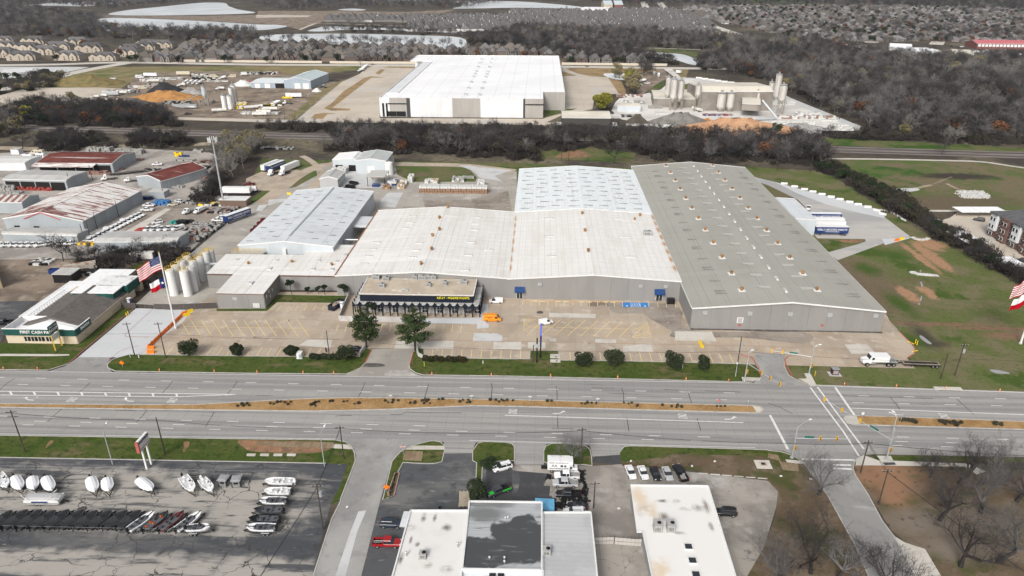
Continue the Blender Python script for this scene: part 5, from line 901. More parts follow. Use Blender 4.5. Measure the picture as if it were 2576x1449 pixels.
carport('white flat carport beside the brick apartment block',T(3,1,1935,745),T(3,1,2400,745),8);a_=T(3,1,2030,1010,2.7);b_=T(3,1,1790,880,2.7);a_.z=b_.z=0;carport('white slanting carport behind the hedge',b_,a_,-6 if 0 else 8);a_=T(3,1,2270,1140,2.7);b_=T(3,1,2450,1240,2.7);a_.z=b_.z=0;carport('second white carport behind the hedge, nearer the flag',a_,b_,7)
WR=R_bigwhite;shed2('white_workshop','white-roofed workshop, left of three beyond the woods',3,0,1215,520,1440,530,55,6,8,W_white,WR,nu=1,nv=3,step=12);shed2('white_workshop','white-roofed workshop, middle of three beyond the woods',3,0,1500,600,1790,605,70,7,8.5,W_white,WR,nu=1,nv=3,step=12);shed2('white_workshop','cream-roofed workshop, right of three beyond the woods',3,0,1850,590,2060,600,60,6,7.5,W_cream,DustR,nu=1,nv=3,step=12)
Rr=mat('red_metal_roof',(.46,.085,.10),.5,[('g',(.62,.30,.30),6,0,1.2)]);r=shed2('red_roof_strip','long low shopping strip with a pinkish red roof at the far right',3,0,2095,492,2700,500,35,7,10,mat('red_brick_far',(.20,.09,.08),.9),Rr,nu=2,nv=6,step=10)
for i in range(16):q=r[1](r[4]*(.04+.06*i),-.2);MB().box(q.x,q.y,3,3.2,.4,3,r[6].r).build('window',W_letter,r[0])
shed2('lake_house','blue-roofed pavilion by the far lake',2,0,925,100,1010,100,60,12,20,W_cream,R_bl,nu=1,nv=1,step=20);shed2('lake_house','second smaller blue-roofed pavilion by the far lake',2,0,1030,100,1115,100,60,12,20,mat('red_brick_far',.2),R_bl,nu=1,nv=1,step=20);shed2('school_block','flat white block at the edge of the far suburb',2,0,690,130,965,135,60,10,10.5,W_white,WR,nu=1,nv=3,step=20)
shed2('far_left_shed','pale flat-roofed building behind trees at the far left',0,0,30,790,340,770,40,5,5.5,W_white,W_trim,nu=1,nv=4,step=10)
# ------------------------------------------------------------------ trees
def barkm(n,a,b,rand=.5):return mat(n,a,.95,[('n',b,.6,.42,.62)],coords='Object',rand=rand,spec=.1)
Bk=[barkm('grey_bark',(.14,.133,.131),(.095,.09,.089)),barkm('brown_bark',(.072,.065,.063),(.05,.045,.044)),barkm('pale_bark',(.20,.187,.172),(.13,.12,.112)),barkm('dark_bark',(.052,.048,.047),(.035,.032,.032))]
def leafm(n,a,b,rand=.35):return mat(n,a,.8,[('n',b,.9,.42,.62),('n',tuple(v*.5 for v in a),3,.5,.7)],coords='Object',rand=rand,spec=.25)
Lf={'rust':leafm('rusty_leaves',(.16,.075,.04),(.10,.055,.035)),'yellow':leafm('yellow_green_leaves',(.30,.27,.045),(.20,.21,.04)),'tan':leafm('pale_tan_leaves',(.23,.20,.11),(.16,.14,.08)),'oak':leafm('live_oak_leaves',(.045,.058,.030),(.024,.034,.018)),'ever':leafm('evergreen_leaves',(.022,.036,.018),(.035,.05,.025)),'pine':leafm('pine_needles',(.055,.080,.030),(.030,.046,.018)),
 'shrub':leafm('shrub_leaves',(.045,.045,.03),(.07,.06,.045)),'holly':leafm('hedge_leaves',(.02,.038,.014),(.07,.035,.02))}
def baretree(rnd,h,spread,lv=(6,5,4,3),trunk=.3,tw=.045,lean=0,n0=5,droop=.15,stem=None):
 """trunk mesh + crown mesh of tapering limbs down to twigs; lv = children per level"""
 tr,cr=MB(),MB();st=h*(stem or .3)
 top=Vector((rnd.uniform(-.1,.1)*h+lean,rnd.uniform(-.06,.06)*h,st));tr.tube((0,0,-.1),(top.x*.4,top.y*.4,st*.5),trunk,trunk*.8,6).tube((top.x*.4,top.y*.4,st*.5),top,trunk*.8,trunk*.65,6)
 def twig(p,d,l,r):
  s_=d.cross(Vector((rnd.uniform(-1,1),rnd.uniform(-1,1),rnd.uniform(-1,1)))).normalized()*r;q=p+d*l
  cr.add([p-s_,p+s_,q],[(0,1,2)])
 def branch(p,d,l,r,k):
  if k==len(lv)-1:
   for _ in range(lv[k]):e=(d+Vector((rnd.gauss(0,.5),rnd.gauss(0,.5),rnd.gauss(.1,.4)))).normalized();twig(p+d*l*rnd.random(),e,l*rnd.uniform(.5,1.1),max(r*.6,tw*.5))
   twig(p,d,l,r);return
  segs=2 if k<2 else 1;pts=[p];dd=d.copy()
  for s_ in range(segs):dd=(dd+Vector((rnd.gauss(0,.22),rnd.gauss(0,.22),rnd.uniform(-.05,.2)))).normalized();pts.append(pts[-1]+dd*l/segs)
  rr=r
  for a,b in zip(pts,pts[1:]):
   if k<2:cr.tube(a,b,rr,rr*.68,4 if k==0 else 3,cap=False)
   else:s_=(b-a).cross(Vector((0,0,1))+Vector((rnd.random(),rnd.random(),0))*.5).normalized()*max(rr,tw*.7);cr.add([a-s_,a+s_,b+s_*.5,b-s_*.5],[(0,1,2,3)])
   rr*=.68
  for i in range(lv[k]):
   t=rnd.uniform(.3,1)if i else 1;j=min(int(t*segs),segs-1);q=pts[j].lerp(pts[j+1],t*segs-j);a_=rnd.uniform(0,6.28);sd=Vector((math.cos(a_),math.sin(a_),rnd.uniform(-.2,.5)))
   branch(q,(dd*.8+sd*.75).normalized(),l*rnd.uniform(.5,.72),rr*.7,k+1)
 a0=rnd.uniform(0,6.28)
 for i in range(n0):
  a=a0+6.28*i/n0+rnd.uniform(-.4,.4);e=rnd.uniform(.25,1.0)if i else 1.5
  d=Vector((math.cos(a)*math.cos(e),math.sin(a)*math.cos(e),math.sin(e)));L_=(h-st)*(.62 if e>.8 else .5)*(1+(spread-1)*math.cos(e))*rnd.uniform(.85,1.1)
  branch(top,d,L_,trunk*.58,0)
 return tr,cr
def leafcloud(b,rnd,blobs,n,s,mi=0):
 """leaf clumps spread through and over blobs (x,y,z,rx,rz)"""
 W_=[q[3]*q[3]for q in blobs]
 for q in rnd.choices(blobs,W_,k=n):
  a,u=rnd.uniform(0,6.28),rnd.uniform(-1,1);k=rnd.uniform(.55,1.05)**.6;c_=math.sqrt(1-u*u)
  p=Vector((q[0]+q[3]*k*c_*math.cos(a),q[1]+q[3]*k*c_*math.sin(a),q[2]+q[4]*k*u));n_=Vector((rnd.gauss(0,1),rnd.gauss(0,1),rnd.gauss(.5,1))).normalized();e=n_.orthogonal().normalized();f_=n_.cross(e);ss=s*rnd.uniform(.6,1.4)
  b.add([p-e*ss,p+f_*ss*.7,p+e*ss,p-f_*ss*.7+n_*ss*.4],[(0,1,2),(0,2,3)],mi)
def leafytree(rnd,h,r,trunk,n,s,nb=7,stem=.3,flat=.55):
 tr,cr=MB(),MB();blobs=[];tr.tube((0,0,-.1),(0,0,h*stem),trunk,trunk*.75,6);o=Vector((0,0,h*stem))
 for i in range(nb):
  a=6.28*i/nb+rnd.uniform(-.4,.4);rr=r*rnd.uniform(.35,.65)if i else 0;q=Vector((math.cos(a)*rr,math.sin(a)*rr,h*rnd.uniform(stem+.2,.85 if i else .8)));br=r*rnd.uniform(.38,.6)
  blobs.append((q.x,q.y,q.z,br,br*flat*rnd.uniform(.8,1.3)));tr.tube(o,q,trunk*.5,trunk*.15,4)
 leafcloud(cr,rnd,blobs,n,s);return tr,cr
def pinetree(rnd,h):
 tr,cr=MB(),MB();tr.tube((0,0,-.1),(.2,0,h*.5),.34,.24,8).tube((.2,0,h*.5),(0,0,h*.96),.24,.05,6);blobs=[]
 z_=h*.24
 while z_<h*.97:
  t=(z_/h-.24)/.73;r=h*(.37*math.sin(min(1,t*2.2+.38)*1.5)*(1-t)**.55+.03)
  for i in range(5):
   a=rnd.uniform(0,6.28);rr=r*rnd.uniform(.65,1.1);q=Vector((math.cos(a)*rr,math.sin(a)*rr,z_+rr*.12));tr.tube((0,0,z_-.2),q,.1*(1-t)+.03,.03,4)
   for k in(.55,.8,1):blobs.append((q.x*k,q.y*k,z_+rr*.1*k+rnd.uniform(-.1,.3),r*rnd.uniform(.15,.27),r*rnd.uniform(.07,.13)))
  z_+=h*.055
 leafcloud(cr,rnd,blobs,11000,.17);return tr,cr
def plant(name,label,cat,tc,loc,mt,mc,rot=0,scale=1,group=None,tn='trunk',cn='crown',kind=None):
 t=thing(name,label,cat,loc,rot,group);t.scale=scale if isinstance(scale,tuple)else(scale,)*3
 tc[0].build(tn,mt,t)if isinstance(tc[0],MB)else link(tn,tc[0],t);tc[1].build(cn,mc,t)if isinstance(tc[1],MB)else link(cn,tc[1],t);return t
rq=random.Random(11)
# foreground oaks, each grown on its own
for i,(cx,cy,h,sp,le,lb)in enumerate(((510,630,10.5,1.15,1,'bare oak left of the side street, nearest the boulevard'),(430,1420,15,1.35,-1,'huge bare oak spreading over the brown ground left of the side street'),(120,1560,12,1.2,0,'bare oak at the bottom edge left of the huge oak'),(1000,1640,12,1.2,2,'bare oak at the bottom edge overhanging the side street'),
 (1625,460,7.5,1.1,0,'small reddish-twigged tree beside the sidewalk'),(1920,520,11,1.0,.5,'upright bare oak behind the small reddish tree'),(2120,540,12,1.1,2.5,'leaning two-stemmed bare oak near the right edge'),(1720,890,13,1.3,2,'broad leaning bare oak in the middle of the brown lot'),(2140,815,10.5,1.15,.5,'bare oak right of the broad leaning oak'),(1935,1355,13,1.1,.5,'tall bare oak with a pale curved trunk on a green patch'),(2310,1310,13,1.2,1.5,'spreading bare oak in the lower right corner'),(2500,700,12,1.1,0,'bare oak cut by the right edge'),(680,1500,11,1.2,1,'bare oak between the huge oak and the bottom edge'))):
 r_=random.Random(100+i);tc=baretree(r_,h*.92,sp,(6,5,4,4),trunk=.48 if h>9 else .24,tw=.04,lean=le,n0=6,stem=.26);plant('oak_tree',lb,'tree',tc,T(3,3,cx,cy),Bk[3],Bk[1]if i==4 else Bk[i%2])
tc=baretree(random.Random(77),7,1.2,(5,5,5,4),.12,.03,n0=7,stem=.12);plant('crape_myrtle','bare multi-stemmed tree on the grass island beside the driveway','tree',tc,T(2,3,590,300),Bk[1],Bk[0])
for i,(cx,cy,tx,ty)in enumerate(((1113,600,1090,195),(1602,630,1600,195))):
 h=HT((644+cx/4,724.5+cy/4),(644+tx/4,724.5+ty/4));tc=pinetree(random.Random(40+i),h);plant('pine_tree',['tall green pine left of the store driveway','tall green pine right of the store driveway'][i],'tree',tc,T(1,2,cx,cy),Bk[1],Lf['pine'])
# rounded verge trees
for i,(c_,cx,cy,r,h,lb)in enumerate(((0,1905,690,3.4,4.6,'round dark live oak, leftmost on the verge'),(0,2395,690,2.0,3.6,'small round tree, second from the left on the verge'),(1,360,695,2.2,3.8,'small round tree by the white utility cabinet'),(1,920,745,2.9,5.2,'dark bushy tree left of the store driveway'),
  (2,710,800,2.6,4.8,'round dark live oak, first right of the pylon sign'),(2,1030,800,3.4,5.4,'widest round live oak on the right verge'),(2,1620,820,2.8,5.0,'round live oak, third right of the pylon sign'),(2,1925,830,1.9,4.6,'narrow round live oak, last before the side entrance'))):
 tc=leafytree(random.Random(60+i),h,r,.18,4200,.17,nb=11,stem=.15,flat=.75);plant('live_oak',lb,'tree',tc,T(c_,2,cx,cy-10),Bk[3],Lf['oak'])
for i,(x0,x1,cy,lb)in enumerate(((545,650,715,'dark green hedge, leftmost of two left of the store driveway'),(655,850,715,'dark green hedge beside the bushy tree left of the driveway'),(1680,1890,735,'red-tipped hedge, left one right of the driveway'),(1915,2115,740,'red-tipped hedge, right one right of the driveway'))):
 a,b_=T(1,2,x0,cy),T(1,2,x1,cy);n=max(2,int((b_-a).length/1.3));L_=(b_-a).length;tc=(MB().tube((0,0,0),(0,0,.5),.1),MB());[tc[0].tube((L_*k/n,0,0),(L_*k/n,0,.8),.07,n=4)for k in range(n)]
 leafcloud(tc[1],random.Random(i),[(L_*(k+.5)/n,random.Random(k).uniform(-.3,.3),.95,1.1,.85)for k in range(n)],2600,.13);plant('hedge',lb,'hedge',tc,a,Bk[3],Lf['holly']if i>1 else Lf['oak'],tn='stems',cn='leaves')
# trees against the grey wall, shrubs by parking
for i,(cx,cy,h,r,st,lb)in enumerate(((1490,895,6,1.7,.5,'two-stemmed evergreen with a lifted crown against the grey wing wall'),(1770,890,3.0,1.2,.4,'small evergreen against the grey wing wall'),(1945,895,3.4,1.3,.4,'middle evergreen against the grey wing wall'),(2055,905,4.6,1.3,.45,'taller evergreen beside the wall meters'),(2400,960,6,2.2,.35,'dense evergreen by the corner of the arcade store'))):
 p=G((800+cx/4.287)/1.5652,(950+cy/4.287)/1.5652);tc=leafytree(random.Random(80+i),h,r,.12,1500,.15,nb=6,stem=st);plant('ornamental_tree',lb,'tree',tc,p,Bk[3],Lf['ever'])
tc=leafytree(random.Random(95),5.5,2.2,.15,1800,.17,nb=6,stem=.4);plant('ornamental_tree','evergreen standing inside the patio wall','tree',tc,T(1,2,1180,275),Bk[3],Lf['ever'])
tc=leafytree(random.Random(96),4.6,2.3,.15,4500,.15,nb=9,stem=.1,flat=1.1);plant('bush','dense dark bush between the wooden trailer and the black pickup','bush',tc,T(1,3,2230,685),Bk[3],Lf['oak'])
tc=leafytree(random.Random(97),2.6,2.2,.1,1600,.14,nb=7,stem=.1,flat=.6);plant('bush','low spreading bush behind the white parked SUV','bush',tc,T(1,3,2350,350),Bk[3],Lf['ever'])
tc=leafytree(random.Random(98),12,8,.4,7000,.5,nb=14,stem=.15,flat=.7);plant('yellow_tree','big yellow-green tree between the white warehouse and the block plant','tree',tc,T(2,0,920,1105),Bk[1],Lf['yellow'])
# prototypes for woods: meshes shared by all copies
def protos(k,n,**kw):return[tuple(b.mesh('p',Bk[k])for b in baretree(random.Random(200+10*k+i),12,rq.uniform(.9,1.2),(5,5,4,3),trunk=.28,tw=.10,n0=5,**kw))for i in range(n)]
PR={'grey':protos(0,3),'brown':protos(1,3),'pale':protos(2,2),'dark':protos(3,3)}
def lproto(m,seed,h=10,r=4.5,n=700,s=.5,st=.18):tc=leafytree(random.Random(seed),h,r,.25,n,s,nb=7,stem=st,flat=.75);return(tc[0].mesh('p',Bk[3]),tc[1].mesh('p',m))
PL={k:[lproto(Lf[k],300+i)for i in range(2)]for k in('rust','yellow','tan','ever','shrub')}
def undergrowth(i):  # low thicket mass of twigs
 r_=random.Random(400+i);b=MB();blobs=[(r_.uniform(-3,3),r_.uniform(-2,2),1.2,2.4,1.6)for _ in range(5)];leafcloud(b,r_,blobs,260,.35)
 for _ in range(160):a=r_.uniform(0,6.28);p=Vector((r_.uniform(-3.5,3.5),r_.uniform(-2.5,2.5),0));s_=Vector((.05,.03,0));b.add([p-s_,p+s_,p+Vector((math.cos(a),math.sin(a),r_.uniform(2.5,4)))],[(0,1,2)])
 return b
UG=[undergrowth(i).mesh('p',leafm('thicket',(.055,.048,.042),(.034,.030,.027)))for i in range(3)]
def visible(p):
 dx,dy=p.x*_cy+p.y*_sy,-p.x*_sy+p.y*_cy
 if dy<10:return False
 X=dx*F/(dy*_c+HC*_s);return abs(X)<1500
def px(p,z=5):
 dx,dy,dz=p.x*_cy+p.y*_sy,-p.x*_sy+p.y*_cy,z-HC
 f_=dy*_c-dz*_s;u=dz*_c+dy*_s;return 1288+F*dx/f_,724.5-F*u/f_
WOODS=[]  # (distance, x, y, proto key, index, scale, rot, zone)
def wood(zone,poly_,sp,kinds,smin=.7,smax=1.15,jit=.45,seed=0,ug=0):
 r_=random.Random(seed+500);xs_=[p.x for p in poly_];ys_=[p.y for p in poly_];y=min(ys_);P_=[(p.x,p.y)for p in poly_];ks,ws=[k for k,w in kinds],[w for k,w in kinds]
 while y<max(ys_):
  x=min(xs_)+r_.random()*sp;s_=sp*(1 if y<900 else 1.35)
  while x<max(xs_):
   qx,qy=x+r_.uniform(-jit,jit)*s_,y+r_.uniform(-jit,jit)*s_
   if inpoly(qx,qy,P_)and visible(Vector((qx,qy,0))):
    nz=math.sin(qx*.021+1.3)*math.sin(qy*.017+qx*.008)  # drifting patches of kinds
    w2=[w*(1+1.5*nz*(1 if(i%2)else -1))for i,w in enumerate(ws)];k=r_.choices(ks,[max(w,.02)for w in w2])[0]
    WOODS.append((math.hypot(qx,qy),qx,qy,k,r_.randrange(6),r_.uniform(smin,smax),r_.uniform(0,6.28),zone))
    if ug and r_.random()<ug:WOODS.append((1e5,qx+3,qy-3,'ug',r_.randrange(3),r_.uniform(.8,1.5),r_.uniform(0,6.28),'undergrowth'))
   x+=s_
  y+=s_
mixd=[('dark',4),('brown',4),('grey',2.6),('shrub',.8),('rust',.2),('pale',.3)];mixg=[('grey',4),('brown',4),('dark',2.5),('pale',2.8),('rust',.35),('tan',.25)]
ZN={'rail':('bare dark tree in the thicket along the railway','trees along the railway'),'right':('bare grey-brown tree in the big woods at the right','trees of the right-hand woods'),'left':('dark bare tree in the belt beside the gravel lot at the left','trees of the left belt'),'far':('bare tree in the woods by the far lakes','trees of the far woods'),'hedge':('dark scrubby tree in the hedgerow beside the green field','hedgerow trees'),
 'yard':('bare scrubby tree in the thicket between the yards','trees between the yards'),'tan':('pale tan-leaved tree by the cell tower','pale trees by the cell tower'),'shore':('bare tree on the shore of the pond','shoreline trees'),'mid':('bare tree in the woods before the suburb','trees before the suburb'),'sub':('tree among the suburb roofs','suburb trees')}
wood('rail',GP(815,372,830,355,1300,352,1340,357,1480,360,2050,372,2075,395,2070,425,2040,418,1900,408,1640,405,1590,385,1500,372,1350,378,1345,400,1000,385,930,392,830,380),6.2,mixd,seed=1,ug=.9)
wood('rail',GP(640,324,640,312,1000,318,1300,322,1500,322,1900,330,1930,338,1300,341,900,336),6.5,mixd,.28,.52,seed=2,ug=.9)
wood('right',GP(1740,166,1760,180,1850,190,1930,205,1990,240,2120,300,2165,322,2170,338,2300,352,2576,362,2900,375,3100,360,3100,140,2576,152,2380,155,2230,148,2120,125,2060,112,1980,105,1900,120,1800,140),8.6,mixg,.65,1.4,seed=3,ug=.2)
wood('right',GP(1930,340,2170,350,2576,366,2900,376,2900,368,2400,352,2200,344),7,[('shrub',2),('dark',3),('brown',2)],.35,.7,seed=4,ug=.9)
wood('left',GP(35,312,40,285,60,270,160,268,300,272,420,290,445,316,300,318,80,315),6,[('dark',4),('brown',3),('rust',1),('ever',.5)],.6,.95,seed=5,ug=.9)
wood('left',GP(-200,358,0,345,60,340,75,300,50,290,-200,290),9,[('tan',2),('grey',1),('yellow',.6)],.8,1.1,seed=6,ug=.3);wood('left',GP(100,375,100,355,150,345,270,352,275,370,190,378),5.5,[('dark',2),('ever',2),('shrub',2)],.5,.8,seed=7,ug=.6);wood('left',GP(325,368,330,350,370,345,470,352,470,368,400,372),5.5,[('dark',2),('ever',2),('shrub',1)],.5,.8,seed=8,ug=.6)
wood('left',GP(0,235,60,214,110,192,170,200,140,215,70,232),7,[('tan',1.5),('ever',1.5),('brown',3)],.6,.95,seed=9,ug=.3)
wood('far',GP(-200,98,0,96,150,96,260,100,350,103,440,104,470,108,640,112,640,82,520,82,350,80,255,70,240,52,240,45,100,26,-200,22),10.5,mixg+[('tan',.6)],.9,1.3,seed=10,ug=.1)
wood('far',GP(-200,20,60,16,100,13,180,17,210,20,280,26,330,20,450,8,560,2,640,2,640,10,680,20,720,28,860,26,900,20,1180,22,1290,0,1288,-16,400,-16,-200,-5),14,mixg,.9,1.2,seed=12);wood('far',GP(1300,-16,3000,-10,3000,38,2576,30,2300,20,2100,12,1850,14,1600,14,1400,2,1320,2),15,mixd,.9,1.2,seed=13)
wood('mid',GP(1290,108,1288,75,1340,74,1480,80,1600,82,1700,92,1800,96,1900,108,1850,128,1750,128,1600,118,1480,112,1400,110),9,mixg,.9,1.3,seed=14,ug=.1);wood('mid',GP(1340,130,1290,120,1180,112,1170,92,1270,108,1420,112,1560,122,1620,128,1640,148,1720,166,1620,162,1560,156,1400,150),8.5,mixd,.8,1.1,seed=15,ug=.3)
wood('hedge',TP(3,1,470,270,520,200,620,230,760,300,960,380,1150,480,1290,560,1420,660,1560,760,1720,850,1900,950,2080,1080,2300,1200,2576,1330,2576,1430,2300,1310,2050,1150,1800,1010,1600,920,1400,780,1150,640,1000,560,850,450,650,330),4.4,[('ever',2),('dark',4),('shrub',3)],.38,.62,seed=16,ug=.8)
wood('yard',TP(0,1,620,1130,950,1100,1100,1090,1330,1130,1600,1010,1800,980,1880,1090,1700,1180,1450,1200,1250,1290,1100,1250,900,1220,640,1170),4.6,[('brown',3),('dark',3)],.28,.5,seed=17,ug=.5);wood('yard',TP(0,1,1290,1380,1480,1320,1700,1200,1850,1150,1760,1290,1520,1420,1330,1449),4.2,[('shrub',1),('brown',1)],.25,.42,seed=18,ug=.5);wood('yard',TP(0,1,1950,520,2080,420,2230,330,2290,330,2200,470,2050,600,1980,600),4.5,[('shrub',2),('dark',1)],.35,.6,seed=19,ug=.6)
wood('tan',TP(0,1,2150,200,2230,60,2400,-20,2600,0,2640,60,2500,240,2350,380,2220,400),7.5,[('tan',3),('pale',1)],.85,1.15,seed=20);wood('mid',TP(2,0,1000,790,1060,680,1090,800),9,[('tan',1)],.8,1);wood('mid',TP(2,0,1130,940,1150,790,1260,780,1260,960),8,[('tan',2),('yellow',1)],.9,1.2,seed=22);wood('mid',TP(2,0,1290,780,1300,690,1410,690,1400,760),9,[('brown',2)],.8,1,seed=23)
for i,(c_,cx,cy)in enumerate([(1,x,y)for x,y in((100,410),(140,415),(270,425),(320,430),(360,420),(490,430),(530,432),(740,438),(790,438),(850,440),(880,440),(1010,455),(1040,458),(1090,455),(1130,455),(1180,462),(1220,460),(1290,465),(1330,466),(1400,470),(1440,470),(1530,475),(1590,474),(1680,475),(1780,478),(1880,480),(1920,482),(2080,490),(1280,300),(1320,300),(1410,305),(1500,305),(1540,308),(1620,308),(1710,310),(1790,312),(1130,300),(980,300),(830,305),(700,310))]+[(0,x,y)for x,y in((1350,400),(1500,400),(1700,395),(1850,410),(1960,425),(2010,430),(2100,415),(2250,415),(2380,440),(2400,440),(2500,420))]):
 p=T(c_,0,cx,cy);WOODS.append((p.length,p.x,p.y,['grey','brown','tan' if c_==0 else 'grey'][i%3],i%6,rq.uniform(.9,1.25),rq.uniform(0,6),'shore'))
wood('shore',TP(1,0,600,318,1200,290,1300,308,2100,355,2300,350,2500,300,2576,330,2576,400,2200,400,2100,380,1300,335),9,mixd,.6,.9,seed=24,ug=.2)
for i,(c_,r_,cx,cy,k)in enumerate(((0,0,80,830,'ever'),(0,0,190,830,'ever'),(0,0,570,625,'ever'),(0,0,1310,625,'ever'),(0,0,1380,630,'ever'),(0,0,1800,640,'ever'),(0,0,2260,635,'ever'),(1,0,110,640,'ever'),(1,0,495,630,'ever'),(1,0,680,590,'ever'),(1,0,815,625,'ever'),(1,0,820,520,'ever'),(1,0,1310,625,'ever'),(2,0,590,640,'ever'),(2,0,1100,645,'ever'),(0,0,430,1060,'grey'),(0,0,470,1060,'grey'),(0,0,740,1040,'tan'),(1,0,1050,660,'brown'),(0,1,230,50,'dark'),(0,1,450,60,'dark'),(0,1,680,75,'dark'),(2,1,1020,200,'dark'),(3,1,90,265,'dark'),(3,0,1800,1449,'pale'),(3,0,1880,1449,'pale'),(3,0,720,1200,'dark'),(3,1,1750,110,'brown'),(0,1,640,1180,'brown'),(3,0,60,1390,'ever'),(0,0,1220,570,'rust'),(0,0,840,470,'rust'))):
 p=T(c_,r_,cx,cy);WOODS.append((p.length,p.x,p.y,k,i%6,rq.uniform(.8,1.0),rq.uniform(0,6),'single%d'%i))
# ------------------------------------------------------------------ suburbs
Rf=[mat('roof_dark_grey',(.105,.10,.10),.9,[('n',(.13,.125,.12),.8,.45,.65)],coords='Object',rand=.6),mat('roof_brown_grey',(.13,.115,.10),.9,[('n',(.105,.095,.085),.8,.45,.65)],coords='Object',rand=.35),mat('roof_pale_grey',(.19,.18,.175),.9,coords='Object',rand=.4)]
Wl=[mat('house_brick',(.13,.10,.085),.9,coords='Object',rand=.5),mat('house_cream',(.42,.365,.30),.9,coords='Object',rand=.2),mat('house_stone',(.20,.185,.17),.9,coords='Object',rand=.4),mat('house_white',(.52,.51,.50),.8,coords='Object')]
def hip(b,x,y,w,d,z0,z1,mi=1,ax=None):
 ax=ax if ax is not None else w>d;o=.5;w2,d2=w/2+o,d/2+o
 if ax:k=max(w2-d2,.3);r=[(x-k,y,z1),(x+k,y,z1)]
 else:k=max(d2-w2,.3);r=[(x,y-k,z1),(x,y+k,z1)]
 vs=[(x-w2,y-d2,z0),(x+w2,y-d2,z0),(x+w2,y+d2,z0),(x-w2,y+d2,z0)]+r
 b.add(vs,[(0,1,5,4),(2,3,4,5),(3,0,4),(1,2,5)]if ax else[(3,0,4,5),(1,2,5,4),(0,1,4),(2,3,5)],0)
def gab(b,w_,x,y,w,d,z0,z1):  # south-facing gable wing
 b.add([(x-w/2-.4,y-d/2-.4,z0),(x+w/2+.4,y-d/2-.4,z0),(x,y-d/2-.4,z1),(x-w/2-.4,y+d/2,z0),(x+w/2+.4,y+d/2,z0),(x,y+d/2,z1)],[(0,2,5,3),(2,1,4,5)],0)
 w_.add([(x-w/2,y-d/2,z0-.1),(x+w/2,y-d/2,z0-.1),(x,y-d/2,z1-.5)],[(0,1,2)],0);w_.box(x,y,0,w,d-.1,z0)
def house_meshes(seed,w,d,h,rh,wm,rm,wings=2,chim=True):
 r_=random.Random(seed);roof,wall,win=MB(),MB(),MB();wall.box(0,0,0,w,d,h);hip(roof,0,0,w,d,h,h+rh)
 for i in range(wings):
  x=w*(-.3+.6*i/max(wings-1,1))+r_.uniform(-.6,.6);ww=w*r_.uniform(.25,.36);gab(roof,wall,x,-d/2-.6,ww,4+i%2,h*r_.uniform(.75,1),h+rh*r_.uniform(.45,.75))
  win.box(x,-d/2-2.9-(i%2)*.25,1,1.5,.3,1.4)
  if h>4.5:win.box(x,-d/2-2.9-(i%2)*.25,3.6,1.3,.3,1.2)
 for i in range(3):win.box(w*(-.35+.35*i),-d/2-.1,h-2,1.2,.3,1.3)
 me=[wall.mesh('p',wm),roof.mesh('p',rm),win.mesh('p',K_black)]
 if chim:me.append(MB().box(w*.22,d*.1,h,1,1.2,rh*.9).mesh('p',wm))
 return me
HP={'town':[house_meshes(i,13,14+i%2*3,5.2,5.5,Wl[0]if i%3 else Wl[2],Rf[i%2],2)for i in range(5)],'flat':[house_meshes(20+i,34,15,6,5.0,Wl[1],Rf[0],3,False)for i in range(3)],'new':[house_meshes(30+i,14,17,4.2,6.5,Wl[3]if i==1 else Wl[2],Rf[0],1+(i==1))for i in range(5)],'old':[house_meshes(40+i,17,14,2.7,4.2,(Wl[0],Wl[2],Wl[3])[i%3],Rf[(0,1,2,1,2)[i]],1)for i in range(5)]}
HS=[]
def hrow(zone,kind,x0,x1,y,dx,jy=0,face=0,skip=0):
 r_=random.Random(int(x0+y*7));x=x0
 while x<x1:
  if r_.random()>=skip:p=G(x+r_.uniform(-.12,.12)*dx,y+r_.uniform(-jy,jy));HS.append((p.length,p.x,p.y,kind,r_.randrange(5),face+r_.gauss(0,.12)+(r_.choice((0,1.57,3.14,4.7))if kind!='town' else r_.choice((0,0,1.57))),zone))
  x+=dx*r_.uniform(.85,1.15)
for i,(cx,cy)in enumerate(((60,440),(380,448),(800,460),(90,495),(300,508),(600,505),(1500,470),(940,520),(1330,518),(60,570),(250,600),(480,545),(720,600),(1060,605),(1300,560),(1480,500),(1640,480))):p=T(0,0,cx,cy);HS.append((p.length,p.x,p.y,'flat',i%3,rq.gauss(0,.1),'flat'))
for y,x0,x1 in((154,372,640),(146,400,640),(139,430,640),(131,470,640),(124,470,640),(117,490,600),(154,644,800),(154,830,1052),(146,644,1052),(138,644,1050),(131,644,800),(124,650,880),(118,650,860),(131,890,1050),(124,910,1060),(139,1060,1380),(131,1060,1290),(145,1380,1460),(140,1050,1120)):hrow('town','town',x0,x1,y,27,.8,skip=.08)
for x,y in((1432,156),(1462,157),(1495,157),(1525,158),(1590,158),(1610,158),(1440,148),(1465,148),(1497,149)):p=G(x,y);HS.append((p.length,p.x,p.y,'town',x%5,0,'town'))
for k in range(16):
 y=78-k*3.3;r0,r1=(830+(0 if y>50 else 120),1300)if y>38 else(1120,1330)
 if y>44:hrow('new','new',830 if y<56 else 1040,1290,y,19-k*.45,.6,skip=.06 if y>50 else .4)
 if y>30:hrow('new','new',1290,1465+(78-y)*.3,y,19-k*.45,.6,skip=.06)
for k in range(20):y=88-k*3.1;a=1510-k*2;hrow('new','new',a+k*.5-(88-y)*.6*0,1790-(88-y)*2.6+(60 if y<70 else 0),y,20-k*.5,.6,skip=.07)
for k in range(34):
 y=106-k*2.75
 if y<16:break
 x0=1760-(0 if y<60 else 0)+max(0,(y-45))*5.0;hrow('old','old',x0-(30 if y<40 else 0),2700,y,26*(y+99)/200,.8,skip=.12)
def allowed(h):  # keep the lakes, roads and shops free of houses
 u,v=px(Vector((h[1],h[2],0)),0)
 if h[3]!='old':return True
 return not(2050<u and v>108)and not(2100<u<2400 and v>104)
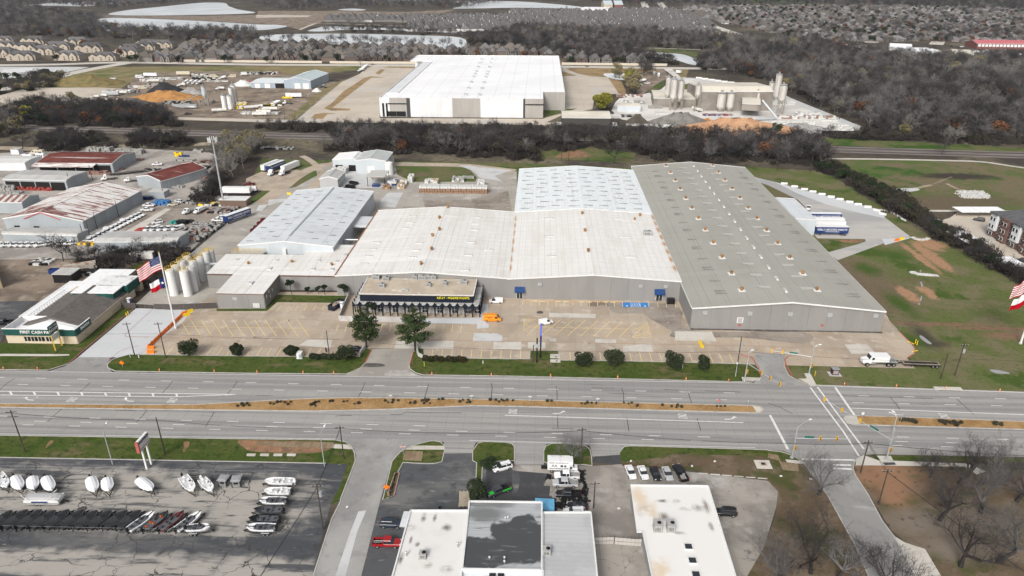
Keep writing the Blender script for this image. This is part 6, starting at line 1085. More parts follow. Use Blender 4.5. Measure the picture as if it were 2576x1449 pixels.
HS=sorted([h for h in HS if allowed(h)and visible(Vector((h[1],h[2],0)))]);NI=300
LB={'flat':('cream gabled apartment house with grey roof at the far left','cream apartment houses'),'town':('steep grey-roofed house','houses'),'new':('dark-roofed pale house in the new suburb before the lake','houses of the new suburb'),'old':('single-storey suburban house among trees at the upper right','houses of the upper-right suburb')}
rest=[];FN=[]
for i,(dist,x,y,kind,k,rot,zone)in enumerate(HS):
 me=HP[kind][k%len(HP[kind])]
 if i<NI:
  u,v=px(Vector((x,y,0)),0);w_=(' left of the first road junction' if u<640 else ' left of the giant warehouse' if u<1045 else ' behind the giant warehouse' if u<1405 else ' right of the giant warehouse')if kind=='town' else ''
  if kind=='town':w_=(' in the front rank' if v>149 else ' in the middle ranks' if v>134 else ' in the back ranks')+w_
  if kind=='flat':w_=', '+ordn(len(FN))+' from the viewer';FN.append(1)
  t=thing('house',LB[kind][0]+w_,'house',(x,y,0),rot,LB[kind][1]+(w_ if kind=='town' else ''));s_=.9+(i*37%10)*.022;t.scale=(s_,s_,s_)
  for n_,m_ in zip(('wall','roof','window','chimney'),me):
   o=link(n_,m_,t)
   if n_=='window':o['kind']='stuff'
 else:rest.append((x,y,kind,k,rot))
from collections import defaultdict
def merged(name,items,label=None):  # many far copies joined into one mesh
 vs,fs,mi,mats=[],[],[],[]
 for(x,y,z_,rot,s_,meshes)in items:
  c_,n_=math.cos(rot)*s_,math.sin(rot)*s_
  for me in meshes:
   m_=me.materials[0]
   if m_ not in mats:mats.append(m_)
   k=mats.index(m_);o=len(vs);vs+=[(x+v.co.x*c_-v.co.y*n_,y+v.co.x*n_+v.co.y*c_,z_+v.co.z*s_)for v in me.vertices];fs+=[tuple(o+q for q in p.vertices)for p in me.polygons];mi+=[k]*len(me.polygons)
 me=bpy.data.meshes.new(name);me.from_pydata(vs,[],fs);[me.materials.append(m_)for m_ in mats];me.polygons.foreach_set('material_index',mi);me.update();return link(name,me)
o=merged('distant_houses',[(x,y,0,rot,1,HP[kind][k%len(HP[kind])])for x,y,kind,k,rot in rest]);tag(o,'mass of distant suburban houses filling the upper right','houses',kind='stuff')
for p in((2,0,1180,300,1080,240,980,150),(2,0,1740,310,1640,240,1540,200),(2,0,2280,350,2100,290,1900,220,1680,155),(2,0,250,180,255,90),(2,0,640,190,590,150),(1,0,2000,140,1900,215),(1,0,1600,150,1480,225),(2,0,1420,150,1340,60,1320,10),(2,0,1540,90,1480,20),(2,0,310,118,700,128),(3,0,1690,450,1740,380),(3,0,1040,430,1060,380)):lane('road',M_slab,.07,18,TP(*p))
# trees in the suburbs
for zx0,zx1,y0,y1,n in((1800,2640,14,108,1500),(600,1460,112,156,60),(1300,1800,20,90,60)):
 for i in range(n):
  u,v=rq.uniform(zx0,zx1),rq.uniform(y0,y1)
  if zx0==1800 and u<1760+max(0,v-45)*4.6:continue
  p=G(u,v);WOODS.append((p.length,p.x,p.y,rq.choice(['brown','grey','brown','grey','ever','ever','rust','dark','grey']),rq.randrange(6),rq.uniform(.55,1.0),rq.uniform(0,6),'sub'))
# individual trees where they show largest, the rest as one mass
SL={0:'dark evergreen at the far left edge beside the low white building',1:'second dark evergreen beside the low white building',15:'bare tree on the tan gravel lot, left one',16:'bare tree on the tan gravel lot, right one',17:'tan-leaved tree beside the row of white tank trucks',18:'bare brown tree at the road bend left of the giant warehouse',19:'bare tree on the lawn behind the open sheds, left one',20:'bare tree on the lawn behind the open sheds, middle one',21:'bare tree on the lawn behind the open sheds, right one',22:'dark bare tree behind the painted roof',23:'bare tree at the corner of the lawn behind the grey warehouse',24:'pale bare tree below the big woods, left of a pair',25:'pale bare tree below the big woods, right of a pair',26:'dark tree at the edge of the block plant road',27:'bare brown tree south of the railway at the right',28:'small bare tree in front of the long low shed',29:'dark evergreen between the block plant piles and the railway',30:'red-leaved tree among the cream apartment houses, right one',31:'red-leaved tree among the cream apartment houses, left one'};EV=[2,3,4,5,6,7,8,9,10,11,12,13,14]
WOODS.sort();cnt=0;mass=defaultdict(list)
for(dist,x,y,k,i,s_,rot,zone)in WOODS:
 if k=='ug':mass['ug',i%3].append((x,y,s_,rot));continue
 P_=PR.get(k)or PL[k];pr=P_[i%len(P_)]
 if zone.startswith('single')or(cnt<285 and visible(Vector((x,y,0)))):
  if zone.startswith('single'):
   n_=int(zone[6:]);lb=SL.get(n_)or 'dark rounded evergreen along the far cream wall, '+ordn(EV.index(n_))+' from the left';t=thing('tree',lb,'tree',(x,y,0),rot)
  else:cnt+=1;t=thing('tree',ZN[zone][0],'tree',(x,y,0),rot,ZN[zone][1])
  t.scale=(s_*rq.uniform(.9,1.15),s_*rq.uniform(.9,1.15),s_);link('trunk',pr[0],t);link('crown',pr[1],t)
 else:mass[k,i%len(P_)].append((x,y,s_,rot))
def scatter(name,label,cat,groups):  # geometry nodes: each group's points get one tree mesh
 hid=bpy.data.collections.new(name+'_source')
 for gi,(meshes,pts)in enumerate(groups):
  src=bpy.data.objects.new('woodland_tree',bpy.data.meshes.new('p'))
  b=bmesh.new();mats_=[]
  for me in meshes:
   n0=len(b.faces);b.from_mesh(me);b.faces.ensure_lookup_table()
   for f_ in b.faces[n0:]if n0 else b.faces:f_.material_index=len(mats_)
   mats_.append(me.materials[0])
  b.to_mesh(src.data);b.free();[src.data.materials.append(m_)for m_ in mats_];hid.objects.link(src)
  me=bpy.data.meshes.new(name);me.from_pydata([(x,y,0)for x,y,s_,r_ in pts],[],[])
  a=me.attributes.new('sc','FLOAT','POINT');a.data.foreach_set('value',[q[2]for q in pts]);a=me.attributes.new('rz','FLOAT','POINT');a.data.foreach_set('value',[q[3]for q in pts])
  o=link(name,me);tag(o,label,cat,kind='stuff')
  ng=bpy.data.node_groups.new(name,'GeometryNodeTree');ng.interface.new_socket('Geometry',in_out='INPUT',socket_type='NodeSocketGeometry');ng.interface.new_socket('Geometry',in_out='OUTPUT',socket_type='NodeSocketGeometry');N,L=ng.nodes,ng.links
  gi_,go=N.new('NodeGroupInput'),N.new('NodeGroupOutput');oi=N.new('GeometryNodeObjectInfo');oi.inputs[0].default_value=src;ip=N.new('GeometryNodeInstanceOnPoints')
  A=[N.new('GeometryNodeInputNamedAttribute')for _ in range(2)];A[0].data_type=A[1].data_type='FLOAT';A[0].inputs[0].default_value='sc';A[1].inputs[0].default_value='rz'
  cb=N.new('ShaderNodeCombineXYZ');L.new(A[1].outputs[0],cb.inputs[2]);cs=N.new('ShaderNodeCombineXYZ');[L.new(A[0].outputs[0],cs.inputs[q])for q in range(3)]
  L.new(gi_.outputs[0],ip.inputs['Points']);L.new(oi.outputs['Geometry'],ip.inputs['Instance']);L.new(cb.outputs[0],ip.inputs['Rotation']);L.new(cs.outputs[0],ip.inputs['Scale']);L.new(ip.outputs[0],go.inputs[0])
  md=o.modifiers.new('scatter','NODES');md.node_group=ng
LBK={'grey':'far-off mass of bare grey trees','brown':'far-off mass of bare brown trees','pale':'far-off mass of pale-barked trees','dark':'far-off mass of dark bare trees','rust':'scattered far trees with rusty leaves','yellow':'scattered far trees with yellow leaves','tan':'scattered far trees with tan leaves','ever':'scattered far evergreen trees','shrub':'far low scrub trees','ug':'low thicket undergrowth beneath the woods'}
for kk in sorted(set(k for k,i in mass)):scatter('undergrowth' if kk=='ug' else 'woodland',LBK[kk],'undergrowth' if kk=='ug' else 'woods',[(([UG[i]]if kk=='ug' else list((PR.get(kk)or PL[kk])[i])),pts)for(k,i),pts in sorted(mass.items())if k==kk])
print('houses',len(HS),'woods',len(WOODS))
# ------------------------------------------------------------------ vehicles (front towards +x)
def carpaint(n,c):return mat('car_'+n,c,.28,coords='Object',spec=.6)
CP={'white':carpaint('white',(.72,.72,.72)),'black':carpaint('black',(.012,.012,.014)),'red':carpaint('red',(.30,.012,.016)),'grey':carpaint('grey',(.13,.135,.14)),'silver':carpaint('silver',(.42,.43,.44)),'darkblue':carpaint('darkblue',(.025,.035,.055)),'orange':carpaint('orange',(.72,.26,.015)),'darkgrey':carpaint('darkgrey',(.05,.052,.056)),'cream':carpaint('cream',(.55,.50,.38)),'maroon':carpaint('maroon',(.12,.015,.02)),'yellow':carpaint('yellow',(.65,.42,.02)),'blue':carpaint('blue',(.012,.035,.14)),'rust':mat('rusty_paint',(.25,.10,.06),.8,[('n',(.4,.3,.26),.8,.5,.6)],coords='Object')}
Tyre=mat('tyre_rubber',(.016,.016,.017),.8,coords='Object');Rim=mat('wheel_rim',(.40,.40,.41),.35,metal=.6,coords='Object');Und=mat('underbody',(.02,.02,.02),.9,coords='Object');HL=mat('headlight_lens',(.6,.62,.64),.15,coords='Object');TL=mat('tail_light_lens',(.35,.01,.01),.3,coords='Object');Brt=mat('dusty_white',(.62,.61,.58),.6,[('n',(.48,.46,.42),.5,.45,.65)],coords='Object');Alu=mat('aluminium_deck',(.33,.33,.32),.5,[('n',(.2,.2,.2),.8,.45,.65)],metal=.3,coords='Object')
def loft(b,st,mi=0):  # st: list of rings of (x,y,z), closed ends
 n=len(st[0]);vs=[p for r_ in st for p in r_];fs=[]
 for i in range(len(st)-1):
  for j in range(n):fs.append((i*n+j,i*n+(j+1)%n,(i+1)*n+(j+1)%n,(i+1)*n+j))
 fs+=[tuple(range(n))[::-1],tuple((len(st)-1)*n+j for j in range(n))]
 return b.add(vs,fs,mi)
def body_ring(x,w,z0,z1):return[(x,-w*.9,z0),(x,-w,z0+(z1-z0)*.35),(x,-w*.97,z1-.1),(x,-w*.86,z1),(x,w*.86,z1),(x,w*.97,z1-.1),(x,w,z0+(z1-z0)*.35),(x,w*.9,z0)]
def cab_ring(x,wb,wt,z0,z1):return[(x,-wb,z0),(x,-wt,z1),(x,wt,z1),(x,wb,z0)]
VC={}
def wheels(pos,r,w):return[('wheel',MB().tube((x,y-w/2,r),(x,y+w/2,r),r,n=12).mesh('w',Tyre),('rim',MB().tube((x,y+s_*(w/2+.005),r),(x,y+s_*(w/2+.03),r),r*.6,n=8).mesh('w',Rim)))for x,y,s_ in pos]
def vparts(kind,col,extra=None):
 key=(kind,col,extra)
 if key in VC:return VC[key]
 P=[];p=CP[col];add=lambda n,b,m,sub=None:P.append((n,b.mesh('v',m),sub))
 if kind in('sedan','suv','smallvan','coupe'):
  L,W,H,hb={'sedan':(4.7,.92,1.45,.88),'coupe':(4.7,.95,1.36,.88),'suv':(4.8,.96,1.74,1.05),'smallvan':(4.8,.93,1.85,1.0)}[kind];h=L/2
  loft(b:=MB(),[body_ring(-h,W*.8,.45,hb*.9),body_ring(-h+.15,W*.95,.25,hb+(.0 if kind!='sedan' else .05)),body_ring(-h*.5,W,.22,hb+.04),body_ring(h*.25,W,.22,hb),body_ring(h*.5,W,.22,hb-.03),body_ring(h-.25,W*.94,.25,hb*.82),body_ring(h,W*.72,.4,hb*.66)]);add('body',b,p)
  if kind in('sedan','coupe'):xs_=(-h*.74,-h*.38,h*.12,h*.42)
  elif kind=='suv':xs_=(-h+.12,-h*.78,h*.14,h*.46)
  else:xs_=(-h+.05,-h+.25,h*.2,h*.60)
  b=MB();loft(b,[cab_ring(xs_[0],W*.84,W*.8,hb-.05,hb),cab_ring(xs_[1],W*.88,W*.70,hb-.05,H-.04),cab_ring(xs_[2],W*.88,W*.70,hb-.05,H-.04),cab_ring(xs_[3],W*.84,W*.8,hb-.05,hb)]);
  if kind=='smallvan':
   add('window',b,G_glass);b=MB();loft(b,[cab_ring(-h+.03,W*.9,W*.8,hb-.1,H*.97),cab_ring(h*.05,W*.9,W*.78,hb-.1,H)]);add('cargo_body',b,p)
  else:add('window',b,G_glass)
  b=MB();loft(b,[cab_ring(xs_[1]-.05,W*.74,W*.66,H-.08,H),cab_ring(xs_[2]+.05,W*.74,W*.66,H-.08,H)]);b.box((xs_[0]+xs_[1])/2-.02,-W*.74,hb,abs(xs_[1]-xs_[0])*.9,.12,.3).box((xs_[0]+xs_[1])/2-.02,W*.74,hb,abs(xs_[1]-xs_[0])*.9,.12,.3)
  for s_ in(-1,1):b.box((xs_[1]+xs_[2])/2,s_*W*.80,hb-.03,.1,.08,H-hb)
  add('roof',b,p)
  if kind=='suv':P.append(('roof_rack',MB().box(-.3,-.55,H,2.2,.06,.06).box(-.3,.55,H,2.2,.06,.06).mesh('v',K_black),None))
  wr,wx=(.34 if H<1.6 else .38),h*.62
 elif kind=='pickup':
  h,W,H,hb=2.9,1.0,1.88,1.12
  b=MB();loft(b,[body_ring(-.55,W,.35,hb),body_ring(h*.35,W,.35,hb),body_ring(h-.25,W*.95,.38,hb*.95),body_ring(h,W*.8,.5,hb*.8)])
  b.box(-h+1.2,-W+.06,.5,2.4,.12,hb-.48).box(-h+1.2,W-.06,.5,2.4,.12,hb-.48).box(-h+.05,0,.5,.1,2*W,hb-.5).box(-.6,0,.5,.12,2*W,hb-.45);add('body',b,p)
  P.append(('truck_bed',MB().box(-h+1.2,0,.45,2.4,1.9,.2).mesh('v',Und),None))
  b=MB();loft(b,[cab_ring(-.62,W*.88,W*.84,hb-.05,hb),cab_ring(-.5,W*.9,W*.74,hb-.05,H-.05),cab_ring(.85,W*.9,W*.74,hb-.05,H-.05),cab_ring(1.5,W*.86,W*.82,hb-.05,hb)]);add('window',b,G_glass)
  b=MB();loft(b,[cab_ring(-.55,W*.78,W*.70,H-.1,H),cab_ring(.95,W*.78,W*.70,H-.1,H)]);[b.box(.15,s_*W*.84,hb,.12,.1,H-hb-.05).box(-.55,s_*W*.82,hb,.14,.1,H-hb-.05)for s_ in(-1,1)];add('roof',b,p)
  wr,wx=.40,h*.62
  if extra=='rack':P.append(('ladder_rack',MB().path([(-2.8,-.8,1.1),(-2.8,-.8,2.1),(.9,-.8,2.1)],.04,4).path([(-2.8,.8,1.1),(-2.8,.8,2.1),(.9,.8,2.1)],.04,4).mesh('v',Alu),None))
  if extra=='box':P.append(('service_box',MB().box(-h+1.2,0,.7,2.4,1.95,1.0).mesh('v',p),None))
  if extra=='load':P.append(('load',MB().box(-h+.9,.1,.6,1.5,1.2,.55).box(-h+1.7,-.3,.6,.5,.5,.7).mesh('v',Alu),None))
  if extra=='green':P.append(('bed_cover',MB().box(-h+1.2,W-.02,.7,2.3,.08,.45).box(h-.9,.35,hb-.02,1.2,.9,.08).mesh('v',mat('green_stripe',(.03,.45,.04),.4,coords='Object')),None))
 elif kind in('van','rv'):
  h,W,H=(2.95,1.0,2.5)if kind=='van' else(4.2,1.2,3.0)
  b=MB();loft(b,[body_ring(-h,W*.95,.4,H*.97),body_ring(-h+.2,W,.3,H),body_ring(h*.42,W,.3,H),body_ring(h*.52,W,.3,H*.93),body_ring(h*.78,W*.97,.3,H*.56),body_ring(h,W*.85,.4,H*.40)]);add('body',b,p)
  b=MB();b.add([(h*.535,-W*.84,H*.90),(h*.535,W*.84,H*.90),(h*.79,W*.86,H*.58),(h*.79,-W*.86,H*.58)],[(0,1,2,3)]);[b.box(h*.45,s_*(W+.01),H*.55,.9,.03,H*.25)for s_ in(-1,1)];add('window',b,G_glass)
  b=MB();[b.box(-h*.25+x,0,H,.05,W*1.5,.05)for x in(-1,-.5,0,.5,1)];add('roof_rib',b,p)
  if kind=='rv':b=MB();[b.box(x,s_*(W+.01),1.5,1,.03,.6)for x in(-3,-1.5,0)for s_ in(-1,1)];b.box(-1,0,H,1.2,.9,.25);add('side_window',b,K_black)
  wr,wx=.38,h*.62
 if kind in('sedan','coupe','suv','smallvan','pickup','van','rv'):
  P+=[(n,m,s_)for n,m,s_ in wheels([(x,y*(W-.08),y)for x in(-wx,wx)for y in(-1,1)],wr,.22)];hz=.62 if kind in('sedan','coupe')else .85
  for s_ in(-1,1):P.append(('headlight',MB().box(h-.12,s_*W*.68,hz,.16,.34,.16).mesh('v',HL),None));P.append(('tail_light',MB().box(-h+.03,s_*W*.78,hz+.1,.1,.2,.25).mesh('v',TL),None))
  if extra=='bumper':pass
 if kind in('boxtruck','flatbed','mixer','tractor','tanker','worktruck'):
  b=MB();cx=0;L={'boxtruck':3.4,'flatbed':4.5,'mixer':4.3,'tractor':3.2,'tanker':4.3,'worktruck':3.6}[kind]
  if kind=='boxtruck':loft(b,[body_ring(L-1.9,1.0,.5,2.0),body_ring(L-1.2,1.0,.5,2.0),body_ring(L-.75,.98,.5,1.25),body_ring(L,.9,.55,1.1)])
  else:loft(b,[body_ring(L-2.9,1.15,.9,2.7 if kind!='tractor' else 3.5),body_ring(L-1.7,1.15,.8,2.6 if kind!='tractor' else 3.2),body_ring(L-1.35,1.05,.7,1.75),body_ring(L,.85,.7,1.5)])
  add('cab',b,p);b=MB();zz=(1.25,1.95)if kind=='boxtruck' else(1.8,2.55);x1=L-(1.15 if kind=='boxtruck' else 1.66);x2=L-(.74 if kind=='boxtruck' else 1.36)
  b.add([(x1+.04,-.85,zz[1]),(x1+.04,.85,zz[1]),(x2+.03,.85,zz[0]),(x2+.03,-.85,zz[0])],[(0,1,2,3)]);[b.box(x1-.45,s_*(1.03 if kind=='boxtruck' else 1.16),zz[0],.7,.03,.6)for s_ in(-1,1)];add('window',b,G_glass)
  add('chassis',MB().box((L-8)/2+.5,0,.6,6.5,.9,.3),Und)
  if kind=='boxtruck':add('cargo_box',MB().box(-1.0,0,.85,5.2,2.35,2.5).box(1.9,0,2.4,.8,2.2,.85),p)
  if kind in('flatbed','worktruck'):add('flat_deck',MB().box(-1.2,0,1.1,5.8,2.4,.2),Alu)
  if kind=='worktruck':add('container',MB().box(-.4,.2,1.3,3.4,2.0,1.3).box(-.4,.2,2.6,3.5,2.1,.1),p);add('rail',MB().path([(-4.1,-1.2,1.2),(-4.1,-1.2,2.4),(-2.2,-1.2,2.4)],.05,4).path([(-4.1,1.2,1.2),(-4.1,1.2,2.4),(-2.2,1.2,2.4)],.05,4),Alu)
  if kind=='mixer':b=MB();b.tube((.9,0,1.9),(-.4,0,2.3),.7,1.2,12).tube((-.4,0,2.3),(-2.2,0,2.7),1.2,1.15,12).tube((-2.2,0,2.7),(-3.8,0,3.3),1.15,.5,12);add('drum',b,p);add('chute',MB().bar((-3.8,0,3),(-4.8,0,1.6),.5,.15),Alu)
  if kind=='tanker':add('tank',MB().tube((1,0,1.9),(-4,0,1.9),1.05,n=12),Brt)
  xs_=(L-1.0,-2.2,-3.4)if kind!='boxtruck' else(L-.9,-2.6);P+=wheels([(x,y*1.0,y)for x in xs_ for y in(-1,1)],.48 if kind!='boxtruck' else .4,.3)
  for s_ in(-1,1):P.append(('headlight',MB().box(L-.05,s_*.66,.9,.12,.28,.2).mesh('v',HL),None))
 if kind in('trailer','flattrailer','tanktrailer','openbox'):
  h=7.0 if kind=='trailer' else 5.5
  if kind=='trailer':add('box_body',MB().box(0,0,1.2,2*h,2.6,2.8),p if extra!='blue' else CP['blue']);add('roof',MB().box(0,0,4.0,2*h+.05,2.65,.08),CP['white'])
  elif kind=='flattrailer':b=MB();[b.box(0,-1.05+.3*i,1.0+.01*(i%2),2*h,.27,.12)for i in range(8)];add('deck_planks',b,mat('worn_planks',(.26,.22,.17),.9,[('n',(.15,.13,.11),.5,.45,.65)],coords='Object'));add('frame',MB().box(0,-1.25,.8,2*h,.12,.3).box(0,1.25,.8,2*h,.12,.3).bar((h,0,.8),(h+2,0,.8),.3,.2),Und)
  elif kind=='tanktrailer':add('tank',MB().tube((-h,0,1.9),(h,0,1.9),1.2,n=12),Brt)
  add('landing_gear',MB().box(h-2.5,-.8,0,.15,.15,1.2).box(h-2.5,.8,0,.15,.15,1.2).box(0,0,.85,2*h-1,1,.3),Und);P+=wheels([(x,y*1.1,y)for x in(-h+1.1,-h+2.3)for y in(-1,1)],.48,.3)
 VC[key]=P;return P
def veh(kind,col,p,head,label,group=None,extra=None,z=.05,scale=1):
 name={'sedan':'parked_car','coupe':'parked_car','suv':'parked_suv','smallvan':'small_van','pickup':'pickup_truck','van':'cargo_van','rv':'motor_home','boxtruck':'box_truck','flatbed':'flatbed_truck','mixer':'mixer_truck','tractor':'semi_tractor','tanker':'tank_truck','worktruck':'work_truck','trailer':'box_trailer','flattrailer':'flatbed_trailer','tanktrailer':'tank_trailer'}[kind]
 cat={'parked_car':'car','parked_suv':'SUV','small_van':'van','pickup_truck':'pickup truck','cargo_van':'van','motor_home':'motor home','box_trailer':'trailer','flatbed_trailer':'trailer','tank_trailer':'trailer'}.get(name,'truck')
 t=thing(name,label,cat,(p.x,p.y,z),R(head),group);t.scale=(scale,)*3
 for n_,m_,sub in vparts(kind,col,extra):
  o=link(n_,m_,t)
  if sub:link(sub[0],sub[1],o)
 return t
# paint store lot
veh('smallvan','white',T(1,2,2415,148),182,'small white van parked against the grey warehouse wall')
v=veh('van','orange',T(1,2,2378,332),1,'orange cargo van beside the arcade store');scribble(mat('red_lettering',(.3,.03,.02),.5),v,(-1.0,-1.02,1.9),0,2.2,.26);scribble(MATS['red_lettering'],v,(-.9,-1.02,1.55),0,.9,.26,2)
veh('smallvan','white',T(2,2,340,362),22,'small white van parked across the yellow bays near the pylon sign');veh('sedan','black',T(1,2,1000,632),180,'dark car half hidden behind the bushy tree by the driveway')
veh('worktruck','white',T(3,2,1090,770),181,'white work truck carrying two white containers on the right lot',scale=1.28);veh('flattrailer','grey',T(3,2,1530,785),178,'low grey flatbed trailer standing behind the white work truck',scale=.95)
# lower shops
veh('suv','darkblue',T(1,3,1362,945),0,'dark blue-grey SUV parked beside the stained white roof');v=veh('pickup','red',T(1,3,1320,1140),0,'red pickup truck with ladders in its bed');lb_=MB().path([(-2.7,-.3,1.0),(-.6,-.3,1.15)],.04,4).path([(-2.7,.1,1.0),(-.6,.1,1.15)],.04,4);[lb_.tube((-2.5+.35*i,-.3,1.05),(-2.5+.35*i,.1,1.05),.03,n=4)for i in range(6)];lb_.build('ladder',Alu,v)
veh('suv','white',T(1,3,2478,375),205,'white SUV parked on the dark bays at the top');veh('pickup','darkgrey',T(1,3,2440,615),213,'black pickup truck with bright green hood and bed panels',extra='green')
v=veh('boxtruck','white',T(2,3,510,385),0,'white box truck lettered with two big letters A beside the pole');flat_text('AA','lettering',K_black,v,1.0,(-2.0,-1.2,2.1),(R(90),0,0));v2=MB();v2.tube((-.3,-1.2,2.1),(-.3,-1.23,2.1),.35,n=14).tube((.5,-1.2,2.1),(.5,-1.23,2.1),.3,n=14);v2.build('logo',mat('logo_grey',.1),v);scribble(K_black,v,(-1,-1.2,2.95),0,4.4,.22,3);scribble(K_black,v,(-1,-1.2,1.35),0,4.2,.24,4)
veh('pickup','white',T(2,3,550,462),182,'old white vehicle with a bare dark bed beside the lettered truck',extra='load');veh('pickup','silver',T(2,3,535,540),181,'white and silver pickup truck between two others in the tyre yard',extra='load');veh('pickup','black',T(2,3,568,650),180,'matt black pickup truck among the used tyres');veh('coupe','black',T(2,3,655,765),178,'dark car with raised hood in the tyre yard');veh('suv','white',T(2,3,625,830),181,'white SUV partly hidden by the ribbed grey roof')
for i,(cx,cy,k,c_,lb)in enumerate(((1193,425,'sedan','white','white sedan, leftmost of five cars in a row'),(1318,430,'coupe','white','white car with a hood scoop, second of five cars in a row'),(1442,440,'coupe','black','black coupe in the middle of five cars in a row'),(1563,440,'sedan','silver','silver-white sedan with sunroof, fourth of five cars in a row'))):veh(k,c_,T(2,3,cx,cy),-80-i,lb,'cars in a row facing the white-roofed shop')
veh('pickup','black',T(2,3,1690,435),102,'black pickup truck at the right end of five cars in a row','cars in a row facing the white-roofed shop','load');veh('suv','black',T(2,3,2145,830),178,'black SUV parked close to the right side of the smudged white roof')
# west yard fleet
for i in range(13):a,b_=T(0,1,1400,728),T(0,1,900,985);p=a.lerp(b_,i/12);veh('pickup','white',p,0+(i*7%5),'white pickup truck, '+ordn(i)+' from the far end of the long diagonal row','white pickups in the diagonal row',[None,'rack',None,'box'][i%4])
for i,cx in enumerate((1495,1562,1640,1710,1792)):veh('pickup','white',T(0,1,cx,868-i*1.5),-97-i*6,'white pickup truck, '+ordn(i)+' from the left in the row of five facing the metal shed','white pickups in the row of five',[None,'box','rack'][i%3])
for i,cx in enumerate((20,88,162,222,280,345,420,512,640,712)):veh('pickup','white',T(0,1,cx,1028-(cx>500)*12),-140+i*2 if i<9 else 200,'white pickup truck, '+ordn(i)+' from the left in front of the long low shed','white pickups before the long low shed',[None,None,'rack','rack',None,None,'rack','box'][i%8])
for i,(k,c_,cx,cy,hd,lb,ex)in enumerate((('suv','white',1585,800,215,'white SUV behind the row of five pickups',None),('pickup','white',1485,675,182,'lone white pickup truck by the end of the rusty warehouse',None),('flatbed','white',1925,690,-115,'white flatbed truck left of the bucket truck',None),('worktruck','white',2020,690,-110,'white utility truck right of the flatbed truck',None),('pickup','white',2195,780,178,'white pickup truck, nearest of three by the blue trailer',None),('pickup','white',2240,757,180,'white pickup truck, middle of three by the blue trailer',None),('pickup','silver',2270,740,182,'silver pickup truck, farthest of three by the blue trailer',None),
  ('tractor','white',1085,365,-150,'white truck tractor pulling a rusty steel load',None),('flattrailer','rust',1205,310,20,'flatbed trailer loaded with rusty steel',None),('flatbed','white',1345,380,-160,'white flatbed truck in front of the rust-red gabled shed',None),('flattrailer','grey',1375,290,25,'empty flatbed trailer behind the rusty gabled shed',None),('pickup','white',1585,215,190,'white pickup truck at the head of the rust-red shed',None),('rv','white',270,150,180,'white motor home, left one behind the open shed',None),('rv','white',400,140,170,'white motor home, right one behind the open shed',None),('rv','cream',380,105,178,'cream motor home, farthest behind the open shed',None),('pickup','maroon',2510,415,178,'dark red pickup truck at the edge of the trailer park',None),
  ('pickup','white',1500,630,180,'white pickup truck beside the blue lifts',None),('suv','white',1800,590,160,'white vehicle beside the blue lifts',None),('suv','cream',1740,620,200,'cream tank cart behind the orange tank',None),('tractor','white',2560,490,90,'white semi tractor cut off beside the white trailer',None),('trailer','white',2390,510,1,'white box trailer with an oval emblem',None),('trailer','blue',2395,765,63,'dark blue open-doored box trailer on the service road','blue'))):v=veh(k,c_,T(0,1,cx,cy),hd,lb,None,ex)
KM=lambda v,s_:flat_text('KELLY-MOORE PAINTS','lettering',CP['white'],v,1.25,(0,s_*1.31,2.8),(R(90),0,R(180)if s_>0 else 0),.02)
KM(v,-1);scribble(CP['white'],v,(0,-1.31,1.8),0,7,.3,5)
veh('trailer','white',T(1,1,150,255),72,'white box trailer, leftmost in the trailer park');v=veh('trailer','blue',T(1,1,205,260),-108,'blue box trailer in the middle of the trailer park',None,'blue');KM(v,1);veh('tractor','white',T(1,1,165,315),-108,'white semi tractor coupled to the blue trailer');veh('trailer','white',T(1,1,350,265),72,'white box trailer, rightmost in the trailer park');veh('tractor','white',T(1,1,282,312),-112,'white semi tractor coupled to the rightmost trailer')
for i,(cx,cy)in enumerate(((625,915),(610,860),(600,830),(575,780))):
 L_=['nearest','second','third','farthest'][i];p=T(3,1,cx,cy);v=veh('trailer','white' if i in(1,2)else 'blue',p+Vector((-.5 if i else 0,0,0)),180,('blue' if i in(0,3)else 'white')+' paint trailer backed against the dock building, '+L_+' of four','trailers at the loading dock',None,scale=1)
 if i in(0,3):KM(v,1);scribble(CP['white'],v,(0,1.31,1.9),0,6,.3,6)
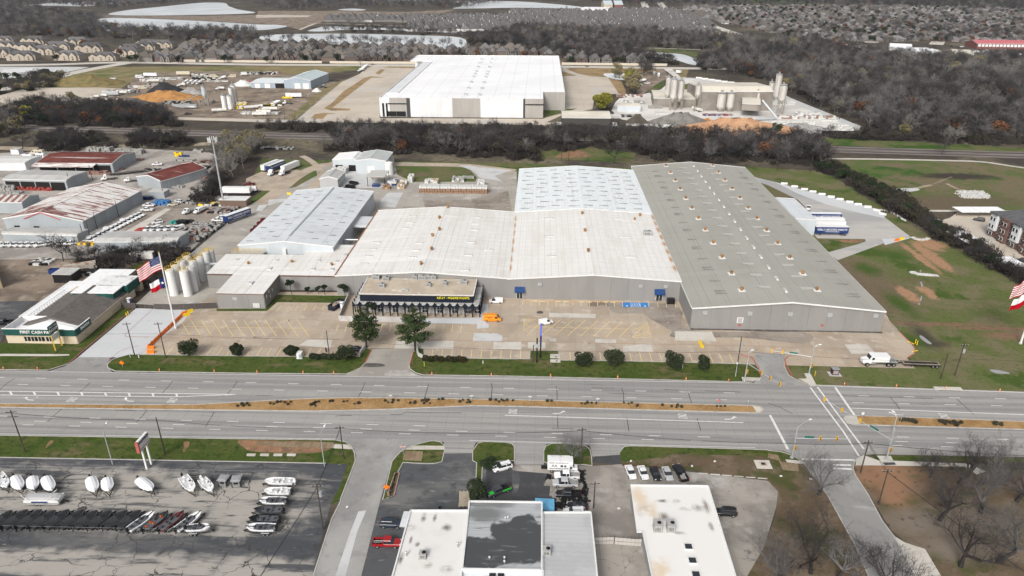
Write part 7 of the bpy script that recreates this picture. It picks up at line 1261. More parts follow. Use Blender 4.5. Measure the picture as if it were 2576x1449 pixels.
for i,(c_,cx,cy,k,cl,hd,lb)in enumerate(((0,1875,840,'mixer','white',250,'white mixer truck, leftmost of four in the ready-mix yard'),(0,1920,842,'mixer','white',250,'white mixer truck, second of four in the ready-mix yard'),(0,1965,845,'mixer','white',250,'white mixer truck, third of four in the ready-mix yard'),(0,2010,848,'mixer','white',250,'white mixer truck, rightmost of four in the ready-mix yard'),(1,1060,720,'mixer','white',225,'white mixer truck, nearest of three on the access road'),(1,1080,700,'mixer','white',225,'white mixer truck, middle of three on the access road'),(1,1102,682,'mixer','white',225,'white mixer truck, farthest of three on the access road'),
  (0,1520,775,'trailer','white',0,'white box trailer behind the ready-mix yard clutter'),(0,1850,760,'trailer','cream',2,'cream box trailer at the back of the ready-mix yard'),(1,385,985,'trailer','white',0,'white box trailer right of the ready-mix yard'),(0,2210,1130,'tanktrailer','cream',20,'cream tank trailer in front of the white tanks'),(0,1900,1095,'tanktrailer','white',178,'grey tank trailer under the ready-mix conveyor'),(0,2530,1100,'tanktrailer','white',25,'white tank trailer right of the white tanks'),(1,40,1170,'tanktrailer','white',3,'grey tank trailer, nearest of a stack by the utility pole'),(1,80,1145,'tanktrailer','white',3,'grey tank trailer, second of a stack by the utility pole'),(1,150,1115,'tanktrailer','white',3,'grey tank trailer, third of a stack by the utility pole'),(1,200,1055,'mixer','white',200,'white mixer truck parked near the white box trailer'),(1,310,1050,'tractor','white',180,'white truck tractor right of the mixer truck'),(1,20,1090,'tanker','white',200,'white tank truck at the right of the ready-mix yard'),(1,670,885,'mixer','grey',160,'dark mixer truck beside the tall blue shed'),
  (0,960,990,'tanker','white',178,'white tank truck by the tan gravel lot'),(0,1040,980,'tanker','white',178,'second white tank truck by the tan gravel lot'),(0,1120,965,'trailer','silver',5,'silver trailer in the plant junk row'),(0,1220,950,'tanktrailer','rust',5,'rust-red tank in the plant junk row'),(0,1320,940,'boxtruck','white',260,'white truck at the right end of the junk row'),(0,860,1040,'flattrailer','rust',0,'rust-red trailer by the dark belt of trees'),(0,1440,895,'rv','cream',0,'cream bus-like trailer beside the black pile'),(0,1830,870,'tanker','white',180,'white tanker left of the pale shed pile'),(0,1550,830,'tanktrailer','white',10,'white cement tank lying behind the junk'),(0,2160,780,'rv','cream',0,'cream bus behind the row of mixers'),(0,2240,800,'mixer','white',200,'white mixer truck behind the row of four'),(0,2340,780,'rv','cream',180,'small cream bus at the back of the yard'),(0,2450,760,'boxtruck','white',200,'white truck near the low blue shed'),(0,1130,815,'rv','white',180,'white caravan right of the grassy mound'),(0,1410,785,'rv','white',0,'small white cabin trailer left of the box trailer'),(0,2220,905,'tanker','white',180,'white tank truck in the middle of the dirt yard'),(0,2500,850,'boxtruck','red',180,'red truck left of the low blue shed'),(0,1890,1155,'pickup','darkgrey',180,'small dark loader by the rail embankment'),
  (2,1670,740,'boxtruck','white',130,'white truck on the block plant access road'),(2,1860,1120,'tanktrailer','white',118,'white dusty tank trailer before the plant hall'),(2,1430,750,'boxtruck','white',260,'white truck parked at the pond yard, left one'),(2,1475,770,'boxtruck','white',260,'white truck parked at the pond yard, right one'),(2,1310,830,'mixer','white',160,'white mixer truck by the small pond'),(2,1290,860,'pickup','white',120,'white pickup truck by the small pond'),(2,1360,845,'pickup','white',160,'white pickup truck right of the mixer by the pond'),(2,1880,1215,'pickup','darkgrey',0,'dark loader beside the grey gravel pile'),(2,1960,1215,'pickup','orange',0,'orange and white loader beside the small orange heap'),(3,310,1145,'pickup','white',10,'white pickup truck among the block pallets'),
  (2,755,672,'sedan','maroon',0,'dark red car driving behind the white warehouse'),(1,1175,652,'sedan','black',0,'black car driving at the junction left of the white warehouse'),(1,220,643,'sedan','darkgrey',0,'dark car driving along the cream wall'),(2,450,583,'sedan','white',90,'white car parked behind the white warehouse corner'),(3,745,432,'sedan','white',0,'white car on the far right road, leftmost'),(3,970,440,'sedan','black',0,'dark car on the far right road, second'),(3,1040,442,'sedan','darkblue',0,'dark blue car on the far right road, third'),(3,1950,476,'pickup','white',0,'white pickup on the far right road near the red roof'),(3,1850,470,'sedan','black',0,'dark car on the far right road near the red roof'),(3,2390,503,'sedan','white',0,'white car before the red-roofed strip'),(3,2540,558,'van','white',0,'white van at the far right edge'),(3,2090,530,'rv','white',0,'white bus right of the workshops, leftmost'),(3,2160,530,'rv','white',250,'white bus right of the workshops, second'),(3,2200,530,'boxtruck','white',260,'white truck right of the workshops, third'),(3,2275,540,'boxtruck','white',260,'white truck right of the workshops, fourth'),(3,2340,545,'boxtruck','white',260,'white truck right of the workshops, last'))):veh(k,cl,T(c_,0,cx,cy),hd,lb,z=.07)
for i in range(7):veh('pickup' if i%2 else 'sedan',['white','silver','white','red'][i%4],T(3,0,880+22*i,470+7*i),150,ordn(i)+' car from the left in the short row by the far workshops','cars by the far workshops')
for i in range(5):veh('sedan',['white','red','silver','red','white'][i],T(3,0,780+75*i,455+5*i),170,ordn(i)+' car in the back row by the far road','cars by the far road')
veh('suv','darkgrey',T(3,1,2120,775),150,'dark car under the carport by the apartments');veh('suv','black',T(3,1,2555,1190),150,'black car by the lower right edge of the apartment lot');veh('suv','black',T(3,1,1960,1020),150,'black car under the slanting carport');veh('pickup','black',T(0,2,40,365),190,'black pickup truck beside the pawn shop parapet');veh('pickup','white',T(3,1,405,655),250,'small white yard tractor in the dock yard')

# ------------------------------------------------------------------ boats
Gel=mat('white_gelcoat',(.74,.745,.75),.3,coords='Object',spec=.6);Wrap=mat('shrink_wrap',(.78,.79,.80),.45,[('n',(.66,.69,.72),1.2,.5,.7)],coords='Object');Tarp=mat('black_tarp',(.020,.021,.023),.7,[('n',(.03,.032,.035),1.5,.45,.65)],coords='Object',bump=.4);Carpet=mat('grey_carpet',(.10,.105,.115),.9,coords='Object');Seat=mat('boat_seat',(.05,.05,.055),.6,coords='Object')
def hullring(x,w,zk,zd):return[(x,0,zk),(x,w*.75,zk+(zd-zk)*.3),(x,w,zd),(x,-w,zd),(x,-w*.75,zk+(zd-zk)*.3)]
BX=[(-1,.86),(-.6,.96),(0,1),(.4,.93),(.7,.70),(.88,.40),(1,.06)]
def boat(kind,p,head,label,group=None,L=6,W=1.15,col=None,z0=.65,seat=None):
 t=thing({'wrap':'wrapped_boat','tarp':'covered_boat','bass':'bass_boat','runabout':'runabout_boat','center':'console_boat'}[kind],label,'boat',(p.x,p.y,.04),R(head),group);h=L/2;zd=z0+.75
 if kind=='tarp':col=Seat
 b=MB();loft(b,[hullring(h*x,W*w,z0+.1+(.35 if x>.8 else 0),zd+max(0,x)*.22)for x,w in BX]);b.build('hull',col or Gel,t)
 if kind=='wrap':
  b=MB();st=[]
  for x,w in BX:st.append([(h*x*1.01,W*w*1.03,zd-.12+max(0,x)*.2),(h*x,W*w*.5,zd+.32),(h*x,0,zd+.46),(h*x,-W*w*.5,zd+.32),(h*x*1.01,-W*w*1.03,zd-.12+max(0,x)*.2)])
  loft(b,st);b.build('shrink_wrap',Wrap,t)
 elif kind=='tarp':
  b=MB();st=[]
  for i,(x,w)in enumerate(BX):k=(.35,.3,.75,.4,.3,.28,.2)[i];st.append([(h*x*1.02,W*w*1.05,zd-.45),(h*x,W*w*1.04,zd+.05),(h*x,W*w*.35,zd+k),(h*x,-W*w*.35,zd+k),(h*x,-W*w*1.04,zd+.05),(h*x*1.02,-W*w*1.05,zd-.45)])
  loft(b,st);b.build('tarp',Tarp,t)
 else:
  def deck(s_,dz,mt,nm,lim=(-1,1)):
   pts=[(h*x*.97,W*w*s_)for x,w in BX if lim[0]<=x<=lim[1]];b=MB();P_=pts+[(x,-y)for x,y in pts[::-1]];b.prism([(x,y)for x,y in P_],zd+.02,zd+dz);b.build(nm,mt,t)
  deck(.86,.10,Carpet if kind=='bass' else mat('pale_nonskid',.50,coords='Object'),'deck',(-1,1));
  b=MB()
  for(a,c_)in zip(BX,BX[1:]):
   for s_ in(-1,1):b.bar((h*a[0],s_*W*a[1]*.93,zd+max(0,a[0])*.2),(h*c_[0],s_*W*c_[1]*.93,zd+max(0,c_[0])*.2),.17,.2)
  b.build('gunwale',col if kind=='bass' and col else Gel,t)
  b=MB();sm_=seat or(Seat if kind=='bass' else Gel)
  for x,y in((-.3,.4),(-.3,-.4),(-.75,0),(.45,0)):MB().box(h*x,y*W,zd+.1,.42,.42,.2).box(h*x-.2,y*W,zd+.25,.08,.42,.3).build('seat',sm_,t)
  MB().box(h*.02,W*.4,zd+.1,.4,.7,.55).build('console',Seat if kind=='bass' else Gel,t);MB().add([(h*.1,W*.15,zd+.6),(h*.1,W*.65,zd+.6),(h*.05,W*.6,zd+.85),(h*.05,W*.2,zd+.85)],[(0,1,2,3)]).build('windshield',G_glass,t)
  if kind=='bass':MB().bar((h*.5,0,zd+.2),(h*1.02,.15,zd+.35),.1,.1).box(h*.98,.1,zd+.3,.4,.2,.2).build('trolling_motor',K_black,t)
 o=MB();o.box(-h-.35,0,zd-.05,.6,.5,.75,taper=.7).box(-h-.3,0,z0-.1,.25,.2,.9).box(-h-.3,0,z0-.15,.5,.08,.1);o.build('outboard_motor',K_black if kind!='center' else Gel,t)
 if kind=='wrap':MB().box(-h-.3,.75,zd,.12,.12,1.2).box(-h-.3,-.75,zd,.12,.12,1.2).build('pole_anchor',K_black,t)if L>6 else None
 return t
def btrailer(p,head,label,group,L=6.2):
 t=thing('boat_trailer',label,'trailer',(p.x,p.y,.04),R(head),group);h=L/2
 MB().bar((-h+.3,.75,.5),(h*.5,.75,.5),.12,.14).bar((-h+.3,-.75,.5),(h*.5,-.75,.5),.12,.14).bar((h*.5,.75,.5),(h+.9,0,.5),.12,.14).bar((h*.5,-.75,.5),(h+.9,0,.5),.12,.14).box(h+.6,0,0,.1,.1,.6).box(-h*.3,0,.45,.15,1.9,.12).build('frame',Und,t)
 for x in(-h*.25,-h*.25-.8):
  for y in(-1.0,1.0):w=MB().tube((x,y-.1,.33),(x,y+.1,.33),.33,n=10).build('wheel',Tyre,t);MB().tube((x,y*1.11,.33),(x,y*1.13,.33),.18,n=8).build('rim',Rim,w)
 for y in(-1.0,1.0):MB().box(-h*.25-.4,y,.7,1.7,.28,.06).build('fender',Galv,t)
 return t
def bt(kind,c_,r_,x0,y0,x1,y1,label,group=None,**k):  # stern pixel -> bow pixel on the deck plane
 a,b_=T(c_,r_,x0,y0,1.2),T(c_,r_,x1,y1,1.2);m_=(a+b_)/2;L_=(b_-a).length;hd=math.degrees(math.atan2(b_.y-a.y,b_.x-a.x));boat(kind,m_,hd,label,group,L=L_,**k);btrailer(m_,hd,'trailer carrying the '+label,'boat trailers on the boat lot',L_)
for i,(x0,y0,x1,y1,k)in enumerate(((145,460,210,580,'wrap'),(320,465,345,580,'wrap'),(460,465,525,595,'wrap'),(910,470,955,605,'wrap'),(1070,478,1095,598,'wrap'),(1400,480,1535,590,'wrap'))):
 bt(k,0,3,x0,y0,x1,y1,'boat in white shrink wrap, '+ordn(i)+' from the left in the upper row','shrink-wrapped boats',W=1.25)
bt('runabout',0,3,-20,430,70,560,'white deck boat cut by the left edge',W=1.2);bt('runabout',0,3,1840,455,1945,600,'white open deck boat with blue canopy frame',W=1.25);bt('center',0,3,2030,480,2135,600,'white centre console boat at the right of the upper row',W=1.1)
for i,(xs_,xe)in enumerate(((-80,125),(30,285),(175,425),(310,565),(455,700),(600,850),(745,985),(890,1125),(1045,1285),(1180,1420))):bt('tarp',0,3,xs_,965,xe,800-(i in(1,2,4,5))*8,'boat under a black tarp, '+ordn(i)+' from the left in the lower row','boats under black tarps',W=1.35)
BC={'white':Gel,'maroon':mat('maroon_hull',(.13,.04,.045),.3,coords='Object'),'charcoal':mat('charcoal_hull',(.045,.047,.052),.3,coords='Object'),'black':K_black}
for i,(xs_,xe,c_,lb)in enumerate(((1300,1555,'white','bass boat with black deck and white edge beside the tarped boats'),(1450,1695,'charcoal','grey bass boat with orange cushions, second of the open boats'),(1610,1850,'maroon','tan-decked bass boat with maroon edge'),(1780,2025,'white','black-decked bass boat with white edge, right one of the slanting row'))):bt('bass',0,3,xs_,990,xe,818,lb,'open bass boats',W=1.1,col=BC[c_],seat=mat('orange_cushion',(.5,.1,.02),.8,coords='Object')if i==1 else None)
bt('bass',0,3,1885,975,2115,965,'small white-edged bass boat lying level at the row end','open bass boats',W=1.05,col=Gel)
for i,(y,xa,xb,k,c_,lb)in enumerate(((505,375,95,'center','white','white centre console boat at the top of the right column'),(605,345,90,'runabout','white','cream and maroon runabout, second in the right column'),(700,300,40,'bass','white','grey-decked white bass boat, third in the right column'),(795,265,-10,'bass','charcoal','grey bass boat, fourth in the right column'),(885,225,-60,'bass','black','black bass boat, fifth in the right column'),(970,190,-90,'bass','white','white-edged bass boat at the bottom of the right column'))):bt(k,1,3,xa,y,xb,y-4,lb,'boats in the right column',W=1.15,col=BC[c_])
t=thing('pontoon_boat','covered grey pontoon boat with folded white canopy frame','boat',T(0,3,460,715),R(2));MB().tube((-3.8,-1,.7),(3.4,-1,.7),.32,n=8).tube((-3.8,1,.7),(3.4,1,.7),.32,n=8).tube((3.4,-1,.7),(4.1,-1,.85),.32,.05,8).tube((3.4,1,.7),(4.1,1,.85),.32,.05,8).build('pontoon',Alu,t)
MB().box(0,0,1.0,8.0,2.5,.12).build('deck',Alu,t);MB().box(0,-1.2,1.1,7.6,.06,.65).box(0,1.2,1.1,7.6,.06,.65).box(3.8,0,1.1,.06,2.4,.65).build('railing_panel',St_wht,t);MB().box(-.3,-1.24,1.15,3.6,.04,.35).build('blue_stripe',CP['blue'],t);b=MB();loft(b,[[(x,-1.2,1.7),(x,-.6,2.1),(x,.6,2.1),(x,1.2,1.7)]for x in(-3.6,3.0)]+[[(3.8,-.8,1.7),(3.8,-.4,1.8),(3.8,.4,1.8),(3.8,.8,1.7)]]);b.build('cover',mat('grey_cover',(.40,.40,.40),.8,coords='Object'),t);MB().path([(-2.5,-1.2,1.7),(-4.0,-1.1,3.0),(-4.0,1.1,3.0),(-2.5,1.2,1.7)],.06).path([(1.2,-1.2,1.7),(2.6,-1.1,2.9),(2.6,1.1,2.9),(1.2,1.2,1.7)],.05).build('canopy_frame',St_wht,t)
btrailer(T(0,3,480,715),2,'trailer carrying the pontoon boat','boat trailers on the boat lot',8)
for i,(cx,cy)in enumerate(((2262,530),(2390,535))):
 t=thing('deer_blind',['grey-topped hunting cabin on the boat lot, left one','grey-topped hunting cabin on the boat lot, right one'][i],'cabin',T(0,3,cx,cy),R(-4+12*i));MB().box(0,0,.15,1.8,1.8,1.7).build('wall',mat('cabin_grey',(.20,.205,.21),.6,coords='Object'),t);MB().box(0,0,1.85,2.2,2.2,.15).box(0,0,2.0,1.9,1.9,.12,taper=.8).build('roof',mat('cabin_roof',(.27,.275,.285),.6,coords='Object'),t);MB().box(0,-.92,1.0,1.0,.06,.5).box(-.92,0,1.0,.06,1.0,.5).box(.92,0,1.0,.06,1.0,.5).build('window',K_black,t)
 for x in(-.9,.9):MB().box(x,-.9,.1,.14,.14,1.8).build('corner_post',K_black,t)
# ------------------------------------------------------------------ flags
Fr,Fw,Fb=mat('flag_red',(.38,.006,.016),.8,coords='Object'),mat('flag_white',(.72,.72,.72),.8,coords='Object'),mat('flag_blue',(.012,.025,.11),.8,coords='Object')
def flag(name,label,pole_top,base_dir,W,H,kind,drop):
 """cloth hung from pole_top downwards; flies along base_dir"""
 nx,ny=26,13;d=Vector(base_dir).normalized();s_=Vector((-d.y,d.x,0));vs=[]
 def P(u,v):ripple=math.sin(u*9+v*2)*.45*u+math.sin(u*17-v*3)*.15*u;return d*(W*u*(1-.1*u))+s_*ripple+Vector((0,0,-H*v-drop*u**1.3+math.sin(u*8)*.15*u))
 for j in range(ny+1):
  for i in range(nx+1):vs.append(P(i/nx,j/ny))
 b=MB();th=s_*.02
 for j in range(ny):
  for i in range(nx):
   if kind=='us':m_=2 if(i<nx*.4 and j<7)else j%2
   else:m_=2 if i<nx/3 else(1 if j<ny/2 else 0)
   q=[vs[j*(nx+1)+i],vs[(j+1)*(nx+1)+i],vs[(j+1)*(nx+1)+i+1],vs[j*(nx+1)+i+1]];b.add(q,[(0,1,2,3)],m_)
 t=thing(name,label,'flag',pole_top);b.build('cloth',[Fr,Fw,Fb],t);st=MB()
 def star(u,v,r):
  c_=P(u,v)
  for side in(.03,-.03):
   pts=[c_+s_*side];
   for k in range(10):a=math.pi*k/5+math.pi/2;rr=r if k%2==0 else r*.4;pts.append(c_+s_*side+d*math.cos(a)*rr+Vector((0,0,math.sin(a)*rr)))
   st.add(pts,[(0,1+k,1+(k+1)%10)for k in range(10)])
 if kind=='us':
  for r_ in range(9):
   for c_ in range(6 if r_%2==0 else 5):star((.035+.065*c_+(.032 if r_%2 else 0)),.05+.055*r_,.09*H/4)
 else:star(1/6,.5,H*.17)
 st.build('star',Fw,t);return t
pb=T(0,2,1770,410);hgt=HT((442.5,827),(402.5,636));t=thing('flagpole','tall white flagpole rising beside the orange barriers','flagpole',pb);MB().tube((0,0,0),(0,0,hgt),.30,.16,12).build('pole',St_wht,t);MB().sphere((0,0,hgt+.2),.25).build('finial',mat('gold_ball',(.5,.35,.1),.3,metal=.8),t);MB().tube((0,0,0),(0,0,.4),.5,n=12).build('base',Conc,t)
flag('national_flag','striped American flag flying from the tall flagpole at the left',pb+Vector((0,0,hgt-1.0)),(-.96,-.28,0),8.2,4.6,'us',4.0);flag('state_flag','Texas flag hanging below the American flag at the left',pb+Vector((0,0,hgt-8.2)),(-.95,-.3,0),5.2,3.4,'tx',1.9)
pb=T(3,2,2540,560);t=thing('flagpole','white flagpole at the right edge with its top out of view','flagpole',pb);MB().tube((0,0,0),(0,0,hgt+.5),.30,.16,12).build('pole',St_wht,t);MB().tube((0,0,0),(0,0,.4),.5,n=12).build('base',Conc,t)
flag('national_flag','striped American flag partly cut by the right edge',pb+Vector((0,0,hgt-2)),(-.97,-.2,0),10,4.8,'us',4.2);flag('state_flag','Texas flag partly cut by the right edge',pb+Vector((0,0,hgt-8)),(-.97,-.2,0),8.6,4.0,'tx',2.8)
# ------------------------------------------------------------------ poles, lamps, signals
Wood=mat('pole_wood',(.055,.045,.038),.9,[('n',(.09,.075,.062),2,.45,.65,(1,1,.2))],coords='Object');Wire=mat('cable',(.03,.03,.032),.7);Sig=paint('signal_yellow',(.62,.36,.03),.5);Insul=paint('insulator',(.35,.35,.36),.4)
def wpole(b0,t0,label,arms=1,xf=False,steel=False,r=.17):
 base=G(*b0);h=HT(b0,t0);t=thing('utility_pole',label,'utility pole',base);MB().tube((0,0,-.1),(0,0,h),r,r*.65,8).build('pole',Galv if steel else Wood,t)
 for k in range(arms):a=MB().box(0,0,h-.6-k*1.3,2.4,.12,.14,R(8)).build('crossarm',Wood,t);b=MB();[b.box(x,0,h-.46-k*1.3,.12,.12,.22)for x in(-1.1,-.4,.4,1.1)];b.build('insulator',Insul,a)
 if xf:MB().tube((.5,0,h-3),(.5,0,h-1.8),.32,n=10).build('transformer',Galv,t)
 t['_h']=h;return base+Vector((0,0,h-.5))
PT=[]
for b0,t0,lb,a_,xf in(((64,1139),(37.5,1032),'tall utility pole with double crossarms at the far left of the boat lot verge',2,False),((416,1144),(397.5,1049.5),'utility pole behind the boat dealer sign',0,False),((865,1154),(855,1071),'utility pole at the left corner of the first side street',1,False),((1460.5,1169),(1460.5,1076),'utility pole rising from the middle grass island',1,False),((2164.5,1190.5),(2188,1108),'utility pole at the right corner of the big crossing',1,True),((2209.5,1270.5),(2243,1180.5),'utility pole with white insulators on the brown lot',1,False),((813,1332),(804,1219),'utility pole with transformer on the boat lot',1,True),((1493,1279),(1495,1212),'pole with a white crossarm between the two shop roofs',1,False),
  ((339.5,897),(321,811),'utility pole beside the new white drive',1,False),((417.5,901),(401,811),'utility pole behind the orange barriers',1,False),((830,906),(822,832),'slim utility pole above the dark hedge',0,False),((1341.5,912),(1341,867.5),'short dark pole beside the pylon sign',0,False),((1854,924.5),(1865.5,847),'tall black pole left of the side entrance',0,True),((2402,944.5),(2423,864.5),'utility pole on the right verge beyond the flatbed trailer',1,True),((2366.5,953),(2383,889),'plain pole on the right verge beyond the flatbed trailer',0,False),
  ((64,273),(61,245),'utility pole on the tan gravel lot',1,False),((732,262),(728,238),'utility pole on the mulch strip left of the white warehouse',1,False),((773,264),(769,236),'utility pole near the white box trailer',0,False),((717,300),(713,264),'utility pole at the corner of the plant yard',0,False),((1413,406),(1412,364),'thin dark pole in front of the railway trees, left of two',0,False),((1430,406),(1428,365),'thin dark pole in front of the railway trees, right of two',0,False),((1655,410),(1656,350),'tall pole behind the grey warehouse ridge',0,False),((2038,433),(2043,390),'pole at the head of the hedgerow',0,False),((2407,592),(2414,568),'pole behind the slanting carport',1,False),((245,577),(233,533),'pole in front of the rusty warehouse, left of two',0,False),((299,546),(291,503),'pole beside the rusty warehouse wall',0,False),((212,606),(201,564),'pole at the corner of the long low shed',0,False),((227,598),(210,555),'second pole at the corner of the long low shed',0,False),((412,495),(402,440),'dark pole left of the rust-red gabled shed',0,False),((178,473),(168,434),'dark pole at the open shed',0,False),((233,453),(222,415),'dark pole right of the open shed',0,False)):
 PT.append(wpole(b0,t0,lb,a_,xf))
def wire(name,label,pts,r=.035,sag=.6,n=3):
 b=MB()
 for k in range(n):
  for a,c_ in zip(pts,pts[1:]):
   d=(c_-a);d.z=0;L_=d.length;s_=sag*(L_/60)**1.3;off_=Vector((0,(k-1)*.5,-.25*k));q=[a.lerp(c_,i/8)+off_-Vector((0,0,s_*4*(i/8)*(1-i/8)))for i in range(9)];b.path(q,r,3)
 tag(b.build(name,Wire),label,'cable')
wire('power_line','power cables strung along the south side of the boulevard',[PT[0]+Vector((-60,3,0)),PT[0],PT[1],PT[2],PT[3],PT[3]+Vector((45,-3,0)),PT[4],PT[4]+Vector((70,-3,0))],n=2,sag=1.1)
wire('power_line','power cables running down beside the right side street',[PT[4],PT[5],PT[5]+Vector((22,-45,0))],n=3,r=.03);wire('power_line','cables running down from the corner pole over the boat lot',[PT[2],PT[6],PT[6]+Vector((-6,-40,0))],n=3,r=.03)
wire('power_line','cables strung along the north verge of the boulevard',[PT[8]+Vector((-60,0,-3)),PT[8]+Vector((0,0,-3)),PT[9]+Vector((0,0,-3)),PT[10]+Vector((0,0,-2)),PT[11]+Vector((0,0,-1)),PT[12]+Vector((0,0,-4)),PT[14]+Vector((0,0,-2)),PT[13]+Vector((0,0,-4)),PT[13]+Vector((60,0,-4))],n=1,r=.04)
tb=T(0,1,2255,625);h=HT((564,518.5),(537,345));t=thing('cell_tower','tall grey monopole cell tower with antenna panels','tower',tb);MB().tube((0,0,0),(0,0,h),.5,.26,12).build('mast',Galv,t)
b=MB()
for k in range(3):a=2.1*k;b.tube((0,0,h-1),(math.cos(a)*1.6,math.sin(a)*1.6,h-1),.1,n=4)
b.build('arm',Galv,t)
for k in range(9):a=2.1*(k//3);c_,s_=math.cos(a),math.sin(a);y=(k%3-1)*.9;MB().box(c_*1.8-s_*y,s_*1.8+c_*y,h-2.2,.2,.35,2.2,a).build('antenna_panel',St_wht,t)
def lamp(b0,t0,arm,label):  # street light: pole, curved arm, head
 base=G(*b0);h=HT(b0,t0);t=thing('street_lamp',label,'street lamp',base);MB().tube((0,0,0),(0,0,h),.14,.09,8).build('pole',Galv,t);a=Vector(arm);MB().path([(0,0,h-.3),(a.x*.5,a.y*.5,h+.5),(a.x,a.y,h+.7)],.06).build('arm',Galv,t);MB().box(a.x,a.y,h+.6,.9,.4,.22,math.atan2(a.y,a.x),taper=.7).build('lamp_head',St_wht,t)
lamp((283.75,1168),(262,1085),(-.4,2.5,0),'street lamp at the back of the boat lot');lamp((816.5,1173),(806,1092),(.5,2.5,0),'street lamp at the corner of the boat lot');lamp((2245,1090),(2240,1048),(-.5,1.2,0),'small lamp in the right median');lamp((1850,947),(1853,922),(.2,.8,0),'short grey lamp post by the black pole')
def sighead(t,p,rz):o=MB().box(p.x,p.y,p.z-.6,.42,.38,1.25,rz).build('signal_head',Sig,t);b=MB();c_,s_=math.cos(rz),math.sin(rz);[b.tube((p.x-s_*-.2,p.y+c_*-.2,p.z-.35+.38*k),(p.x+s_*.27,p.y-c_*.27,p.z-.35+.38*k),.14,n=8)for k in range(3)];b.build('signal_lens',K_black,o)
def mastarm(b0,t0,tip,heads,sign,label,lampdir=None,az=5.8):
 base=G(*b0);h=HT(b0,t0);t=thing('traffic_signal',label,'traffic light',base);MB().tube((0,0,0),(0,0,h),.19,.12,8).tube((0,0,0),(0,0,.3),.45,n=8).build('pole',Galv,t)
 e=Vector((tip[0],tip[1],0));MB().tube((0,0,az),(e.x,e.y,az+.5),.12,.07,6).build('mast_arm',Galv,t);rz=math.atan2(e.y,e.x)
 for k in heads:sighead(t,Vector((e.x*k,e.y*k,az+.5*k)),rz+R(90)*0)
 if sign:k=sign;q=MB().box(e.x*k,e.y*k,az+.5*k+.1,2.2,.08,.5,rz).build('street_name_sign',mat('sign_green',(.01,.12,.09),.5),t)
 if lampdir:a=Vector(lampdir);MB().path([(0,0,h-.2),(a.x*.5,a.y*.5,h+.5),(a.x,a.y,h+.6)],.06).build('lamp_arm',Galv,t);MB().box(a.x,a.y,h+.5,.9,.4,.2,math.atan2(a.y,a.x),taper=.7).build('lamp_head',St_wht,t)
 sighead(t,Vector((.35,0,3)),0)
mastarm((1873,958),(1882,887),(5.5,-11.5,0),(.45,.72,1),None,'traffic signal mast on the corner left of the side entrance, arm towards the viewer',(1,.5,0));mastarm((2034.5,942),(2042,872),(-11,2.5,0),(.72,.98),.45,'traffic signal mast on the corner right of the side entrance',(1.6,.3,0))
mastarm((2229.5,1157),(2244.5,1077),(-10,16,0),(.45,.72,1),.25,'traffic signal mast by the small reddish tree, arm over the boulevard');mastarm((1991.5,1152),(2006,1073),(12.5,-.5,0),(.45,.75),.25,'traffic signal mast at the left corner of the right side street',(3.5,2.2,0))
def post_sign(c_,r_,x0,y0,x1,y1,w,h_,m_,label,name='road_sign',txt=None,tm=None,shape='box'):
 base=T(c_,r_,x0,y0);h=max(1.8,HT((644*c_+x0/4,362.25*r_+y0/4),(644*c_+x1/4,362.25*r_+y1/4)));t=thing(name,label,'sign',base);MB().tube((0,0,0),(0,0,h),.05,n=6).build('post',Galv,t)
 o=(MB().box(0,-.08,h-h_,w,.05,h_)if shape=='box' else MB().tube((0,-.05,h-h_/2),(0,-.1,h-h_/2),w/2,n=8)if shape=='oct' else MB().add([(0,-.1,h-h_*1.2),(w*.7,-.1,h-h_*.5),(0,-.1,h+.2*h_),(-w*.7,-.1,h-h_*.5)],[(0,1,2,3)])).build('sign_panel',m_,t)
 if txt:flat_text(txt,'lettering',tm,t,h_*.7,(0,-.13,h-h_/2),(R(90),0,0))
for i,(c_,x0,y0,x1,y1)in enumerate(((1,1357,1140,1355,1075),(1,2170,1140,2170,1077),(2,178,1165,177,1085),(2,858,1185,864,1108))):post_sign(c_,2,x0,y0,x1,y1,.95,.35,St_wht,ordn(i)+' one-way sign from the left standing in the sandy median','one_way_sign','ONE WAY',K_black)
post_sign(2,2,2072,1210,2083,1118,.8,.8,M_redk,'round red and white no-entry sign in the median','no_entry_sign','-',St_wht,'oct');post_sign(2,2,2366,1216,2376,1125,.5,.6,Galv,'small grey sign at the right end of the long median');post_sign(0,2,405,1182,383,1088,.5,.6,Galv,'grey sign in the median at the far left');post_sign(0,2,1292,1192,1280,1100,.6,.6,St_wht,'white sign in the narrow part of the median')
post_sign(1,3,1483,232,1476,130,.85,.85,M_redk,'red stop sign at the mouth of the first side street','stop_sign','STOP',St_wht,'oct');Or=paint('orange_plastic',(.75,.17,.01),.5);post_sign(0,2,1238,800,1237,735,1.1,1.1,Or,'orange diamond roadwork sign at the end of the white drive','roadwork_sign',shape='dia');post_sign(1,3,1320,610,1318,530,1.1,1.1,Or,'orange diamond roadwork sign beside the first side street','roadwork_sign',shape='dia')
post_sign(3,2,935,1340,950,1250,.6,.7,St_wht,'white sign at the nose of the right median');post_sign(3,2,1330,1355,1344,1262,.5,.6,Galv,'grey sign in the right median by the dry bushes')
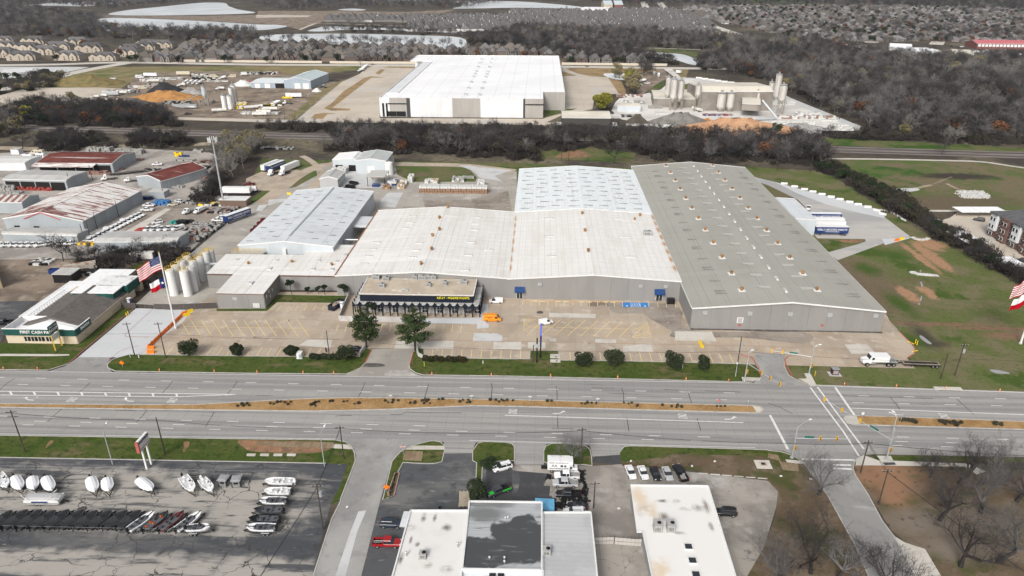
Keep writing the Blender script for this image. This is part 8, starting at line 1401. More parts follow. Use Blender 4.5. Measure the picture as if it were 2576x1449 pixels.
# pylon sign
t=thing('pylon_sign','tall navy pylon sign with white vertical lettering on the right verge','sign',T(2,2,280,700));h=HT((1358,899.5),(1358.5,814));MB().tube((-.9,-3,0),(-.9,-3,h*.72),.2,n=8).tube((.2,0,0),(.2,0,h*.75),.2,n=8).build('post',K_black,t)
MB().box(.2,-.6,h*.42,.5,2.6,h*.28).build('sign_panel',paint('navy_sign',(.012,.02,.10)),t);MB().box(.2,-.2,h*.70,.55,2.2,h*.27).build('upper_panel',paint('violet_blue_sign',(.13,.17,.55)),t);MB().box(-.9,-3,h*.45,.9,.7,1.2).build('transformer_box',Galv,t)
flat_text('KELLY-MOORE','sign_lettering',W_letter,t,.9,(-.07,-.7,h*.56),(R(90),R(90),R(-90)))
t=thing('dealer_sign','white slanted boat dealer sign on two white posts with a red edge','sign',T(0,3,1500,340));a_,c_=T(0,3,1485,370)-t.location,T(0,3,1525,322)-t.location;a_.z=c_.z=0;e=(c_-a_).normalized();a_=a_-e*.2;h=8.6
for p in(a_,c_):MB().box(p.x,p.y,0,.38,.38,h-1).build('post',St_wht,t)
signface(t,a_,c_,h-2.8,h,St_wht,.6,grow=1.0);q0=a_-e*1.0;MB().box(q0.x-e.x*.2,q0.y-e.y*.2,h-2.9,.35,.75,2.9,math.atan2(e.y,e.x)).build('sign_edge',M_redk,t);n_=Vector((e.y,-e.x,0));m_=(a_+c_)/2+n_*.33;rz=math.atan2(e.y,e.x);scribble(K_black,t,(m_.x,m_.y,h-.6),rz,4,.55,7);scribble(M_redk,t,(m_.x,m_.y,h-2.4),rz,3.8,.28,8);MB().tube(m_+Vector((-.3,0,h-1.5)),m_+e*1.2+Vector((0,0,h-1.2)),.3,.05,6).build('fish_logo',Galv,t)
# ------------------------------------------------------------------ cones, barriers, small street furniture
def cone_meshes():b=MB().tube((0,0,.06),(0,0,.78),.17,.04,8);w=MB().tube((0,0,.36),(0,0,.52),.115,.09,8);s_=MB().box(0,0,0,.5,.5,.06);return(('cone_body',b.mesh('c',Or)),('white_band',w.mesh('c',St_wht)),('base',s_.mesh('c',K_black)))
CM=cone_meshes()
for i,(c_,cx,cy)in enumerate(((0,38,815),(0,380,818),(0,1607,836),(0,2158,845),(1,12,852),(1,475,856),(1,783,862),(1,1770,870),(1,2368,880),(2,388,890),(2,1063,906),(2,1750,924),(2,2180,940),(3,768,975),(3,1290,996),(3,1787,1015),(3,2330,1038))):
 t=thing('traffic_cone','orange traffic cone, '+ordn(i)+' from the left along the north kerb','traffic cone',T(c_,2,cx,cy),0,'cones along the north kerb');t.scale=(1.3,)*3;[link(n_,m_,t)for n_,m_ in CM]
def barrier(p,rz,m_,label,group,L=1.9):t=thing('plastic_barrier',label,'barrier',p,rz,group);b=MB();b.add([(-L/2,-.3,0),(L/2,-.3,0),(L/2,.3,0),(-L/2,.3,0),(-L/2,-.12,1.05),(L/2,-.12,1.05),(L/2,.12,1.05),(-L/2,.12,1.05)],[(4,5,6,7),(0,1,5,4),(1,2,6,5),(2,3,7,6),(3,0,4,7)]);b.build('barrier_body',m_,t);MB().box(-L*.25,0,1.05,.35,.2,.12).box(L*.25,0,1.05,.35,.2,.12).build('cap',m_,t)
Ye=paint('yellow_plastic',(.72,.50,.02),.5);a,b_=T(0,2,1510,592),T(0,2,1818,300);n=20
for i in range(n):p=a.lerp(b_,i/(n-1));barrier(p,math.atan2((b_-a).y,(b_-a).x)+(.12 if i%2 else -.1),Or,'orange plastic barrier, '+ordn(i)+' from the near end of the line','orange barriers across the lot',2.0)
for i,(c_,r_,cx,cy,rz,m_,lb)in enumerate(((0,2,1520,612,0,Or,'orange barrier just below the line, upper of two'),(0,2,1520,655,0,Or,'orange barrier just below the line, lower of two'),(0,2,1862,262,.9,Or,'orange barrier by the yellow ones at the wing corner'),(0,2,1882,280,.8,Ye,'yellow barrier at the wing corner, nearer one'),(0,2,1914,245,.8,Ye,'yellow barrier at the wing corner, farther one'),(2,2,1893,560,1.8,Ye,'yellow barrier on the right lot, farther of two'),(2,2,1910,595,1.9,Ye,'yellow barrier on the right lot, nearer of two'),(1,1,335,508,0,Ye,'yellow barrier on the service road'),(3,1,1297,975,.3,Or,'orange barrier at the tip of the dock yard'),(3,1,1345,962,.3,Ye,'yellow barrier at the tip of the dock yard'))):barrier(T(c_,r_,cx,cy),rz,m_,lb,None,1.7 if c_==2 else 2.2)
for i,(cx,cy)in enumerate(((1480,560),(1497,575))):t=thing('bollard','yellow bollard on the grass by the puddle, '+('left one','right one')[i],'bollard',T(3,2,cx,cy));MB().tube((0,0,0),(0,0,1.5),.13,n=8).tube((0,0,1.5),(0,0,1.6),.13,.03,8).build('post',Ye,t)
for i,(cx,cy)in enumerate(((1275,285),(1293,272))):t=thing('bollard','yellow bollard by the pawn shop lawn, '+('left one','right one')[i],'bollard',T(0,2,cx,cy));MB().tube((0,0,0),(0,0,1.3),.16,n=8).tube((0,0,1.3),(0,0,1.42),.16,.03,8).build('post',Ye,t)
for i in range(13):p=T(2,2,148+79*i,134+i*1.1);t=thing('parking_block','yellow concrete parking block, '+ordn(i)+' from the left along the white warehouse front','parking block',p,0,'parking blocks along the front');MB().box(0,0,.04,1.8,.16,.13,taper=.92).build('block_body',M_yel if i%3 else mat('orange_yellow_marking',(.55,.22,.10),.7),t)
for i in range(6):t=thing('parking_block','pale concrete parking block, '+ordn(i)+' from the left behind the stained lot','parking block',T(2,3,1925+119*i,420+10*i),R(-4),'pale parking blocks');MB().box(0,0,.05,2.2,.18,.15,taper=.92).build('block_body',Conc,t)
for i in range(11):p=T(3,1,(162,267,366,450,542,633,722,820,905,1002,1093)[i],(405,435,462,486,512,538,563,590,614,640,675)[i]);t=thing('jersey_barrier','white concrete barrier, '+ordn(i)+' from the far end beside the dock yard','barrier',p,R(-9 if i<10 else -50),'white barriers beside the dock yard');MB().box(0,0,0,3.4,.6,.35).box(0,0,.35,3.4,.3,.65,taper=.95).build('barrier_body',Conc if i>11 else W_trim,t)
t=thing('jersey_barrier','white concrete barrier at the bend of the dock yard','barrier',T(3,1,1153,712),R(-50));MB().box(0,0,0,3.4,.6,.35).box(0,0,.35,3.4,.3,.65).build('barrier_body',W_trim,t)
for i in range(13):t=thing('jersey_barrier','pale concrete barrier, '+ordn(i)+' from the left along the back road of the block plant','barrier',T(2,0,1880+62*i*(1+.01*i),790+i*9.5),R(-12),'barriers behind the block plant');MB().box(0,0,0,6,.8,.5).box(0,0,.5,6,.45,1).build('barrier_body',Brt,t)
def cab(name,label,cat,p,w,d,h,m_,parts=(),rz=0):t=thing(name,label,cat,p,rz);MB().box(0,0,.1,w,d,h-.1,taper=.97).build('body',m_,t);[MB().box(*q[1:7]).build(q[0],q[7],t)for q in parts];return t
cab('utility_cabinet','white utility cabinet beside the small round tree','cabinet',T(1,2,445,700),1.5,1.8,1.9,St_wht,(('door',.3,-.93,.3,.7,.06,1.4,Galv),('base',0,0,0,1.8,2,.15,Conc)));cab('portable_toilet','blue portable toilet beside the dumpster','portable toilet',T(1,2,868,205),1.2,1.2,2.2,CP['blue'],(('roof',0,0,2.2,1.3,1.3,.15,St_wht),('door',0,-.62,.2,.8,.05,1.8,St_wht)));cab('portable_toilet','blue portable toilet by the gate of the service road','portable toilet',T(0,2,1310,165),1.2,1.2,2.3,CP['blue'],(('roof',0,0,2.3,1.3,1.3,.15,St_wht),('door',0,-.62,.2,.8,.05,1.8,St_wht)))
cab('signal_cabinet','dark signal control cabinet on a concrete pad','cabinet',T(3,2,668,868),1.9,1.3,1.9,paint('dark_maroon',(.05,.02,.03)),(('roof',0,0,1.9,2.1,1.5,.12,St_grey),('base',0,0,.0,3.4,2.4,.12,Conc),('door',0,-.67,.4,1.5,.05,1.2,paint('poster_grey',(.3,.27,.27)))))
def bin_(name,label,p,rz,w,l,h,m_,fill=None):t=thing(name,label,'dumpster',p,rz);b=MB();b.box(0,-w/2,.2,l,.12,h).box(0,w/2,.2,l,.12,h).box(-l/2,0,.2,.12,w,h).box(l/2,0,.2,.12,w,h).box(0,0,.2,l,w,.15);b.build('container_body',m_,t);MB().box(-l*.3,0,0,.3,w*.9,.2).box(l*.3,0,0,.3,w*.9,.2).build('skid',K_black,t);return t
t=bin_('dumpster','long dark open dumpster full of scrap by the arcade store',T(1,2,812,195),R(68),2.4,6.2,1.7,paint('dark_navy_steel',(.012,.016,.03)));b=MB();r_=random.Random(3)
for _ in range(26):b.box(r_.uniform(-2.6,2.6),r_.uniform(-.9,.9),1.1+r_.random()*.4,r_.uniform(.3,1.2),r_.uniform(.2,.7),.25,r_.uniform(0,3))
b.build('scrap',mat('scrap_rubble',(.40,.33,.27),.9,[('n',(.15,.12,.1),1.5,.5,.6)],coords='Object'),t)['kind']='stuff'
for i,(cx,cy,rz)in enumerate(((985,405,-30),(950,440,-25),(940,460,-10))):bin_('dumpster','dark open dumpster beside the pump shed, '+ordn(i)+' of three',T(1,1,cx,cy),R(rz),2.2,5,1.2,K_black)
for i,(cx,cy)in enumerate(((110,745),(75,780),(40,820),(10,850))):bin_('dumpster','dark red trash container west of the pale blue shed, '+ordn(i)+' of four',T(1,1,cx,cy+40),R(0),2.2,5,1.4,paint('dark_red_steel',(.10,.015,.02)))
bin_('dumpster','blue dumpster in the dirt yard behind the pawn shop',T(0,1,550,1305),R(5),2,3,1.8,CP['blue']);cab('dumpster_pen','blue dumpster in a corner of the apartment lot','dumpster',T(3,1,1630,800),4,2,2.2,CP['blue'],(('side_box',3,0,0,2,2,2,Galv),));bin_('dumpster','long black open container at the foot of the block plant',T(3,0,660,1368),R(0),3,16,3,K_black)
t=thing('shipping_container','rusty white shipping container in the dirt yard','container',T(0,1,800,1270),R(31));b=MB();b.box(0,0,.1,12,2.5,2.6);b.build('container_body',mat('rusty_container',(.42,.39,.34),.8,[('n',(.28,.13,.08),.4,.5,.58),('g',(.3,.27,.23),.6,0,.15)],coords='Object'),t);MB().box(-6.05,0,.3,.08,2.2,2.2).build('door',W_grey2,t)
t=thing('shipping_container','pale container half sunk in bare bushes','container',T(0,1,1440,1150),R(5));MB().box(0,0,.1,9,2.5,2.6).build('container_body',Brt,t);MB().box(4.55,0,.3,.08,2.2,2.2).build('door',Galv,t)
# stacked drums, totes, pallets
def stack(name,label,p,nx,ny,nz,sx,sy,sz,m_,rz=0,jit=.1,kids='crate',group=None,seed=0):
 r_=random.Random(seed);t=thing(name,label,'pallets',p,rz,group);me=[MB().box(0,0,.12,sx*.9,sy*.9,sz*.86).box(0,0,0,sx*.92,sy*.92,.1).mesh('s',q)for q in(m_ if isinstance(m_,(list,tuple))else[m_])]
 for i in range(nx):
  for j in range(ny):
   for k in range(nz if seed==1 else r_.choice((nz,nz,max(nz-1,1)))):link(kids,(me[-1]if k==nz-1 else me[0])if seed==1 else r_.choice(me),t,(i*sx-nx*sx/2+r_.uniform(-jit,jit),j*sy-ny*sy/2+r_.uniform(-jit,jit),k*sz),r_.uniform(-.05,.05))
Cb=mat('cardboard_brown',(.24,.15,.10),.9,[('g',(.10,.06,.04),.5,0,.08),('n',(.33,.22,.15),.6,.5,.6)],coords='Object');Wr=mat('pallet_wrap',(.55,.55,.53),.5,[('n',(.4,.36,.3),1,.55,.65)],coords='Object');Dr=CP['blue'];Bw=mat('wood_pallet',(.42,.32,.21),.9,coords='Object');Bg=mat('block_grey',(.30,.295,.28),.9,coords='Object');Br2=mat('block_red',(.27,.17,.14),.9,coords='Object')
a=T(1,1,1680,505);b_=T(1,1,2310,500)
stack('pallet_stack','long wall of brown stacked pallets topped with grey wrap',(a+b_)/2+Vector((0,3.5,0)),26,3,3,1.35,1.5,1.25,[Cb,Cb,Wr],seed=1,kids='pallet');
for i,(cx,cy,nx,ny,nz,m_,lb)in enumerate(((1750,400,3,6,2,[Wr],'white wrapped pallets left of the pallet wall'),(1815,395,3,6,2,[Wr,Bw],'mixed wrapped pallets behind the pallet wall'),(2280,430,3,6,3,[Wr],'tall white wrapped pallets right of the pallet wall'),(1490,420,3,9,2,[Bw,Wr],'long double row of wooden boxed pallets'),(1575,370,2,5,3,[Wr],'white drums stacked at the lawn edge'),(1390,400,4,5,2,[Dr,Wr,Wr],'blue and white drums beside the canopy'),(1330,450,3,2,2,[Bw,Cb],'low wooden pallets in front of the canopy'),(1225,420,3,3,1,[Dr],'blue drums under the open canopy'),(860,290,6,4,3,[Wr],'white bags piled behind the pump shed'),(2050,370,5,4,2,[Wr,Bg],'grey machinery and crates in the north yard'),(2150,340,5,2,1,[Bg],'grey machine row at the lawn corner'))):stack('pallet_stack',lb,T(1,1,cx,cy),nx,ny,nz,1.3,1.3,1.15,m_,seed=i+5,kids='crate')
for i,(c_,r_,cx,cy,nx,ny,nz,m_,lb)in enumerate(((0,1,70,460,9,4,3,Bg,'grey scaffold planks stacked before the open shed'),(0,1,180,490,5,3,1,Bg,'low grey plank stack before the open shed'),(0,1,420,560,6,4,1,Bg,'scattered grey planks on the gravel'),(0,1,970,75,6,4,3,Bg,'grey plank stacks at the back of the yard, left'),(0,1,1090,70,5,4,3,Bg,'grey plank stacks at the back of the yard, middle'),(0,1,1330,90,12,4,3,Bg,'grey plank stacks at the back of the yard, right'),(0,1,1870,350,5,3,1,K_black,'dark frames stacked right of the rust-red shed'),(0,1,1790,430,6,3,1,Bg,'grey frames stacked right of the rust-red shed'),(0,1,2060,240,5,5,1,K_black,'dark frame piles in the back right of the yard'),(0,1,2030,340,5,3,1,Br2,'rusty frame piles by the tan trees'),(0,1,1940,290,4,3,2,K_black,'dark crates beyond the rust-red shed'),(0,1,1880,165,8,3,1,Bg,'grey steel piles behind the rust-red shed'),(0,1,1940,200,6,2,1,Br2,'rusty steel pile behind the rust-red shed'),(0,1,1360,160,8,3,1,Br2,'rusty beams behind the truck tractor'),(0,1,1180,255,7,3,1,Br2,'rusty beams beside the open rust-roofed shed'),
  (0,1,1020,300,8,3,2,Br2,'red-brown steel bins before the rust-roofed shed'),(0,1,370,460,14,2,2,mat('red_bin',(.28,.05,.04),.7,coords='Object'),'row of red steel bins in front of the open shed'),(0,1,1970,920,9,12,2,[Bg,K_black,Br2,Bg],'long pile of grey scaffold parts beside the service road'),(0,1,2090,840,9,6,2,[Bg,K_black,Bg],'grey scaffold racks behind the service road fence'),(0,1,2230,680,8,5,1,[Bg,Br2,K_black],'cluttered equipment pile by the cell tower'),(0,1,2320,650,6,4,1,[Br2,Bg],'rusty equipment beside the brown hut'),(0,1,1650,600,5,4,2,mat('lift_blue',(.05,.16,.35),.6,coords='Object'),'blue scissor lifts parked together'),(0,1,2010,590,9,3,1,[K_black,Bg],'dark trailers and frames behind the pickups'),(0,1,1940,780,2,2,1,K_black,'small dark cargo trailer right of five pickups'),(0,1,1860,800,3,2,2,K_black,'black enclosed trailer behind the pickups'),(0,1,1780,790,2,3,1,mat('teal_machine',(.03,.25,.22),.6,coords='Object'),'teal digger behind the pickups'),(0,1,1440,870,2,4,1,mat('red_machine',(.38,.06,.05),.6,coords='Object'),'red machine left of five pickups'),(0,1,1820,120,3,2,3,Ye,'yellow forklift frame at the back of the yard'),(0,1,1870,125,4,2,1,Dr,'blue container behind the yellow frame'),(0,1,880,1005,6,2,1,[Br2,Ye],'rusty and yellow attachments by the long low shed'),(0,1,460,1190,5,5,1,[Wr,K_black],'scrap heap by the cream building'),(0,1,900,1280,7,3,1,K_black,'dark flat trailers in the dirt yard'),(0,1,1010,1310,5,3,1,[K_black,Wr],'black and white junk behind the pawn shop'),(0,1,2280,35,12,3,2,K_black,'dark stacked rails beyond the tan trees'),(1,1,230,45,14,4,1,[Bg,K_black],'scrap metal pile along the railway'),
  (2,0,1240,1040,9,5,2,[Bg,Wr],'white block pallets behind the small office'),(2,0,1510,1140,5,6,1,Wr,'white slabs laid on the dusty yard'),(2,0,1030,1180,6,5,2,Wr,'white pallets right of the open storage shed'),(2,0,750,1260,24,2,2,[Wr,Bg],'grey block pallets along the front of the open storage shed'),(2,0,1190,1170,10,4,1,[Bg,K_black],'scrap and machine parts in front of the office'),(2,0,1500,1265,26,2,1,[Wr,Bg],'row of pale slabs behind the railway trees'),(2,0,2080,1160,12,3,1,[Bg,mat('red_bin',.2),Dr],'red and blue containers before the plant hall'),(2,0,1450,1090,6,2,2,Bg,'grey block stack left of the three tall silos'),(2,0,1190,975,12,2,2,[Br2,Wr],'row of covered carts behind the yellow-green tree'),(3,0,150,1040,10,8,2,[Wr],'white block pallets right of the silos, farthest'),(3,0,190,1190,10,3,2,[Br2,Wr],'reddish brick pallets right of the silos'),(3,0,420,1160,9,3,2,Wr,'white block pallets in the right yard, upper'),(3,0,530,1190,12,3,2,[Br2,Wr,Bg],'long reddish brick pallets in the right yard'),(3,0,250,1245,17,3,2,Wr,'row of white block pallets at the yard front'),(3,0,625,1215,6,2,1,Wr,'short row of white block pallets'),(3,0,725,1260,6,3,1,Wr,'small group of white block pallets near the tip'),(3,0,680,1305,18,2,2,Wr,'white block pallets nearest the tip of the yard'),(3,0,1050,520,20,6,1,[Wr,Bg],'rows of pale junk by the far workshops'),(0,0,1550,815,12,4,2,[Wr,Bg],'white machine parts behind the black pile'),(0,0,2060,765,14,4,2,[Bg,K_black,Wr],'dark conveyor scrap at the back of the ready-mix yard'),(0,0,2200,820,12,3,1,[Bg,Wr],'grey scrap right of the mixer trucks'),(1,0,60,745,16,4,2,[Bg,K_black,Wr],'junk rows behind the low blue shed'),(1,0,180,740,8,3,2,[Wr,Br2],'junk rows left of the tall blue shed'),(0,0,2450,1050,5,3,2,[Wr,Ye],'yellow and white plant control box'),(0,0,2100,1030,6,6,2,[mat('dusty_steel',.3)],'steel tangle under the pale blue silo'),(0,0,1720,880,8,3,1,[Wr,Dr],'pale crates right of the black pile'),(1,0,160,1095,9,4,1,[Bg,Wr,Bw],'flat stacked panels by the tank trailers'),(0,0,700,990,12,3,1,[Bg],'grey pipes by the tan trees'),(0,1,2430,30,5,4,2,[Bg],'grey crates beyond the cell tower'),(0,1,2010,80,4,3,2,[Bg],'grey cabinets at the back of the gravel yard'),(0,0,1250,925,16,3,2,[Br2,Wr,Bg],'junked trucks and tanks on the dirt strip'),(0,0,1450,880,14,3,2,[Wr,Bg,Br2],'pale machinery left of the black pile'),(0,0,1700,800,18,3,2,[Wr,Bg],'white plant parts behind the mixer row'),(0,0,1600,850,10,2,1,[Bg,K_black],'grey frames before the white plant parts'),(0,0,1800,1040,12,3,2,[Bg,K_black],'dark frames along the grey conveyor'),(0,0,2400,1090,6,3,2,[Wr,Ye],'yellow frames beside the upright tanks'),(1,0,60,1140,16,5,1,[Bg,Wr],'rows of grey pipes by the tank trailers'),(1,0,170,1060,10,3,1,[Wr,Ye,K_black],'mixed trucks parts below the white box trailer'),(1,0,330,985,5,2,1,[Ye],'yellow loader parts before the white box trailer'),(0,0,2080,800,14,2,2,[K_black,Wr],'dark trucks behind the mixer row'),(0,0,1060,1000,14,2,1,[Wr,Br2],'pale tanks along the dirt strip'),(0,1,1560,260,6,2,1,[Bg,K_black],'grey parts at the head of the rust-red shed'),(0,1,2150,610,8,4,1,[K_black,Wr,Ye],'dark machines below the cell tower'),(0,1,1500,555,4,2,2,[Dr,K_black],'blue bins by the end of the rusty warehouse'),(0,1,700,560,5,3,1,[Bg],'grey planks left of the rusty warehouse ridge'),(0,1,2090,180,5,4,1,[Br2,K_black],'rusty frames before the tan trees'))):
 s_=1.9 if(r_==0 and c_>=2)or(r_==0)else 1.5;stack('pallet_stack' if 'pallet' in lb else 'yard_stack',lb,T(c_,r_,cx,cy),nx,ny,nz,s_,s_*.8,s_*.6,m_,R(-3 if r_ else 0),.35,'crate',seed=i+30)
# piles of sand and gravel
def pile(label,c_,r_,cx,cy,L_,W_,h,m_,seed=0):
 r2=random.Random(seed);n=20;b=MB();k=max(1,int(L_/W_*1.2));vs=[]
 for j in range(5):
  f_=1-j/4
  for i in range(n):a=6.283*i/n;ff=f_*(1+.1*math.sin(3*a+seed)+.08*math.sin(7*a))+.06;vs.append((math.cos(a)*(L_/2*ff if j<4 else L_/2*.25),math.sin(a)*W_/2*ff,h*(1-f_)**.9*(1+.08*math.sin(a*5+seed))))
 b.add(vs,[(j*n+i,j*n+(i+1)%n,(j+1)*n+(i+1)%n,(j+1)*n+i)for j in range(4)for i in range(n)]+[tuple(4*n+i for i in range(n))]);tag(b.build('material_pile',m_,smooth=True,loc=T(c_,r_,cx,cy)),label,'pile')
pm=lambda n,c1,c2:mat(n,c1,.95,[('n',c2,.2,.42,.62,(1,1,.3)),('n',tuple(v*.7 for v in c1),1,.5,.7)],bump=.6)
pile('orange sand pile in the ready-mix yard',0,0,1680,995,62,26,7,pm('orange_sand',(.42,.22,.08),(.30,.15,.06)));pile('black gravel pile behind the orange sand',0,0,1660,920,32,22,8,pm('black_aggregate',(.03,.03,.033),(.045,.045,.05)),1);pile('dark grey pile left of the grey conveyor',0,0,1350,1050,34,20,5,pm('dark_aggregate',(.09,.085,.08),(.13,.12,.11)),2);pile('pale grey pile right of the orange sand',0,0,1930,940,26,18,5,pm('pale_aggregate',(.26,.25,.24),(.35,.34,.32)),3);pile('brown pile at the lower edge of the ready-mix yard',0,0,1600,1120,60,22,5,pm('brown_aggregate',(.20,.16,.13),(.14,.115,.095)),4);pile('grassy tan mound behind the gravel lot',0,0,860,840,80,40,8,pm('grassy_mound',(.22,.165,.075),(.13,.12,.055)),5)
pile('grey gravel pile at the block plant',2,0,1690,1245,44,20,8,pm('grey_gravel',(.21,.20,.185),(.15,.14,.13)),6);pile('long orange sand pile at the block plant',2,0,2230,1320,88,24,9,pm('peach_sand',(.48,.29,.17),(.38,.21,.12)),7);pile('small orange heap beside the grey gravel pile',2,0,1818,1255,12,8,4,pm('orange_heap',(.45,.22,.11),(.35,.17,.09)),8);pile('flat grey rubble pile at the right of the block plant',3,0,290,1300,56,16,4,pm('rubble',(.33,.32,.31),(.24,.23,.22)),9);pile('dark scrap mound beside the small office',2,0,1260,1235,18,12,6,pm('scrap_mound',(.10,.085,.07),(.07,.06,.05)),10);pile('white heap beside the tall blue shed',1,0,615,920,9,7,3,pm('white_heap',(.6,.6,.58),(.5,.5,.48)),11);pile('pale heap behind the row of tanks',0,0,2450,860,22,12,5,MATS['white_heap'],12)
# walls and fences
w=MB();
for p in(GP(360,154.5,644,157.5,810,159),GP(830,159.5,1052,161),GP(1413,163,1678,166)):[w.bar(a,b_,.6,2.6)for a,b_ in zip(p,p[1:])]
tag(w.build('boundary_wall',mat('cream_fence_wall',(.56,.50,.41),.8)),'long cream wall separating the houses from the far road','wall')
def fence(label,pts,h=2.0,step=3,m_=None,mesh_m=None,mid=True):
 t=thing('chain_fence',label,'fence',pts[0]);pts=[p-pts[0]for p in pts];b,r_=MB(),MB()
 for a,c_ in zip(pts,pts[1:]):
  n=max(1,int((c_-a).length/step))
  for i in range(n+1):q=a.lerp(c_,i/n);b.tube(q,q+Vector((0,0,h)),.03,n=4)
  r_.tube(a+Vector((0,0,h)),c_+Vector((0,0,h)),.022,n=4)
  if mid:r_.tube(a+Vector((0,0,h*.5)),c_+Vector((0,0,h*.5)),.012,n=4)
  if mesh_m:r2=MB().bar(a+Vector((0,0,.1)),c_+Vector((0,0,.1)),.03,h-.1).build('privacy_screen',mesh_m,t)
 b.build('post',m_ or St_grey,t);r_.build('rail',m_ or St_grey,t)
fence('wire fence running in front of the tarped boats',TP(0,3,-200,1010,0,1015,2120,1060,2160,880));fence('wire fence behind the upper row of boats',TP(0,3,-200,395,0,400,1200,425,2576,455,2676,445,3010,455),1.8);fence('wire fence beside the right column of boats',TP(1,3,440,490,190,1040),1.8);scr=mat('fence_screen',(.085,.075,.07),.9)
fence('dark screened fence between the silo tanks and the drive',TP(0,2,1560,215,1740,222,2190,205),2.2,mesh_m=scr);fence('dark screened fence beside the portable toilet',TP(0,2,1225,205,1365,210),2.2,mesh_m=scr);fence('pale sliding gate across the service road',TP(0,2,1368,205,1555,212),2.0,1.5);fence('thin fence at the corner of the grey warehouse',TP(3,2,1140,436,1325,440),2.2,2);fence('wire fence on the west side of the service road',TP(0,1,1880,1130,2180,880,2300,830,2480,640),2.0,4);fence('long wire fence south of the railway trees',GP(640,398,780,403,830,408),1.8,5)
t=thing('spiked_gate','pale double gate with spikes between the two shops','gate',T(2,3,830,1135));P_=[p-t.location for p in TP(2,3,830,1135,1022,1128,1030,1132,1235,1150,1300,1150)];m_=mat('pale_gate_sheet',(.46,.44,.41),.7)
for a,c_ in((0,1),(2,3),(3,4)):MB().bar(P_[a]+Vector((0,0,.1)),P_[c_]+Vector((0,0,.1)),.06,1.8).build('gate_panel',m_,t)
b=MB()
for a,c_ in((0,1),(2,3),(3,4)):
 n=max(2,int((P_[c_]-P_[a]).length/.7));[b.tube(P_[a].lerp(P_[c_],i/n),P_[a].lerp(P_[c_],i/n)+Vector((0,0,2.5 if i%2==0 else 2.0)),.05,n=4)for i in range(n+1)];b.tube(P_[a]+Vector((0,-.08,1.0)),P_[c_]+Vector((0,-.08,1.0)),.05,n=4)
b.build('spike',W_brn,t)
# tyre piles
def tyre_mesh():
 b=MB();n,R0,r0=12,.24,.11;vs,fs=[],[]
 for i in range(n):
  a=6.283*i/n
  for j in range(6):q=6.283*j/6;rr=R0+r0*math.cos(q);vs.append((rr*math.cos(a),rr*math.sin(a),r0+r0*math.sin(q)))
 for i in range(n):
  for j in range(6):fs.append((i*6+j,((i+1)%n)*6+j,((i+1)%n)*6+(j+1)%6,i*6+(j+1)%6))
 return b.add(vs,fs).mesh('tyre',Tyre)
TY=tyre_mesh()
for i,(cx,cy,n,k)in enumerate(((380,470,5,'left of the parked pickups'),(425,760,7,'first of the columns beside the blue tarp'),(465,760,7,'second of the columns beside the blue tarp'),(500,755,7,'third of the columns beside the blue tarp'),(400,700,4,'at the corner above the blue tarp'),(575,690,3,'below the matt black pickup'),(620,695,2,'right of the low pile below the matt black pickup'),(675,690,4,'at the tail of the matt black pickup'),(720,600,5,'by the fence, level with the matt black pickup'),(735,560,4,'by the fence, above the matt black pickup'),(735,640,4,'by the fence, below the matt black pickup'),(700,490,4,'behind the silver pickup tail'),(725,520,3,'by the fence, level with the silver pickup'),(710,420,4,'at the fence beside the lettered truck'),(690,450,3,'right of the old white vehicle'),(740,700,5,'by the fence near the dark car'),(470,410,3,'under the lettered truck side'),(520,690,3,'above the tyre columns'))):
 t=thing('tyre_stack','stack of used black tyres '+k,'tyres',T(2,3,cx,cy),0,'stacks of used tyres');r_=random.Random(i)
 for j in range(n):o=link('tyre',TY,t,(r_.uniform(-.06,.06),r_.uniform(-.06,.06),j*.21));o.scale=(1.15,1.15,1)
 for j in range(4):o=link('tyre',TY,t,(r_.uniform(-1,1),r_.uniform(-.8,.8),r_.uniform(0,.4)));o.rotation_euler=(r_.uniform(-.9,.9),r_.uniform(-.9,.9),0)
t=thing('tarp_shelter','light blue tarpaulin shelter beside the tyre columns','shelter',T(2,3,350,800));w_=1.6;MB().add([(-w_*1.6,-1.2,1.7),(w_,-1.2,1.7),(w_,1.8,2.0),(-w_*1.6,1.8,2.1),(0,.4,2.4),(w_*.9,-1.5,1.2)],[(0,1,4),(1,2,4),(2,3,4),(3,0,4),(0,5,1)]).build('tarpaulin',mat('light_blue_tarp',(.14,.40,.62),.5,coords='Object'),t);MB().box(-2,-1,0,.08,.08,1.8).box(1.5,-1,0,.08,.08,1.8).box(1.5,1.6,0,.08,.08,2).build('post',Galv,t)
t=thing('utility_trailer','flat trailer with pale wooden planks beside the dark bush','trailer',T(1,3,2100,700),R(-86))
for i in range(9):MB().box(0,-1.15+.28*i,.75,5.2-(i%3)*.3,.24,.08).build('plank',mat('pale_planks',(.42,.36,.28),.9,[('n',(.28,.24,.18),.6,.45,.65)],coords='Object'),t)
MB().box(0,-1.3,.6,5.4,.1,.2).box(0,1.3,.6,5.4,.1,.2).build('frame',K_black,t);[MB().tube((x,y-.1,.35),(x,y+.1,.35),.35,n=10).build('wheel',Tyre,t)for x in(-.5,.5)for y in(-1.35,1.35)]
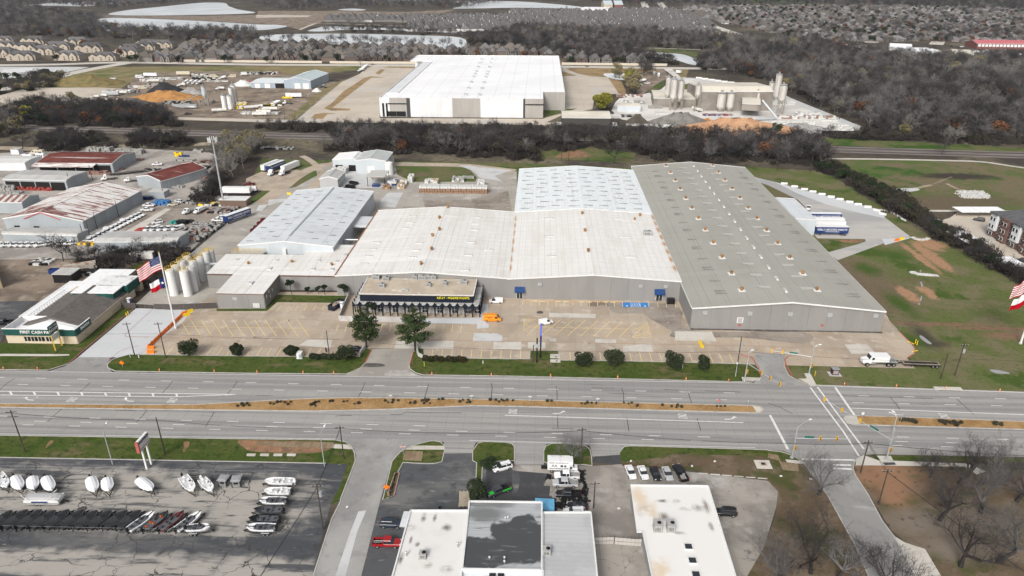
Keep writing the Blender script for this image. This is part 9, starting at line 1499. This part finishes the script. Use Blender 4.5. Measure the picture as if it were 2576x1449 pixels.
# planter bed
t=thing('brick_planter','long brick-edged planting bed beside the side street','planter',T(1,3,1390,530));P_=[p-t.location for p in TP(1,3,1400,415,1435,408,1442,430,1390,640,1355,658,1328,645,1332,610,1395,425)];bm_=MB();k=0
bme=MB().box(0,0,0,.38,.22,.25).mesh('brick',mat('pink_brick',(.36,.24,.21),.9,coords='Object',rand=.4))
for a,c_ in zip(P_,P_[1:]+P_[:1]):
 n=max(1,int((c_-a).length/.42));rz=math.atan2((c_-a).y,(c_-a).x)
 for i in range(n):q=a.lerp(c_,(i+.5)/n);link('brick',bme,t,(q.x,q.y,.03),rz)
MB().prism([(p.x,p.y)for p in P_],0,.12).build('soil',M_brown,t);b=MB();leafcloud(b,random.Random(8),[(P_[0].lerp(P_[4],k_/6).x,P_[0].lerp(P_[4],k_/6).y,.3,.5,.3)for k_ in range(7)],400,.09);b.build('low_plants',Lf['shrub'],t)
# median planting
mb=MB();leafcloud(mb,random.Random(4),[(0,0,.35,.45,.4)],220,.12);MBm=mb.mesh('p',leafm('median_shrub',(.05,.052,.038),(.08,.072,.05)))
ms=[(0,x,y)for x,y in((2392,1192),(2450,1190),(2508,1186),(2436,1172),(2488,1168))]+[(1,x,y)for x,y in((145,1165),(180,1172),(215,1155),(250,1150),(290,1155),(350,1150),(320,1175),(580,1172),(600,1155),(630,1148),(555,1182),(598,1190),(770,1142),(745,1146),(880,1148),(915,1142),(990,1170),(1035,1165),(1330,1155),(1370,1158),(1380,1135),(1430,1137),(1300,1140),(1553,1160),(1600,1142),(1597,1162),(1670,1140),(1700,1132),(1735,1128),(1715,1145),(1690,1165),(1750,1165),(1838,1125),(1878,1123),(2050,1150),(2082,1132),(2135,1132),(2150,1155),(2120,1158),(2357,1130),(2412,1132),(2470,1130),(2445,1150),(2525,1136),(2490,1140))]+[(2,x,y)for x,y in((8,1138),(355,1142),(397,1140),(700,1168),(735,1172),(757,1160),(800,1162),(850,1165),(1126,1160),(1172,1168),(1205,1160),(1260,1190),(1512,1184),(1605,1196),(1665,1186),(1655,1205),(1705,1202),(2062,1195),(2100,1193),(2142,1195))]+[(3,x,y)for x,y in((1335,1340),(1370,1335),(1410,1340),(1450,1348),(1480,1358),(1730,1350),(1765,1360),(1800,1352),(1835,1365),(1870,1356),(1905,1372),(1940,1362),(1780,1375),(1890,1385),(2285,1375),(2340,1382))]
for i,(c_,cx,cy)in enumerate(sorted(ms)):t=thing('median_bush','small dark tufted bush, '+ordn(i)+' from the left on the sandy median','bush',T(c_,2,cx,cy,.12),rq.uniform(0,6),'bushes on the median');s_=rq.uniform(.55,1.0)*(1.5 if c_==3 else 1);t.scale=(s_,s_,s_);link('leaves',MBm,t)
# people
def person(label,p,rz,shirt,trousers,bend=0):
 t=thing('person',label,'person',p,rz);me=bpy.data.meshes.new('body');V_=[(0,0,.92),(0,0,1.15),(0,0,1.4),(.02+bend*.3,0,1.52),(.04+bend*.4,0,1.64),(0,.2,1.38),(.05,.26,1.12),(.15,.25,.9),(0,-.2,1.38),(.05,-.26,1.12),(.15,-.25,.9),(0,.1,.88),(.06,.12,.48),(0,.12,.08),(.12,.13,.03),(0,-.1,.88),(-.05,-.12,.48),(-.1,-.12,.08),(.02,-.13,.03)]
 V_=[(x+bend*max(0,z_-.92)*.6,y,z_-bend*max(0,z_-.92)*.25)for x,y,z_ in V_];E_=[(0,1),(1,2),(2,3),(3,4),(2,5),(5,6),(6,7),(2,8),(8,9),(9,10),(0,11),(11,12),(12,13),(13,14),(0,15),(15,16),(16,17),(17,18)];rad=[.15,.15,.16,.055,.1,.07,.05,.035,.07,.05,.035,.1,.07,.045,.04,.1,.07,.045,.04]
 me.from_pydata(V_,E_,[]);me.skin_vertices.new(name='s')if hasattr(me.skin_vertices,'new')else None;o=link('body',me,t);o.modifiers.new('skin','SKIN')
 if not me.skin_vertices:
  bm=bmesh.new();bm.from_mesh(me);bm.verts.layers.skin.verify();bm.to_mesh(me);bm.free()
 for v,r_ in zip(me.skin_vertices[0].data,rad):v.radius=(r_,r_)
 me.skin_vertices[0].data[0].use_root=True;sd=o.modifiers.new('smooth','SUBSURF');sd.levels=sd.render_levels=1;me.materials.append(shirt)
 hx=.04+bend*.85;MB().sphere((hx,0,1.68-bend*.2),.12,8,6).build('hair',K_black,t);MB().tube((0,.11,.1),(.02,.11,.86),.085,.12,8).tube((-.05,-.11,.1),(0,-.11,.86),.085,.12,8).build('trousers',trousers,t)
person('person in dark clothes standing by the hedge on the store lot',T(1,2,708,648),1.5,K_black,K_black);person('person in a grey shirt standing beside the bushy tree',T(1,2,840,640),1.5,paint('grey_shirt',.3),paint('blue_trousers',(.03,.05,.1)));person('person in black bending over by the shop wall',T(1,3,1850,790),-1.2,K_black,paint('dark_trousers',(.03,.03,.035)),.5)
# hydrants and small posts, litter
for i,(c_,cx,cy,m_,lb)in enumerate(((0,1400,705,St_wht,'white fire hydrant near the end of the white drive'),(1,2285,760,St_wht,'white fire hydrant on the right verge'),(1,1694,790,paint('lime_marker',(.5,.6,.05)),'lime marker post right of the store driveway'),(3,470,885,Ye,'yellow marker post by the signal corner'),(2,1715,810,St_wht,'leaning white board by the third live oak'),(0,1312,700,St_wht,'thin white post at the end of the white drive'))):t=thing('marker_post' if i>1 else 'fire_hydrant',lb,'post' if i>1 else 'fire hydrant',T(c_,2,cx,cy));MB().tube((0,0,0),(0,0,1.6 if i>1 else .75),.14 if i<2 else .08,n=8).build('post_body',m_,t);MB().sphere((0,0,.8 if i<2 else 1.6),.17 if i<2 else .09,8,5).build('cap',m_,t)
t=thing('ground_box','pale concrete vault covers beside the pylon sign','vault',T(2,2,435,710));MB().box(0,1.2,0,3,2.2,.25).box(0,-1.6,0,3,1.6,.2).build('slab',M_slab,t);MB().tube((.2,.6,.25),(.2,.6,.3),.35,n=10).tube((.4,-1.8,.2),(.4,-1.8,.26),.35,n=10).build('cover',W_brn,t)
t=thing('drain_inlet','concrete storm inlet at the north kerb on the right','drain',T(3,2,1810,1018));MB().box(0,0,.1,7.5,1.6,.18).build('slab',M_slab,t);MB().box(0,-.85,0,6,.15,.1).build('opening',K_black,t)
t=thing('drain_box','square concrete drain box on the brown verge','drain',T(2,3,2525,330));MB().box(0,0,.05,3.6,3.0,.15).build('slab',M_slab,t);MB().box(0,0,.2,1.6,1.4,.12).build('rim',M_tanconc,t);MB().box(0,0,.3,.9,.8,.05).build('opening',K_black,t)
def rocks(label,P_,n,w,s_=.35):
 r_=random.Random(n);b=MB()
 for i in range(n):k=r_.random()*(len(P_)-1);a=P_[int(k)].lerp(P_[min(int(k)+1,len(P_)-1)],k%1);b.sphere((a.x+r_.uniform(-w,w),a.y+r_.uniform(-w,w),s_*.4),s_*r_.uniform(.6,1.3),6,4,jit=.3,rnd=r_)
 tag(b.build('rock_line',Conc),label,'rocks',kind='stuff')
rocks('line of pale rocks across the eroded soil strip',TP(3,1,1450,1295,1520,1315,1690,1328),260,.8);rocks('line of pale rocks at the tip of the dock yard',TP(3,1,1455,945,1500,965,1560,968,1615,955),220,.6);rocks('line of pale rocks along the hedgerow foot',TP(3,1,1110,668,1200,675,1280,710,1380,775),220,.5);rocks('rubble bed of pale rocks in the basin',TP(3,1,1975,500,2120,500,2120,525,1980,525),700,4,.5)
for c_,cx,cy in((3,130,447),(3,430,475),(2,1073,773),(1,918,757),(2,1197,295),(2,1810,345),(2,2040,298)):t=thing('litter','scrap of white litter lying on the ground','litter',T(c_,3,cx,cy),rq.uniform(0,3),'white litter');MB().box(0,0,.06,.6,.4,.1).box(.1,.1,.16,.3,.2,.06).build('scrap_body',St_wht,t)
for cx,cy,rz,lb in((1435,552,-60,'yellow parking block at the edge of the right lot, farther one'),(1480,637,20,'yellow parking block at the edge of the right lot, nearer one')):t=thing('parking_block',lb,'parking block',T(3,2,cx,cy),R(rz));MB().box(0,0,.04,2.2,.22,.18,taper=.9).build('block_body',Ye,t)
# ------------------------------------------------------------------ air
hz=mat('haze_air',.5);nt=hz.node_tree;nt.nodes.clear();vo=nt.nodes.new('ShaderNodeVolumePrincipled');mo=nt.nodes.new('ShaderNodeOutputMaterial');vo.inputs['Color'].default_value=(.80,.88,1,1);vo.inputs['Density'].default_value=.00004;vo.inputs['Anisotropy'].default_value=.2;nt.links.new(vo.outputs[0],mo.inputs['Volume'])
tag(MB().box(0,4200,-1,12200,9800,120).build('haze',hz),'thin pale haze over the whole scene','haze',kind='stuff')
